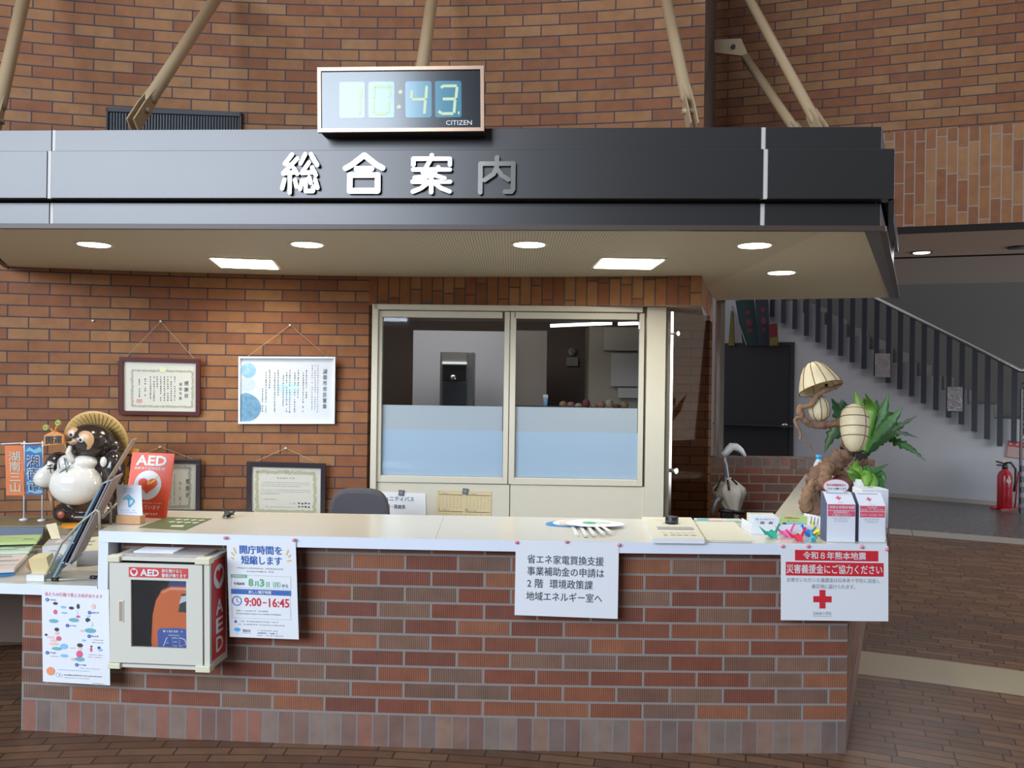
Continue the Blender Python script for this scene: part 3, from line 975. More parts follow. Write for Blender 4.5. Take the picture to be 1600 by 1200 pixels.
c0, c1, c2, c3 = at(1116, 62, 5.29), at(1158, 60, 5.29), at(1170, 88, 5.29), at(1116, 82, 5.29)
mb.slab([c3, c2, c1, c0], Vector((0, 1, 0)), .02)
mb.build('plate', M['tan_steel'], t)
mb = MB(); p = at(1146, 72, 5.275); mb.tube([p, p + Vector((0, .05, 0))], .014, 0, 8); mb.build('bolt', M['dark'], t)

# sign characters on the fascia
STK = {
 'a': (.052, [[(.30, .96), (.12, .74), (.30, .68)], [(.44, .86), (.08, .50), (.42, .53)], [(.36, .62), (.45, .49)], [(.26, .5), (.26, .03)], [(.11, .34), (.06, .14)], [(.39, .34), (.43, .18)],
             [(.65, .96), (.53, .74)], [(.80, .96), (.97, .70)], [(.74, .76), (.57, .51), (.90, .53)], [(.83, .64), (.93, .46)],
             [(.58, .32), (.53, .12)], [(.67, .34), (.67, .07), (.86, .07), (.88, .18)], [(.76, .40), (.80, .27)], [(.92, .34), (.98, .15)]]),
 'b': (.066, [[(.05, .62), (.20, .70), (.5, .93), (.80, .70), (.95, .62)], [(.32, .60), (.68, .60)], [(.16, .07), (.16, .45), (.84, .45), (.84, .07), (.16, .07)]]),
 'c': (.055, [[(.5, .96), (.5, .88)], [(.06, .72), (.06, .87), (.94, .87), (.94, .72)], [(.06, .60), (.94, .60)], [(.45, .80), (.30, .52), (.55, .47), (.82, .38)], [(.66, .66), (.56, .50), (.40, .43), (.10, .40)],
             [(.05, .30), (.95, .30)], [(.5, .40), (.5, .04)], [(.44, .28), (.26, .14), (.06, .06)], [(.56, .28), (.74, .14), (.94, .06)]]),
 'd': (.060, [[(.08, .04), (.08, .79), (.92, .79), (.92, .12), (.88, .06), (.72, .06)], [(.5, .95), (.5, .72), (.42, .52), (.19, .36)], [(.53, .62), (.64, .47), (.80, .37)]]),
}
for key, (x0, y0, x1, y1), lb in (('a', (437, 239, 497, 303), 'steel sign character with many strokes, first of four on the canopy'), ('b', (536, 238, 600, 303), 'steel sign character like a roof over a box on the canopy'),
                                  ('c', (641, 240, 706, 303), 'steel sign character with spread feet, third of four on the canopy'), ('d', (745, 243, 806, 303), 'steel sign character like an open frame, last of four on the canopy')):
    hw, st = STK[key]
    tl, tr = fpx(x0, .064), fpx(x1, .064)
    zt_, zb_ = CAM_H + ray(x0, y0)[1] * tl.y, CAM_H + ray(x0, y1)[1] * tl.y
    wv = tr - tl; h = zt_ - zb_
    mb = MB()
    for si, s in enumerate(st):
        for sj, ((ax, ay), (bx, by)) in enumerate(zip(s, s[1:])):
            A, B = Vector((ax, ay)), Vector((bx, by))
            d = (B - A).normalized(); an = math.atan2(d.y, d.x)
            P = []
            for k in range(9): P.append(B + Vector((math.cos(an - math.pi / 2 + math.pi * k / 8), math.sin(an - math.pi / 2 + math.pi * k / 8))) * hw)
            for k in range(9): P.append(A + Vector((math.cos(an + math.pi / 2 + math.pi * k / 8), math.sin(an + math.pi / 2 + math.pi * k / 8))) * hw)
            mb.slab([tl + wv * p.x + Vector((0, 0, zb_ + h * p.y)) + FN * (.00025 * (si * 5 + sj) % .0045) for p in P], -FN, .013)
    o = mb.build('sign_character', M['sign_steel'], None)
    tag(o, lb, 'sign', 'raised steel characters on the canopy front')

# digital clock on the canopy
cl = thing('digital_clock', 'large digital wall clock with a metal frame, reading 10:43, on top of the canopy', 'clock', fpx(626, .1) + Vector((0, 0, 2.49)))
YK = fpx(626, .09).y
tl, tr, bl = at(496, 105.5, YK + .012), at(756.5, 106.5, YK), at(496.5, 206.5, YK + .012)
tl.y = fpx(496, .09).y; bl.y = tl.y; tr.y = fpx(756, .09).y
S_ = Sheet(tl, tr, bl, cl)
mb = MB()
fx, fy_ = .021, .055
for x0, y0, x1, y1 in ((0, 0, 1, fy_), (0, 1 - fy_, 1, 1), (0, fy_, fx, 1 - fy_), (1 - fx, fy_, 1, 1 - fy_)):
    mb.slab([S_.p(x0, y0, -.01), S_.p(x1, y0, -.01), S_.p(x1, y1, -.01), S_.p(x0, y1, -.01)], S_.n, .018)
mb.build('frame', M.setdefault('rose', mat('rose gold metal', (.36, .235, .165), .30, 1.0)), cl, .002)
mb = MB(); mb.slab([S_.p(.008, .02, -.085), S_.p(.992, .02, -.085), S_.p(.992, .98, -.085), S_.p(.008, .98, -.085)], S_.n, .083)
mb.build('body', M['dark'], cl)
mb = MB(); mb.slab([S_.p(fx, fy_, -.003), S_.p(1 - fx, fy_, -.003), S_.p(1 - fx, 1 - fy_, -.003), S_.p(fx, 1 - fy_, -.003)], S_.n, .004)
mb.build('face', M.setdefault('clockface', mat('glossy black clock face', (.012, .013, .016), .17, spec=.75)), cl)
TILE = mat('blue display tile', (.045, .19, .27), .16, spec=.9, emit=(.05, .26, .36), estr=.12)
DIG = mat('cream display digit', (.50, .58, .34), .3, emit=(.6, .75, .42), estr=.15)
def cpx(x, y): return ((x - 80) / 1360.0, (y - 80) / 525.0)
for (x0, x1), segs in (((258, 468), [[(440, 230), (430, 330)], [(430, 345), (420, 460)]]), ((497, 710), [[(545, 235), (540, 330)], [(545, 235), (680, 235)], [(680, 235), (668, 325)], [(540, 350), (535, 450)], [(668, 350), (655, 450)], [(540, 455), (650, 455)]]),
                       ((800, 1015), [[(853, 270), (850, 335)], [(855, 343), (965, 343)], [(975, 235), (968, 335)], [(963, 350), (955, 460)]]),
                       ((1042, 1257), [[(1090, 250), (1115, 235)], [(1110, 237), (1220, 237)], [(1222, 245), (1212, 335)], [(1105, 342), (1212, 342)], [(1205, 350), (1196, 455)], [(1070, 440), (1095, 458)], [(1095, 460), (1190, 460)], [(1228, 455), (1240, 455)]])):
    (u0, v0), (u1, v1) = cpx(x0, 196), cpx(x1, 490)
    b = MB(); P = []
    rx, ry = .014, .036
    for cxx, cyy, a0 in ((u1 - rx, v0 + ry, 0), (u0 + rx, v0 + ry, 90), (u0 + rx, v1 - ry, 180), (u1 - rx, v1 - ry, 270)):
        for k in range(6):
            a_ = R(a0 + 18 * k); P.append(S_.p(cxx + rx * math.cos(a_), cyy - ry * math.sin(a_), .0012))
    b.slab(P, S_.n, .001)
    tile = b.build('display_tile', TILE, cl)
    D2 = Sheet(tl, tr, bl, tile)
    for s in segs: D2.line([cpx(*p) for p in s], .017, DIG, 'digit', .0030)
    D2.done()
for x, y in ((760, 282), (747, 402)): S_.disc(*cpx(x, y), .0125, DIG, 'upper_dot' if y < 300 else 'lower_dot', .0024)
S_.text('CITIZEN', *cpx(1130, 514), *cpx(1340, 552), M['white'], 'lettering', .006, z=.0024)
S_.done()

# louvred vent on the wall
def wallpt(px, py, d=0.0):
    a = ang(px, RW - d); p = arc(RW - d, a)
    return Vector((p.x, p.y, CAM_H + ray(px, py)[1] * p.y))
vt = thing('wall_vent', 'black louvred vent in the curved brick wall above the canopy', 'vent', wallpt(268, 190))
tl, tr, bl = wallpt(161, 168, .012), wallpt(372, 176, .012), wallpt(161, 215, .012)
bl.z = 2.40; tl2 = tl.copy()
V_ = Sheet(tl, tr, bl, vt)
V_.body('backing', M['black'], .01)
mb = MB()
for x0, y0, x1, y1 in ((0, 0, 1, .04), (0, 0, .012, 1), (.988, 0, 1, 1)):
    mb.slab([V_.p(x0, y0), V_.p(x1, y0), V_.p(x1, y1), V_.p(x0, y1)], V_.n, .012)
mb.build('frame', M['dark'], vt)
mb = MB()
for k in range(46):
    x = .018 + .966 * k / 45
    mb.slab([V_.p(x - .004, .04), V_.p(x + .004, .04), V_.p(x + .004, 1), V_.p(x - .004, 1)], V_.n, .006)
mb.build('slat', M.setdefault('louvre', mat('dark louvre blade', (.010, .011, .014), .6, spec=.2)), vt)
# ================================================================ notices on the counter front
GREEN = mat('green print', (.10, .42, .20), .6); ORANGE = mat('orange print', (.78, .33, .05), .6); PINK = mat('pink print', (.72, .12, .22), .6)
TEAL = mat('teal print', (.16, .42, .50), .6); SKIN = mat('peach print', (.82, .55, .45), .6); LBLUE = mat('pale blue print', (.25, .50, .78), .6)
CREAM = mat('cream plastic', (.70, .66, .47), .45); IVORY = mat('grey ivory painted steel', (.63, .61, .52), .4)

def hang(name, label, cat, corners, d=.003, group=None, tilt=0.0):
    tl, tr, bl = fpt(*corners[0], d), fpt(*corners[1], d), fpt(*corners[2], d)
    bl = Vector((at(*corners[2], tl.y + tilt).x, tl.y + tilt, at(*corners[2], tl.y + tilt).z))
    t = thing(name, label, cat, (tl + tr) / 2, group)
    s = Sheet(tl, tr, bl, t)
    s.body('paper', M['paper'])
    return s

# energy notice
s = hang('notice', 'white landscape notice with four lines of plain dark text, pinned at mid counter', 'notice', ((806, 845), (967, 851), (804, 961)))
for k, (tx, x0, x1) in enumerate((('省エネ家電買換支援', .115, .855), ('事業補助金の申請は', .115, .860), ('2 階', .118, .270), ('地域エネルギー室へ', .110, .845))):
    y = (.175, .335, .500, .672)[k]
    s.text(tx, x0, y, x1, y + .120, M['ink'], bold=.004)
s.text('環境政策課', .335, .500, .752, .620, M['ink'], bold=.004)
s.done()

# earthquake appeal
s = hang('notice', 'white landscape appeal notice with two red title bands and a red cross', 'notice', ((1220, 851), (1388, 853.5), (1220, 969)))
s.rect(.13, .065, .905, .205, M['red'], 'title_band'); s.rect(.045, .225, .955, .405, M['red'], 'title_band')
s.text('令和８年熊本地震', .205, .085, .790, .185, M['white'], bold=.012, z=.002)
s.text('災害義援金にご協力ください', .052, .255, .940, .375, M['white'], bold=.012, z=.002)
s.text('お寄せいただいた義援金は日本赤十字社に送金し', .055, .432, .920, .490, M['grey_ink'], bold=.004)
s.text('被災地に届けられます。', .285, .515, .690, .575, M['grey_ink'], bold=.004)
cxx, cyy, a, b = .385, .715, .028, .085
r_ = s.w / s.h
s.poly([(cxx - a, cyy - b * r_), (cxx + a, cyy - b * r_), (cxx + a, cyy - a * r_), (cxx + b, cyy - a * r_), (cxx + b, cyy + a * r_), (cxx + a, cyy + a * r_), (cxx + a, cyy + b * r_), (cxx - a, cyy + b * r_), (cxx - a, cyy + a * r_), (cxx - b, cyy + a * r_), (cxx - b, cyy - a * r_), (cxx - a, cyy - a * r_)], M['red'], 'cross')
s.text('日本赤十字社', .300, .880, .468, .925, M['grey_ink'], bold=.005)
s.rect(.300, .938, .468, .944, M['grey_ink'], 'underline')
s.done()

# opening hours notice
s = hang('notice', 'white portrait notice with blue heading and red opening times beside the defibrillator cabinet', 'notice', ((354, 843.5), (462, 847), (359, 995)), d=.006, tilt=.004)
cr = lambda x, y: ((x - 8 - (y - 95) * .052) / 735.0, (y - 95) / 1010.0)
def ct(tx, x0, y0, x1, y1, m, bold=.01, **k): s.text(tx, *cr(x0, y0), *cr(x1, y1), m, bold=bold, **k)
ct('開庁時間を', 148, 145, 600, 232, M['blue_ink'], .022); ct('短縮します', 168, 252, 600, 340, M['blue_ink'], .022)
for px_, py_, qx, qy in ((85, 172, 112, 232), (60, 222, 92, 256), (58, 275, 90, 290), (668, 178, 648, 232), (695, 228, 668, 256), (698, 285, 655, 298)):
    s.line([cr(px_, py_), cr(qx, qy)], .02, M.setdefault('gold', mat('gold print', (.75, .50, .15), .6)), 'sparkle')
s.marks(*cr(122, 372), *cr(628, 390), M['grey_ink']); s.marks(*cr(232, 405), *cr(530, 423), M['grey_ink'])
s.frame(*cr(62, 455), *cr(705, 585), .003, M['grey_ink'], 'box_line', .0013); s.frame(*cr(68, 605), *cr(708, 905), .003, M['grey_ink'], 'box_line', .0013)
s.rect(*cr(60, 450), *cr(232, 485), GREEN, 'band'); s.text('変更開始日', *cr(80, 456), *cr(215, 479), M['white'], bold=.01, z=.002)
ct('令和8年', 90, 530, 213, 562, M['ink']); ct('8', 247, 490, 303, 570, GREEN, .03); ct('月', 312, 515, 358, 568, GREEN, .015); ct('3', 366, 490, 420, 570, GREEN, .03)
ct('日（月）', 440, 515, 590, 572, GREEN, .012); ct('から', 605, 535, 672, 570, M['ink'])
s.rect(*cr(64, 600), *cr(706, 655), M['blue_ink'], 'band'); s.text('新しい開庁時間', *cr(255, 611), *cr(495, 646), M['white'], bold=.02, z=.002)
s.ring(*cr(131, 726), .070, .012, M['blue_ink'], 'clock_icon'); s.line([cr(131, 690), cr(131, 728), cr(155, 742)], .008, M['blue_ink'], 'clock_icon')
ct('9:00', 208, 686, 392, 778, M['red'], .02); ct('~', 405, 725, 446, 745, M['red'], .03); ct('16:45', 468, 686, 690, 780, M['red'], .02)
for y, x1 in ((818, 465), (848, 610)): s.marks(*cr(125, y), *cr(x1, y + 17), M['grey_ink'])
s.disc(*cr(121, 942), .020, M['blue_ink'], 'phone_icon')
for y, x1 in ((928, 570), (960, 650)): s.marks(*cr(152, y), *cr(x1, y + 16), M['grey_ink'])
s.disc(*cr(140, 1025), .045, M.setdefault('sky', mat('bright blue print', (.06, .42, .80), .6)), 'emblem', ry=.020); s.disc(*cr(140, 1062), .010, M['sky'], 'emblem', ry=.004)
ct('湖南市', 195, 1018, 282, 1048, M['grey_ink'], .02); s.marks(*cr(195, 1056), *cr(282, 1063), M['grey_ink'])
s.marks(*cr(358, 1020), *cr(580, 1033), M['grey_ink']); s.marks(*cr(358, 1045), *cr(575, 1062), M['ink']); s.marks(*cr(355, 1072), *cr(640, 1083), M['grey_ink'])
s.done()

# first-aid poster on the side counter
tl, tr, bl = at(65, 916, 3.338), at(170, 921, 3.318), at(67, 1065, 3.338)
pt = thing('poster', 'white portrait first-aid poster with pink heading and small figures, below the side counter', 'poster', tl)
s = Sheet(tl, tr, bl, pt); s.body('paper', M['paper'])
cr = lambda x, y: ((x - 38 - (y - 30) * .022) / 795.0, (y - 30 - (x - 38) * .012) / 1120.0)
s.text('私たちの行動で救える命があります', *cr(80, 92), *cr(760, 148), M.setdefault('rose_ink', mat('rose print', (.80, .26, .34), .6)), bold=.005)
for k, (x, y) in enumerate(((107, 185), (350, 480), (610, 318), (608, 595), (113, 808), (464, 936))):
    s.disc(*cr(x, y), .026, M['blue_ink'], 'number_dot'); s.text(str((1, 2, 3, 4, 6, 5)[k]), *[q + o for q, o in zip(cr(x, y), (-.006, -.010))], *[q + o for q, o in zip(cr(x, y), (.006, .010))], M['white'], z=.002)
    s.marks(*cr(x + 28, y - 12), *cr(x + 125, y + 10), M['blue_ink'])
for x, y, w in ((640, 630, 140), (640, 660, 140), (500, 968, 240), (145, 840, 110), (600, 805, 170), (600, 832, 165), (390, 735, 55)): s.marks(*cr(x, y), *cr(x + w, y + 12), M['grey_ink'])
for x, y, rx, ry, m in ((205, 225, 28, 17, M['ink']), (205, 325, 24, 28, PINK), (185, 432, 55, 24, TEAL), (300, 265, 32, 16, LBLUE), (310, 332, 35, 12, LBLUE), (395, 272, 30, 18, M['ink']), (475, 250, 18, 30, M['ink']), (440, 330, 32, 40, M['paper']), (475, 370, 24, 14, PINK), (425, 412, 60, 24, TEAL),
                        (655, 245, 24, 30, SKIN), (590, 405, 28, 26, M['ink']), (620, 450, 30, 34, M['paper']), (620, 528, 68, 28, TEAL), (520, 535, 20, 14, SKIN), (600, 360, 22, 8, LBLUE), (545, 645, 24, 12, LBLUE),
                        (224, 530, 27, 22, M['ink']), (225, 575, 24, 22, SKIN), (248, 635, 30, 28, PINK), (150, 625, 46, 14, SKIN), (98, 597, 16, 14, M['ink']), (185, 660, 40, 14, SKIN), (310, 725, 45, 32, LBLUE), (225, 755, 60, 20, TEAL), (190, 700, 60, 18, SKIN),
                        (500, 705, 34, 24, M['ink']), (500, 745, 24, 20, SKIN), (495, 808, 38, 42, PINK), (500, 868, 56, 26, TEAL), (415, 872, 24, 18, SKIN), (315, 835, 45, 20, LBLUE), (632, 750, 14, 28, PINK), (635, 712, 12, 10, M['ink']), (725, 725, 18, 16, M['ink']), (738, 750, 28, 16, LBLUE), (155, 1022, 50, 50, M.setdefault('peach', mat('orange fruit print', (.80, .30, .16), .6)))):
    s.disc(*cr(x, y), rx / 795.0, m, 'figure', z=.0012 + .00002 * (int(x + y) % 17), ry=ry / 1120.0, n=16)
s.ring(*cr(240, 1060), .03, .004, M['grey_ink'], 'figure'); s.ring(*cr(275, 1065), .025, .004, M['grey_ink'], 'figure')
s.marks(*cr(245, 995), *cr(625, 1010), LBLUE); s.marks(*cr(318, 1050), *cr(760, 1072), M['ink']); s.marks(*cr(318, 1085), *cr(625, 1098), M['grey_ink']); s.marks(*cr(655, 1138), *cr(790, 1152), M['grey_ink'])
s.done()

# drawing pins
pins = (((352, 840), 'pink pin at the left top corner of the opening hours notice'), ((459.5, 843.5), 'pink pin at the right top corner of the opening hours notice'), ((807, 847), 'pink pin at the left top corner of the plain text notice'), ((885, 846), 'pink pin at the middle top of the plain text notice'), ((967, 851), 'pink pin at the right top corner of the plain text notice'),
        ((1222, 853), 'pale pink pin at the left top corner of the appeal notice'), ((1262, 853), 'pale pink pin above the first red band of the appeal notice'), ((1346, 854), 'pale pink pin near the right of the appeal notice top'), ((1385, 858), 'pale pink pin at the right top corner of the appeal notice'))
PINM = mat('pink pin head', (.78, .30, .38), .4)
for (px, py), lb in pins:
    p = fpt(px, py, .0045 if px > 470 else .008)
    mb = MB(); mb.lathe([(.006, 0), (.0075, .002), (.0055, .005), (.0065, .008), (.001, .009)], p, 12, 0, True, Matrix.Rotation(R(90), 3, 'X'))
    tag(mb.build('drawing_pin', PINM), lb, 'pin', 'drawing pins on the counter front')

# curled notice on the right-hand side edge
cn = thing('plastic_cover', 'curled clear plastic sheet hanging on the side edge of the counter, seen edge-on', 'sheet', (1.52, 3.33, .84))
mb = MB()
def cfn(u, v):
    y = 3.31 + .42 * u
    return Vector((1.505 + .475 * (y - 3.31) + .008 * math.sin(5 * v), y, .852 - .36 * v + .02 * u))
mb.grid(cfn, 6, 8)
o = mb.build('plastic_sheet', M.setdefault('clearsheet', glass_mat('clear plastic sheet', (.72, .70, .68), .05)), cn)
sm = o.modifiers.new('thick', 'SOLIDIFY'); sm.thickness = .0015

# ================================================================ defibrillator cabinet
tl, tr, bl = at(170, 870, 3.225), at(326.5, 874.5, 3.195), at(170.8, 1042, 3.225)
cab = thing('defibrillator_cabinet', 'grey ivory wall cabinet with a glazed door and red labels, fixed under the counter top', 'cabinet', (tl + tr) / 2)
s = Sheet(tl, tr, bl, cab)
DP = .165
def sl(x0, y0, x1, y1, z0, z1, name, m, parent=cab, bevel=0):
    mb = MB(); mb.slab([s.p(x0, y0, z0), s.p(x1, y0, z0), s.p(x1, y1, z0), s.p(x0, y1, z0)], s.n, z1 - z0)
    return mb.build(name, m, parent, bevel)
mb = MB()
for x0, y0, x1, y1, z0, z1 in ((0, 0, 1, .03, -DP, -.004), (0, .97, 1, 1, -DP, -.004), (0, .03, .02, .97, -DP, -.004), (.97, .03, 1, .97, -DP, -.004), (.02, .03, .97, .97, -DP, -DP + .006), (.945, .03, .97, .97, -.02, -.004)):
    mb.slab([s.p(x0, y0, z0), s.p(x1, y0, z0), s.p(x1, y1, z0), s.p(x0, y1, z0)], s.n, z1 - z0)
body = mb.build('cabinet_body', [IVORY], cab)
sl(.025, .035, .94, .965, -DP + .0065, -DP + .008, 'back_lining', M.setdefault('lining', mat('dark brown lining', (.075, .055, .045), .7)))
for x0_ in (.0205, .938): sl(x0_, .035, x0_ + .006, .965, -DP + .009, -.03, 'side_lining', M['lining'])
wx0, wx1, wy0, wy1 = .223, .775, .200, .808
mb = MB()
for x0, y0, x1, y1 in ((.008, .052, wx0, .955), (wx1, .052, .935, .955), (wx0, .052, wx1, wy0), (wx0, wy1, wx1, .955)):
    mb.slab([s.p(x0, y0, -.010), s.p(x1, y0, -.010), s.p(x1, y1, -.010), s.p(x0, y1, -.010)], s.n, .012)
door = mb.build('cabinet_door', IVORY, cab)
sl(wx0, wy0, wx1, wy1, -.006, -.004, 'door_window', M['glass'], door)
h = sl(.098, .388, .153, .590, .0022, .0045, 'door_handle', CREAM, door, .001)
sl(.108, .400, .143, .578, .0046, .0052, 'handle_recess', M.setdefault('recess', mat('brown grey recess', (.35, .28, .24), .6)), h)
for x0, y0, x1, y1 in ((-.012, -.012, .115, .045), (.865, -.012, 1.012, .045), (-.012, .960, .115, 1.012), (.865, .955, 1.012, 1.015)):
    mb = MB(); mb.slab([s.p(x0, y0, -.035), s.p(x1, y0, -.035), s.p(x1, y1, -.035), s.p(x0, y1, -.035)], s.n, .042)
    mb.build('corner_block', CREAM, cab, .003)
LBL = mat('red label', (.60, .055, .05), .5)
lab = sl(.205, .085, .795, .175, .0022, .0034, 'door_label', LBL)
s2 = Sheet(s.p(.205, .085, .0034), s.p(.795, .085, .0034), s.p(.205, .175, .0034), lab)
def heart(sh, cx, cy, w, h, m, name='heart', z=.0012):
    P = []
    for k in range(28):
        t = 2 * math.pi * k / 28
        P.append((cx + w * 16 * math.sin(t) ** 3 / 32, cy - h * (13 * math.cos(t) - 5 * math.cos(2 * t) - 2 * math.cos(3 * t) - math.cos(4 * t) + 2.5) / 29))
    sh.poly(P, m, name, z)
s2.disc(.09, .5, .065, M['white'], 'badge'); heart(s2, .09, .52, .085, .60, M['red'], 'heart', .0018)
s2.text('AED', .195, .17, .515, .86, M['white'], bold=.03); s2.text('扉を開けると', .56, .10, .905, .46, M['white'], bold=.015); s2.text('警報が鳴ります', .56, .55, .975, .92, M['white'], bold=.015)
s2.done()
# side label
a0, a1 = s.p(1.003, .03, -.022), s.p(1.003, .03, -DP + .02)
sl_b = s.p(1.003, .93, -.022)
lab2 = MB(); lab2.slab([a0, a1, a1 + (sl_b - a0), sl_b], s.ex, .001); lab2 = lab2.build('side_label', LBL, cab)
s3 = Sheet(a0 + s.ex.normalized() * .0012, a1 + s.ex.normalized() * .0012, sl_b + s.ex.normalized() * .0012, lab2)
s3.disc(.5, .18, .40, M['white'], 'badge', ry=.125); heart(s3, .5, .185, .52, .16, M['red'], 'heart', .0018)
for k, c in enumerate('AED'): s3.text(c, .24, .41 + .19 * k, .78, .565 + .19 * k, M['white'], bold=.02)
s3.done()
# papers lying on the cabinet
for k, (x0, x1, z0, z1, h_, m, lb) in enumerate(((.13, .92, -.15, -.025, .010, 'paper', 'wad of grey brown wrapped papers lying on top of the defibrillator cabinet'), (.20, .60, -.13, -.035, .006, 'cream', 'white papers on the grey brown wad over the defibrillator cabinet'))):
    mb = MB(); b0 = -.0285 - .0165 * 0 - (.024 if k else 0)
    mb.slab([s.p(x0, 0, z0), s.p(x1, 0, z0), s.p(x1, 0, z1), s.p(x0, 0, z1)], -s.ey, h_)
    o = mb.build('paper_stack', M.setdefault('dullwad', mat('glossy grey brown wrap', (.40, .36, .34), .2, spec=.8, noise=.25, nscale=14)) if k == 0 else M['paper'])
    o.location.z += .0005 + (.0105 if k else 0)
    tag(o, lb, 'papers')

# the orange defibrillator inside
ad = thing('defibrillator', 'orange portable defibrillator with a blue front label inside the glazed cabinet', 'defibrillator', s.p(.6, .97, -.09))
P = [(.36, .968), (.335, .80), (.35, .55), (.38, .43), (.44, .33), (.54, .285), (.84, .285), (.89, .33), (.925, .55), (.925, .968)]
mb = MB(); mb.slab([s.p(x, y, -.130) for x, y in P], s.n, .075)
mb.build('case', M.setdefault('aedor', mat('orange plastic case', (.85, .17, .03), .38)), ad, .014)
mb = MB(); mb.slab([s.p(x, y, -.054) for x, y in ((.43, .965), (.415, .70), (.44, .672), (.60, .664), (.73, .672), (.755, .70), (.76, .965))], s.n, .002)
lb_ = mb.build('front_label', M.setdefault('aedbl', mat('blue label', (.07, .12, .42), .45)), ad)
s4 = Sheet(s.p(.41, .66, -.052), s.p(.76, .66, -.052), s.p(.41, .96, -.052), lb_)
s4.disc(.22, .115, .035, M['white'], 'emblem'); s4.marks(.30, .08, .80, .15, M['white'])
s4.marks(.34, .21, .66, .26, M['white']); s4.text('AED', .18, .30, .86, .58, M['white'], bold=.0); s4.text('AED', .205, .325, .835, .60, M['aedbl'], 'lettering_inset', z=.0016)
s4.done()
mb = MB(); mb.slab([s.p(x, y, -.115) for x, y in ((.50, .287), (.53, .235), (.83, .235), (.83, .287))], s.n, .05); mb.build('carry_handle', M['aedbl'], ad, .004)
mb = MB(); mb.slab([s.p(x, y, -.054) for x, y in ((.63, .515), (.665, .35), (.80, .35), (.80, .52))], s.n, .003); w_ = mb.build('status_window', M['dark'], ad)
mb = MB(); mb.slab([s.p(x, y, -.0505) for x, y in ((.64, .44), (.665, .37), (.72, .36), (.80, .37), (.80, .44), (.72, .41))], s.n, .001); mb.build('painted_glare', M['white'], w_)  # white shape that paints glare onto the dark status window
mb = MB(); mb.tube([s.p(.36, .46, -.10), s.p(.37, .36, -.09), s.p(.43, .25, -.09), s.p(.53, .225, -.10)], .006, 0, 8); mb.build('cable', M['black'], ad)

# ================================================================ things at the left of the counter top
# red standing board
b1, b0 = on(259, 810, ZC + .001), on(193, 807.5, ZC + .001)
t1 = at(272.5, 709, b1.y + .05); t0 = at(207, 706.5, b0.y + .05)
rb = thing('sign_board', 'red upright board with a white heart emblem, leaning on the left end of the counter', 'sign', (b0 + b1) / 2)
s = Sheet(t0, t1, b0, rb); s.body('board', M.setdefault('aedred', mat('bright orange red board', (.80, .075, .018), .45)), .006)
cr = lambda x, y: ((x - 410 + (y - 135) * .118) / 515.0, (y - 135) / 760.0)
s.text('AED', *cr(468, 165), *cr(828, 285), M['white'], bold=.03)
s.text('自動体外式除細動器', *cr(450, 302), *cr(815, 335), M['white'], bold=.01)
s.disc(*cr(605, 515), .325, M['white'], 'heart_badge'); heart(s, *cr(605, 530), .46, .25, M['aedred'], 'heart', .002)
s.line([cr(735, 405), cr(690, 445), cr(700, 452), cr(625, 500)], .035, M.setdefault('yel', mat('yellow print', (.9, .65, .03), .5)), 'arrow', .0026); s.poly([cr(605, 512), cr(655, 500), cr(610, 465)], M['yel'], 'arrow', .0026)
s.text('設置しています', *cr(420, 745), *cr(760, 795), M['white'], bold=.01); s.marks(*cr(530, 715), *cr(780, 727), M['white']); s.marks(*cr(440, 830), *cr(750, 860), M['white'])
s.done()
# white card in a wooden base
p0, p1 = on(181, 818.5, ZC + .001), on(219, 819.5, ZC + .001)
cs = thing('card_stand', 'small white card with a blue arrow emblem in a wooden base, before the red board', 'card stand', (p0 + p1) / 2)
mb = MB(); d = (p1 - p0).normalized(); w = Vector((-d.y, d.x, 0))
mb.hexa([p0, p1, p1 + w * .045, p0 + w * .045] + [q + Vector((0, 0, .036)) for q in (p0, p1, p1 + w * .045, p0 + w * .045)])
mb.build('wooden_base', M.setdefault('wood', mat('light wood', (.60, .32, .15), .45, noise=.12, nscale=30)), cs, .002)
c0 = at(181.5, 757, p0.y + .012); c1 = at(220.5, 758.5, p1.y + .012); cb = Vector((p0.x + .001, p0.y + .012, ZC + .038))
s = Sheet(c0, c1, cb, cs); s.body('card', M.setdefault('cardw', mat('white card', (.80, .83, .90), .5)), .002)
cr = lambda x, y: ((x - 235) / 290.0, (y - 505) / 375.0)
s.line([cr(310, 690), cr(372, 630), cr(440, 700), cr(410, 745), cr(375, 780), cr(372, 665)], .055, M.setdefault('cyan', mat('cyan print', (.08, .42, .66), .5)), 'arrow_emblem')
s.line([cr(345, 690), cr(372, 660), cr(402, 690)], .05, M['cyan'], 'arrow_emblem', .0014)
for x0, x1, y in ((310, 430, 545), (320, 450, 572), (305, 445, 597), (270, 460, 812), (280, 470, 838)): s.marks(*cr(x0, y), *cr(x1, y + 14), LBLUE)
s.done()
# green sheet on the worktop
zt = ZC + .0008
G4 = [on(216, 824.5, zt), on(289, 828.5, zt), on(331, 810.5, zt), on(262, 808, zt)]
mt = thing('table_mat', 'flat dark green printed sheet lying on the counter top before the red board', 'sheet', sum(G4, Vector()) / 4)
mb = MB(); mb.slab(G4, Vector((0, 0, 1)), .001); mb.build('sheet', M.setdefault('dkgreen', mat('dark green sheet', (.115, .17, .075), .35)), mt)
s = Sheet(G4[3] + Vector((0, 0, .001)), G4[2] + Vector((0, 0, .001)), G4[0] + Vector((0, 0, .001)), mt)
for r_i in range(2):
    for c_i in range(4):
        x = .30 + .17 * c_i; y = .14 + .24 * r_i
        s.poly([(x, y + .08), (x + .08, y), (x + .15, y + .05), (x + .08, y + .15)], CREAM, 'pattern')
s.poly([(.55, .75), (.80, .70), (.85, .85), (.60, .88)], CREAM, 'pattern'); s.done()
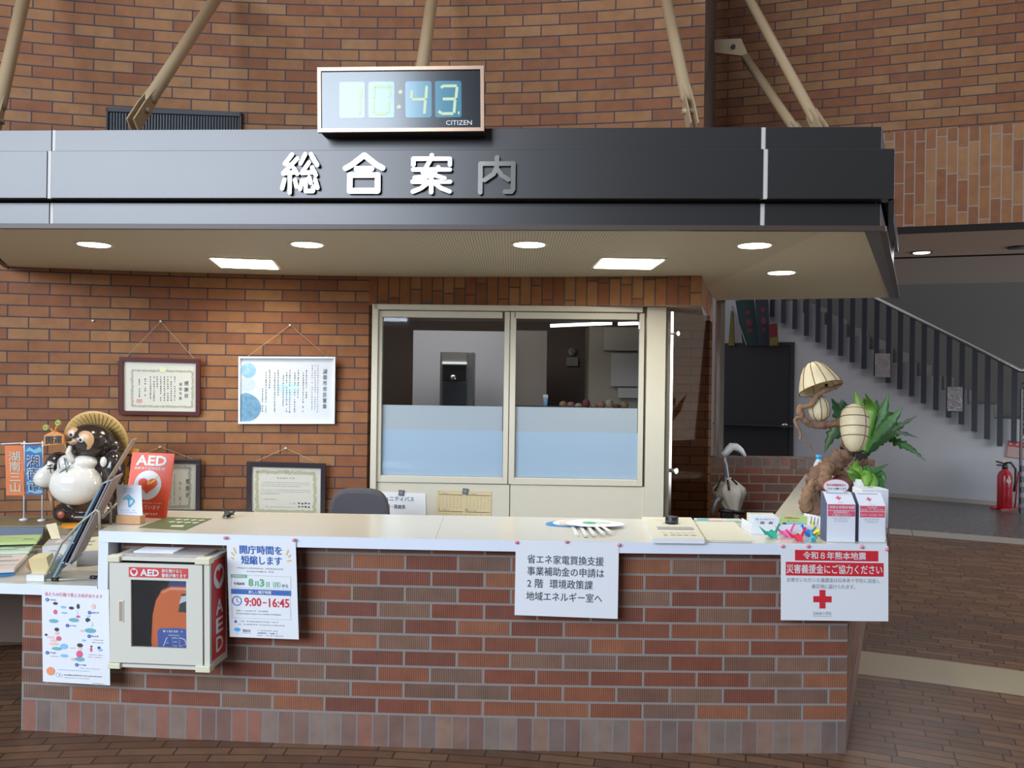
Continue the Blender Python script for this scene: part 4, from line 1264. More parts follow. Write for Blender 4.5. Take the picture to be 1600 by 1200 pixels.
# dark folded paper figure at the back edge
def crane(name, label, p, size, m, rz=0, parts=True):
    c = Matrix.Translation(p) @ Matrix.Rotation(rz, 4, 'Z') @ Matrix.Scale(size, 4)
    t = thing(name, label, 'origami', p, 'small paper origami on the counter')
    mb = MB()
    V = [Vector(q) for q in ((-.36, 0, .30), (.36, 0, .30), (0, .20, .02), (0, -.20, .02), (0, 0, .56))]
    for f in ((0, 3, 4), (3, 1, 4), (1, 2, 4), (2, 0, 4), (0, 2, 3), (1, 3, 2)): mb.poly([V[k] for k in f])
    mb.build('body', m, t, M=c)
    for sy in (-1, 1):
        mb = MB(); mb.slab([Vector((-.30, sy * .03, .42)), Vector((.30, sy * .03, .42)), Vector((.10, sy * .62, .10)), Vector((-.10, sy * .62, .10))][:: sy], Vector((0, 0, 1)), .02); mb.build('wing', m, t, M=c)
    mb = MB(); mb.slab([Vector((.10, -.03, .18)), Vector((.34, -.03, .30)), Vector((.56, -.03, .84)), Vector((.70, -.03, .70)), Vector((.50, -.03, .95))], Vector((0, 1, 0)), .07); mb.build('neck', m, t, M=c)
    mb = MB(); mb.slab([Vector((-.10, -.03, .18)), Vector((-.30, -.03, .40)), Vector((-.82, -.03, .78)), Vector((-.40, -.03, .24))], Vector((0, 1, 0)), .07); mb.build('tail', m, t, M=c)
    return t
crane('paper_crane', 'dark folded paper crane by itself near the back edge of the counter', on(357, 809, ZC + .001), .058, mat('dark green paper', (.025, .035, .03), .5), R(160))
# black device edge behind the counter
mb = MB(); a_, b_ = at(262, 797, 4.10), at(395, 800, 4.10)
bd = thing('desk_monitor', 'thin black monitor top edge with a small white tag, just behind the counter top', 'monitor', (a_ + b_) / 2)
mb.slab([a_, b_, b_ - Vector((0, 0, .26)), a_ - Vector((0, 0, .26))], Vector((0, 1, 0)), .03); mb.build('screen', M['black'], bd, .004)
mb = MB(); c_ = at(386, 801.5, 4.098); mb.box(c_, (.032, .003, .009)); mb.build('tag', M['white'], bd)
mb = MB(); m_ = (a_ + b_) / 2; mb.box2((m_.x - .03, 4.13, .62), (m_.x + .03, 4.16, m_.z - .1)); mb.box2((m_.x - .11, 4.05, .60), (m_.x + .11, 4.22, .62)); mb.build('stand', M['black'], bd)
dk = thing('office_desk', 'desk hidden behind the counter that carries the monitor', 'desk', (-1.2, 4.15, 0))
mb = MB(); mb.box2((-1.66, 4.0, .575), (-1.06, 4.62, .60)); mb.build('desk_top', M['laminate'], dk)
for x in (-1.64, -1.10):
    mb = MB(); mb.box2((x, 4.05, 0), (x + .04, 4.6, .575)); mb.build('leg', IVORY, dk)

# ================================================================ things on the side counter
# brochure rack seen from its side
rk = thing('brochure_rack', 'slanting brochure rack with wire legs on the side counter, seen edge-on', 'rack', at(100, 905, 3.46))
DDr = Vector((-.27, 1, 0)).normalized() * .22
def rq(px, py, Y=3.40): return at(px, py, Y)
WIRE = mat('grey beige wire', (.40, .38, .30), .4, .3)
def rslab(pa, pb, t, name, m, z0=0, wid=1.0):
    a, b = rq(*pa), rq(*pb)
    u = (b - a).normalized(); nn = u.cross(DDr).normalized()
    mb = MB(); mb.slab([a + DDr * z0, b + DDr * z0, b + DDr * wid, a + DDr * wid], nn, t)
    return mb.build(name, m, rk)
rslab((85, 903), (158, 762), .008, 'board', M.setdefault('rackteal', mat('blue grey board', (.22, .36, .42), .4)), 0, .45)
rslab((98, 888), (163, 758), .006, 'board', M.setdefault('rackdark', mat('dark slate board', (.05, .045, .07), .4)), 0, .8)
rslab((107, 884), (170, 754), .006, 'board', M.setdefault('racksil', mat('silver grey board', (.38, .40, .44), .35, .3)), 0, .5)
rslab((113, 876), (176, 749), .004, 'board', M['recess'], 0, 1.0)
rslab((168, 752), (207, 688), .005, 'back_board', M.setdefault('rackwood', mat('pale brown board', (.40, .31, .22), .5)), 0, .5)
for pa, pb in (((104, 848), (117, 850)), ((97, 880), (110, 884)), ((160, 757), (176, 750))):
    rslab(pa, pb, .006, 'tray_lip', M['racksil'])
for off in (0.0, 1.0):
    o_ = DDr * off
    mb = MB(); mb.tube([rq(70, 905) + o_, rq(82, 878) + o_, rq(97, 848) + o_, rq(125, 818) + o_, rq(150, 797) + o_, rq(155, 799) + o_, rq(156, 834) + o_], .0055, 0, 8); mb.build('leg', WIRE, rk)
mb = MB(); mb.tube([rq(70, 906), rq(84, 906), rq(160, 903)], .0045, 0, 8); mb.build('base_rod', WIRE, rk)
for q in ((86, 905.5), (146, 902.5)):
    mb = MB(); p = rq(*q); mb.tube([p + Vector((-.012, 0, .001)), p + Vector((.016, 0, .001))], .008, 0, 10); mb.build('rubber_foot', M['black'], rk)
mb = MB(); mb.tube([rq(156, 812) + DDr * .2, rq(178, 787) + DDr * .8], .005, 0, 8); mb.build('stay', WIRE, rk)

def flat_stack(name, label, cat, P, z0, z1, m, side=None, prints=()):
    Q = [on(px, py, z1) for px, py in P]
    t = thing(name, label, cat, sum(Q, Vector()) / len(Q) + Vector((0, 0, z0 - z1)))
    mb = MB(); mb.prism([(q.x, q.y) for q in Q], z0, z1, 0, 1)
    mb.build('pages', [side or m, m], t)
    if prints:
        s = Sheet(Q[3] + Vector((0, 0, .0004)), Q[2] + Vector((0, 0, .0004)), Q[0] + Vector((0, 0, .0004)), t)
        for pr in prints: s.rect(*pr)
        s.done()
    return t
PG = mat('pale green paper', (.52, .62, .46), .6); LG = mat('light green paper', (.44, .56, .22), .6); PEACH = mat('peach paper', (.68, .58, .52), .6)
BLUEP = mat('blue paper', (.05, .28, .62), .5); YELP = mat('yellow paper', (.70, .52, .08), .6); CREAMP = mat('cream paper', (.66, .60, .42), .6); GREYP = mat('grey paper', (.42, .40, .38), .6); DKB = mat('dark slate print', (.10, .12, .17), .5)
z_ = ZD + .001
ls = thing('leaflet_stand', 'low grey stepped stand carrying the three piles of leaflets', 'stand', (-2.4, 3.7, ZD))
mb = MB()
for (zt_, yA, yB, xr) in ((.655, 880, 866, 36), (.673, 861, 849, 40), (.698, 847, 836, 54)):
    a_, b_ = on(xr - 8, yA, zt_), on(xr - 2, yB, zt_)
    mb.prism([(-2.7, a_.y), (a_.x, a_.y), (b_.x, b_.y), (-2.7, b_.y)], z_, zt_)
mb.build('steps', GREYP, ls)
flat_stack('leaflet_stack', 'pile of leaflets with a peach cover and blue front edge on the side counter', 'leaflets', ((-70, 893), (22, 888), (44, 864), (-50, 868)), .656, .672, PEACH, None, ((.40, .15, .75, .22, GREYP), (.55, .45, .90, .50, GREYP), (.2, .7, .9, .74, M['paper'])))
p_, q_ = on(-70, 896, .660), on(23, 890, .660)
mb = MB(); mb.slab([p_ + Vector((0, -.004, 0)), q_ + Vector((0, -.004, 0)), q_ + Vector((0, -.004, -.024)), p_ + Vector((0, -.004, -.024))], Vector((0, 1, 0)), .003)
tag(mb.build('booklet', BLUEP), 'bright blue booklet edge in front of the peach leaflets', 'booklet')
flat_stack('leaflet_stack', 'pile of pale green leaflets behind the peach ones on the side counter', 'leaflets', ((-60, 863.5), (45, 860.5), (56, 847.5), (-45, 850)), .674, .687, PG, None, ((.45, .3, .6, .36, M['ink']), (.72, .55, .9, .62, M['grey_ink']), (.5, .75, .8, .8, M['grey_ink'])))
flat_stack('leaflet_stack', 'pile of bright light green leaflets in front of the dark booklet', 'leaflets', ((-50, 849), (57, 846), (66, 835), (-40, 838)), .699, .711, LG, None, ((.5, .35, .7, .45, PG), (.75, .6, .92, .7, M['grey_ink'])))
mb = MB(); a_, b_ = at(-40, 824, 4.02), at(70, 823, 4.085)
mb.slab([a_, b_, b_ - Vector((0, .01, .075)), a_ - Vector((0, .01, .075))], Vector((0, -1, 0)), .012)
tag(mb.build('booklet', DKB), 'dark slate booklet propped against the riser on the side counter', 'booklet')
mb = MB(); a_, b_ = at(72, 820, 3.99), at(88, 817, 4.03)
mb.slab([a_, b_, at(95, 842, 3.96), at(82, 846, 3.93)], Vector((.2, -1, .4)), .003)
tag(mb.build('card', CREAMP), 'small cream card leaning between the leaflets and the rack', 'card')
flat_stack('leaflet', 'brown and white leaflet lying at the foot of the statue', 'leaflets', ((66, 854), (104, 850), (114, 834), (82, 837)), z_, .700, GREYP, M['paper'], ((.1, .2, .5, .45, DKB), (.5, .55, .95, .85, PEACH)))
flat_stack('leaflet', 'leaflet with an orange block, beside the slanting rack', 'leaflets', ((108, 843), (132, 841), (140, 833), (118, 834)), z_, .705, PEACH, M['paper'], ((.05, .6, .4, .95, YELP),))
flat_stack('leaflet_stack', 'cream leaflet stack behind the rack, against the end of the higher counter', 'leaflets', ((120, 862), (153, 860), (157, 838), (132, 840)), z_, .700, CREAMP, GREYP, ((.2, .3, .8, .4, M['grey_ink']), (.2, .55, .7, .62, M['grey_ink'])))
bk = flat_stack('book', 'bright orange book lying at the feet of the statue', 'book', ((94, 823.5), (152, 821.5), (152, 815.5), (98, 817)), ZRI + .001, .742, M.setdefault('orbook', mat('orange book cover', (.75, .30, .03), .4)))
# cream box in a white tray
p = on(56, 908, z_)
t = thing('gift_box', 'small cream box standing in a white tray at the front of the side counter', 'box', p)
mb = MB(); mb.box2((p.x - .036, p.y - .005, z_), (p.x + .036, p.y + .075, z_ + .026)); mb.build('tray', M['white'], t)
mb = MB(); mb.box(p + Vector((.004, .04, .062)), (.074, .05, .070), 0, Matrix.Rotation(R(-8), 3, 'Y') @ Matrix.Rotation(R(12), 3, 'X')); mb.build('box', M.setdefault('crbox', mat('cream yellow card', (.72, .58, .30), .5)), t)
rnd = random.Random(5)
p = on(72, 872, .70)
mb = MB(); mb.ell(Vector((p.x, p.y + .02, z_ + .045)), (.075, .06, .044), 0, 18, 10, None, lambda v: v * (1 + .16 * math.sin(7 * v.x + 3 * v.y) * math.cos(6 * v.z + 5 * v.y)))
t = thing('plastic_bag', 'crumpled clear plastic bag of small goods behind the cream box', 'bag', (p.x, p.y + .02, z_))
mb.build('bag', M.setdefault('cling', mat('shiny clear plastic', (.55, .58, .66), .12, spec=.9)), t)
mb = MB(); mb.ell((p.x - .03, p.y - .01, z_ + .04), (.038, .045, .030), 0, 12, 8); mb.build('contents', M['rose'] if False else mat('red brown goods', (.35, .12, .07), .5), t)

# ---------------------------------------------------------------- raccoon dog statue
YT = 4.24
def tq(px, py, Y=YT): return at(px, py, Y)
K = YT / FPX
tk = thing('raccoon_dog_statue', 'glazed ceramic raccoon dog statue with a straw hat and white belly', 'statue', Vector((tq(135, 815).x, YT, ZRI)))
GLZ = mat('dark brown glaze', (.030, .020, .017), .16, spec=.7, noise=.25, nscale=14)
WGL = mat('white glaze', (.72, .68, .62), .10, spec=.8)
TAN = mat('tan face glaze', (.55, .32, .15), .3); STRAW = mat('straw yellow glaze', (.56, .36, .12), .4, noise=.18, nscale=60, bump=.4)
def E(mb, px, py, dy, rx, ry, rz, **k):      # ellipsoid: centre pixel, depth offset (m), radii in pixels
    mb.ell(tq(px, py) + Vector((0, dy, 0)), (rx * K, ry * K, rz * K), 0, k.pop('seg', 24), k.pop('rings', 14), **k)
mb = MB()
E(mb, 136, 762, .03, 44, 36, 52); E(mb, 141, 690, 0, 36, 30, 29); E(mb, 140, 728, .03, 40, 30, 22)
E(mb, 178, 735, 0, 17, 18, 30); E(mb, 88, 728, .02, 20, 16, 22); E(mb, 108, 800, 0, 22, 28, 17); E(mb, 165, 800, 0, 22, 28, 17); E(mb, 136, 806, .02, 38, 30, 12)
E(mb, 176, 700, .03, 9, 10, 12); E(mb, 108, 680, .03, 8, 8, 10)
b = mb.build('body', GLZ, tk)
rm = b.modifiers.new('merge', 'REMESH'); rm.mode = 'VOXEL'; rm.voxel_size = .0065; rm.use_smooth_shade = True
sm = b.modifiers.new('smooth', 'SMOOTH'); sm.factor = .6; sm.iterations = 6
mb = MB(); E(mb, 128, 754, -.055, 40, 30, 33); E(mb, 117, 722, -.045, 20, 18, 14); E(mb, 140, 722, -.05, 20, 18, 13)
b = mb.build('belly', WGL, tk)
rm = b.modifiers.new('merge', 'REMESH'); rm.mode = 'VOXEL'; rm.voxel_size = .006; rm.use_smooth_shade = True
sm = b.modifiers.new('smooth', 'SMOOTH'); sm.factor = .6; sm.iterations = 8
mb = MB(); E(mb, 123, 680, -.0635, 12.5, 4.8, 15); mb.build('face_patch', TAN, tk)
mb = MB(); E(mb, 145.5, 687.5, -.079, 14.5, 5.0, 16); mb.build('face_patch', TAN, tk)
mb = MB(); E(mb, 130, 688.5, -.084, 8, 11, 5.5); mb.build('muzzle', mat('pale muzzle glaze', (.42, .27, .17), .25), tk)
mb = MB(); E(mb, 127.5, 684.5, -.117, 3.2, 2.6, 2.4); mb.build('nose', M['black'], tk)
for px, py, dy in ((125, 677.5, -.0795), (142, 685, -.0960)):
    mb = MB(); E(mb, px, py, dy, 4.5, 2.4, 4.5); ey = mb.build('eye', WGL, tk)
    mb = MB(); E(mb, px - .3, py + .2, dy - .0055, 2.5, 1.2, 2.7); mb.build('pupil', M['black'], ey)
mb = MB(); mb.tube([tq(127, 694) + Vector((0, -.105, 0)), tq(124, 704) + Vector((0, -.105, 0)), tq(126, 714) + Vector((0, -.095, 0)), tq(131, 720) + Vector((0, -.10, 0))], [.008, .014, .016, .012], 0, 12); mb.build('chin_tuft', WGL, tk)
# hat: tilted disc with rolled rim behind the head
hc = tq(139, 690) + Vector((0, .085, 0))
Mh = Matrix.Rotation(R(-16), 3, 'Y') @ Matrix.Rotation(R(104), 3, 'X')
mb = MB(); mb.lathe([(.001, -.050), (.06, -.040), (.125, -.012), (.158, .004), (.164, .014), (.156, .020), (.12, .010), (.06, -.006), (.001, -.012)], hc, 40, 0, True, Mh)
hat = mb.build('straw_hat', STRAW, tk)
mb = MB()
for k in range(0, 360, 9):
    a_ = R(k); mb.tube([hc + Mh @ Vector((math.cos(a_) * r_, math.sin(a_) * r_, z_h)) for r_, z_h in ((.06, -.005), (.115, .010), (.152, .021))], .0016, 0, 5)
mb.build('hat_weave', mat('brown straw lines', (.30, .17, .06), .5), hat)
# sake bottle in the paw, plaque, cord and paws
bc = tq(86, 741) + Vector((0, -.09, 0))
Mb = Matrix.Rotation(R(24), 3, 'Y')
mb = MB(); mb.lathe([(.025, -.052), (.042, -.038), (.048, -.012), (.040, .020), (.024, .045), (.016, .062), (.019, .076), (.013, .080)], bc, 22, 0, True, Mb); sb_ = mb.build('sake_bottle', WGL, tk)
for i, (px, py, ch, h_) in enumerate(((78, 733, '千', 15), (90, 726, '八', 9))):
    o_ = tq(px, py, YT - .155); S5 = Sheet(o_ + Vector((-.016, .016 * (i == 1), .022)), o_ + Vector((.016, 0, .024)), o_ + Vector((-.016, .012, -.022)), sb_)
    S5.text(ch, 0, 0, 1, 1, M['black'], bold=.03); S5.done()
mb = MB(); E(mb, 99, 716, -.06, 9, 9, 10); mb.build('paw', GLZ, tk)
mb = MB(); E(mb, 171, 720, -.062, 5, 4, 8); mb.build('sleeve_patch', WGL, tk)
PLQ = mat('orange brown plaque', (.62, .25, .06), .4)
mb = MB(); mb.slab([tq(x, y, 4.12) for x, y in ((68, 697), (68.5, 680), (84, 672.5), (99, 680), (99.5, 694))], Vector((0, 1, 0)), .015); pl = mb.build('plaque', PLQ, tk, .003)
S6 = Sheet(tq(70, 682, 4.118), tq(98, 681, 4.118), tq(70, 695, 4.118), pl); S6.text('開運', .05, .0, .95, .92, M['black'], bold=.02); S6.done()
mb = MB(); mb.tube([tq(86, 676, 4.125), tq(88, 668, 4.125), tq(92, 664, 4.125)], .006, 0, 8); mb.tube([tq(85, 675, 4.125), tq(80, 671, 4.125), tq(74, 668, 4.125)], .005, 0, 8); mb.build('ornament_stem', PLQ, pl)
for px, py in ((72, 668), (91, 661)):
    mb = MB(); p = tq(px, py, 4.115); mb.lathe([(.015, -.004), (.0175, 0), (.015, .004)], p, 18, 0, True, Matrix.Rotation(R(90), 3, 'X')); rn = mb.build('coin', mat('green glaze', (.20, .26, .08), .35), tk)
    mb = MB(); mb.tube([p + Vector((.009 * math.cos(a_ * .7854), -.006, .009 * math.sin(a_ * .7854))) for a_ in range(9)], .0016, 0, 6); mb.build('coin_ring', M['yel'], rn)
CORD = mat('grey green cord', (.17, .23, .22), .5)
mb = MB(); mb.tube([tq(x, y) + Vector((0, d_, 0)) for x, y, d_ in ((117, 713, -.10), (121, 720, -.117), (125, 728, -.128), (126, 736, -.13))], .0035, 0, 8); mb.tube([tq(x, y) + Vector((0, d_, 0)) for x, y, d_ in ((114, 735, -.125), (120, 730, -.128), (125, 728, -.13), (130, 725, -.127))], .0035, 0, 8); mb.build('neck_cord', CORD, tk)
mb = MB(); E(mb, 110, 800, -.088, 6, 3, 6); mb.build('red_mark', mat('red brown glaze', (.32, .08, .045), .3), tk)
mb = MB(); mb.tube([tq(88, 765) + Vector((0, -.06, 0)), tq(93, 780) + Vector((0, -.07, 0)), tq(95, 795) + Vector((0, -.07, 0))], [.012, .010, .007], 0, 10); mb.build('tassel', mat('tan glaze strap', (.34, .18, .09), .35), tk)
mb = MB(); p = tq(174, 788) + Vector((0, -.10, 0)); mb.ell(p, (.030, .02, .045), 0, 16, 10); lg_ = mb.build('account_book', WGL, tk)
S7 = Sheet(p + Vector((-.02, -.022, .03)), p + Vector((.022, -.022, .03)), p + Vector((-.02, -.022, -.03)), lg_); S7.text('通', 0, 0, 1, 1, M['black'], bold=.03); S7.done()

# ---------------------------------------------------------------- small flags
def flag(label, px0, px1, ytop, ybot, ybase, pxpole, m, txt, tm, Y, xb0=None, base_z=ZRI, rs_=None):
    t = thing('small_flag', label, 'flag', Vector((at(pxpole, ybase, Y).x, Y, base_z)), 'small upright flags beside the statue')
    pp = at(pxpole, ytop - 6, Y); 
    mb = MB(); mb.tube([Vector((pp.x + .004, Y, base_z)), pp], .0038, 0, 8); mb.lathe([(.022, 0), (.022, .006), (.006, .010)], (pp.x + .004, Y, base_z), 16); mb.build('pole', M['white'], t)
    a_, b_ = at(px0 - 6, ytop - 1.5, Y), at(pxpole + 3, ytop - 3, Y)
    mb = MB(); mb.tube([a_, b_], .003, 0, 8); mb.build('crossbar', M['white'], t)
    tl, tr, bl = at(px0, ytop + 1, Y - .006), at(px1, ytop + 1, Y - .006), at(px0 + 2, ybot, Y - .006)
    s = Sheet(tl, tr, bl, t); s.body('cloth', m, .0012)
    if rs_: rs_(s)
    if txt: s.text(txt, .22, .12, .84, .93, tm, vertical=True, bold=.012, z=.002, space=1.0)
    s.done()
    for py in (ytop + 3, (ytop + ybot) / 2, ybot - 4):
        mb = MB(); mb.box(at((px1 + pxpole) / 2, py, Y - .003), (max(.01, abs(pxpole - px1) * Y / FPX + .006), .004, .006)); mb.build('loop', M['white'], t)
    return t
ORF = mat('orange flag cloth', (.62, .16, .045), .6, noise=.25, nscale=12); BLF = mat('blue flag cloth', (.035, .13, .36), .6, noise=.4, nscale=12); YEF = mat('amber flag cloth', (.66, .30, .04), .6, noise=.2, nscale=14)
GRN_ = mat('grey cream print', (.48, .47, .36), .6)
flag('orange small flag with four large grey characters, left of the blue flag', 7.5, 36, 695, 774, 808, 38, ORF, '湖南三山', GRN_, 4.28)
def waves(s):
    for k, (y, h_) in enumerate(((.03, .10), (.44, .16), (.70, .10), (.90, .06))): s.poly([(.0, y + h_), (.25, y), (.55, y + h_ * .6), (.9, y), (1, y + h_ * .4), (1, y + h_), (.6, y + h_ * 1.3), (.3, y + h_ * .8)], TEAL, 'wave', .0013)
flag('blue small flag with three large characters, between the orange flag and the statue', 39, 65, 695, 773, 808, 66.5, BLF, None, None, 4.27, rs_=lambda s: (waves(s), s.text('湖南市', .10, .20, .86, .94, M['white'], 'lettering_edge', vertical=True, bold=.018, z=.0018), s.text('湖南市', .13, .21, .84, .935, M['ink'], vertical=True, bold=.004, z=.0026)))
flag('amber small flag half hidden behind the red board', 193, 216, 700, 775, 808, 191.5, YEF, '石部', M['ink'], 4.37, base_z=ZRI)
# ================================================================ framed pages on the curved wall
def framed(label, TL, TR, BL, hook, fm, fw, pm, lean=.03, frame_name='certificate'):
    tl, tr, bl = wallpt(*TL, .012 + lean), wallpt(*TR, .012 + lean), wallpt(*BL, .012)
    bl = Vector((bl.x, bl.y, bl.z))
    t = thing(frame_name, label, 'framed certificate' if frame_name == 'certificate' else 'framed poster', (tl + tr) / 2)
    s = Sheet(tl, tr, bl, t)
    k = s.w / s.h
    mb = MB()
    for x0, y0, x1, y1 in ((0, 0, 1, fw * k), (0, 1 - fw * k, 1, 1), (0, fw * k, fw, 1 - fw * k), (1 - fw, fw * k, 1, 1 - fw * k)):
        mb.slab([s.p(x0, y0, -.006), s.p(x1, y0, -.006), s.p(x1, y1, -.006), s.p(x0, y1, -.006)], s.n, .020)
    mb.build('frame', fm, t, .003)
    s.body('page', pm, .006, fw * .7, fw * k * .7, 1 - fw * .7, 1 - fw * k * .7)
    h = wallpt(*hook, .010)
    mb = MB(); mb.tube([s.p(.07, .02, 0), h, s.p(.93, .02, 0)], .0013, 0, 6); mb.build('string', M.setdefault('string', mat('hanging string', (.50, .40, .26), .7)), t)
    mb = MB(); mb.tube([h + Vector((0, .012, 0)), h - Vector((0, .008, 0))], [.003, .006], 0, 8); mb.build('hook', M['joint'], t)
    return s
BROWNF = mat('dark red wood frame', (.085, .022, .022), .3, spec=.6); BLACKF = mat('dark wood frame', (.030, .022, .030), .3, spec=.6)
CINK = mat('certificate ink', (.12, .11, .10), .6); CERT = mat('cream certificate page', (.66, .64, .55), .30, spec=.6); WHITEF = mat('white metal frame', (.74, .78, .84), .35)
CHAR = mat('white poster page', (.66, .70, .75), .18, spec=.8); ORN = mat('grey green ornament', (.40, .39, .30), .6); ORN2 = mat('olive ornament', (.46, .43, .27), .6)
def ornate(s, x0, y0, x1, y1, w, m, seed):
    rnd = random.Random(seed); k = s.w / s.h
    n = 40
    for i in range(n):
        x = x0 + (x1 - x0) * (i + .5) / n
        for yy in (y0, y1): s.disc(x, yy + rnd.uniform(-.3, .3) * w, w * rnd.uniform(.45, .8), m, 'ornament', .0012 + .00002 * i, n=8)
    for i in range(26):
        y = y0 + (y1 - y0) * (i + .5) / 26
        for xx in (x0, x1): s.disc(xx + rnd.uniform(-.3, .3) * w, y, w * rnd.uniform(.45, .8), m, 'ornament', .0012 + .00002 * i, n=8)
s = framed('framed certificate in a dark red wooden frame at the upper left of the wall', (186, 557.5), (313, 560.5), (187.5, 648), (250, 502), BROWNF, .055, CERT)
cr = lambda x, y: ((x - 60) / 1385.0, (y - 80 - (x - 60) * .012) / 1010.0)
ornate(s, *cr(275, 310), *cr(1305, 945), .020, ORN, 3)
s.disc(*cr(795, 295), .042, M.setdefault('paleyel', mat('pale yellow crest', (.70, .70, .42), .6)), 'crest', .0022, ry=.05)
s.text('感謝状', *cr(1165, 490), *cr(1240, 790), M['ink'], vertical=True, bold=.004, space=1.3)
s.text('湖南市殿', *cr(1075, 520), *cr(1125, 825), M['ink'], vertical=True, space=1.3)
for x, y0, y1 in ((990, 415, 870), (930, 415, 870), (870, 415, 870), (812, 415, 870), (750, 415, 870), (690, 415, 640), (635, 415, 870), (575, 415, 835), (485, 450, 795), (385, 465, 785)):
    s.marks(*cr(x, y0), *cr(x + 24, y1), M['ink'] if x < 400 else CINK, vertical=True, pitch=.040)
s.rect(*cr(350, 812), *cr(440, 878), M.setdefault('seal', mat('red seal', (.66, .30, .26), .6)), 'seal')
s.done()
s = framed('white framed civic poster with vertical text and blue pictures, beside the office window', (373, 557), (524, 557.5), (374, 662), (452, 508), WHITEF, .018, CHAR, frame_name='framed_poster')
cr = lambda x, y: ((x - 125) / 1420.0, (y - 110) / 1010.0)
s.disc(*cr(262, 318), .078, M.setdefault('pic1', mat('sky blue picture', (.30, .52, .72), .3, noise=.35, nscale=40)), 'picture')
s.disc(*cr(255, 520), .076, M.setdefault('pic2', mat('pale blue grey picture', (.52, .60, .66), .3, noise=.15, nscale=60)), 'picture', .001)
P = [cr(152, 680)] + [cr(152 + 300 * math.sin(t), 880 - 235 * math.cos(t)) for t in [i * math.pi / 14 for i in range(1, 14)]] + [cr(152, 1085)]
P = [(x, min(y, .965)) for x, y in P]
s.poly(P, M.setdefault('pic3', mat('slate blue picture', (.16, .32, .46), .3, noise=.5, nscale=45)), 'picture', .0016)
s.disc(*cr(850, 585), .115, M.setdefault('paleb', mat('pale sky blue print', (.50, .66, .82), .4)), 'emblem', .001, ry=.09); s.disc(*cr(850, 755), .034, M['paleb'], 'emblem', .001)
s.text('湖南市市民憲章', *cr(1360, 295), *cr(1420, 895), M['ink'], vertical=True, bold=.004, space=1.1)
for x, y0, y1 in ((1275, 235, 970), (1235, 235, 935), (1190, 235, 920), (1105, 310, 740), (1060, 345, 965), (985, 310, 745), (935, 345, 960), (862, 310, 960), (815, 345, 960), (765, 390, 860), (690, 310, 700), (640, 345, 960), (565, 310, 590), (512, 345, 960), (462, 590, 965)):
    s.marks(*cr(x, y0), *cr(x + 20, y1), M['grey_ink'] if x > 1150 else CINK, vertical=True, pitch=.036)
s.done()
s = framed('black framed certificate low on the wall, half hidden by the red board', (196, 716), (316, 717), (197, 803), (252, 698), BLACKF, .062, CERT)
ornate(s, .15, .16, .85, .86, .028, ORN, 8)
s.text('感謝状', .80, .36, .855, .70, M['ink'], vertical=True, bold=.004, space=1.25); s.marks(.715, .42, .742, .84, M['grey_ink'], vertical=True, pitch=.09)
for x in (.64, .59, .54, .49): s.marks(x, .28, x + .022, .84, M['grey_ink'], vertical=True, pitch=.04)
s.done()
s = framed('black framed certificate with an olive border, just above the counter left of the chair', (388, 721), (511, 724), (389, 812), (448, 700), BLACKF, .060, CERT)
cr = lambda x, y: ((x - 90) / 1400.0, (y - 120 - (x - 90) * .012) / 1040.0)
ornate(s, *cr(265, 300), *cr(1290, 1010), .030, ORN2, 12)
s.disc(*cr(782, 295), .035, ORN, 'crest', .0022, ry=.03); s.text('土地等の寄附', *cr(620, 392), *cr(935, 425), M['grey_ink']) if False else s.marks(*cr(620, 392), *cr(935, 425), M['grey_ink'], pitch=.04)
for x0, x1, y in ((365, 1210, 475), (340, 1220, 508), (340, 1050, 542), (340, 1225, 610), (320, 1225, 645), (330, 690, 678), (360, 620, 775), (850, 960, 850), (410, 960, 915)): s.marks(*cr(x0, y), *cr(x1, y + 22), M['grey_ink'])
for y in (840, 900): s.marks(*cr(1000, y), *cr(1225, y + 36), M['ink'], pitch=.042)
s.done()
n_ = wallpt(144, 501, .004)
mb = MB(); mb.tube([n_ + Vector((0, .012, 0)), n_ - Vector((0, .006, 0))], [.003, .006], 0, 8)
tag(mb.build('wall_nail', M['joint']), 'small pale nail in the wall left of the dark red framed certificate', 'nail')

# pages on the screen panel
def panel_sheet(name, label, cat, TL, TR, BL, m, off=.010):
    tl, tr, bl = wp(*TL, off), wp(*TR, off), wp(*BL, off)
    t = thing(name, label, cat, (tl + tr) / 2)
    s = Sheet(tl, tr, bl, t); s.body('page', m, .001)
    return s
s = panel_sheet('notice', 'white bus notice held by a clip on the screen panel behind the chair', 'notice', (581, 768), (665, 771), (582, 850), M['paper'])
s.text('コミュニティバス', .06, .075, .78, .165, M['ink'], bold=.006); s.text('時刻・路線表', .20, .23, .62, .31, M['ink'], bold=.006); s.text('市役所管理課', .30, .42, .95, .54, M['ink'], bold=.008); s.done()
s = panel_sheet('calendar', 'cream paper calendar with four months of dates held by a clip on the screen', 'calendar', (683, 765.5), (768, 768), (681, 850), M.setdefault('calp', mat('tan calendar paper', (.62, .50, .27), .6)))
for k, (x, y, n_) in enumerate(((.02, .02, '7'), (.52, .02, '8'), (.02, .33, '9'), (.52, .33, '10'))):
    s.text(n_, x + .01, y, x + (.03 if k < 3 else .055), y + .045, M['ink']); s.rect(x + .01, y + .055, x + .46, y + .064, M['ink'], 'rule'); s.marks(x + .08, y + .018, x + .22, y + .045, M['grey_ink'])
    for r_i in range(5): s.marks(x + .02, y + .095 + .046 * r_i, x + .47, y + .115 + .046 * r_i, M['grey_ink'], pitch=.066, fill=.35)
s.done()
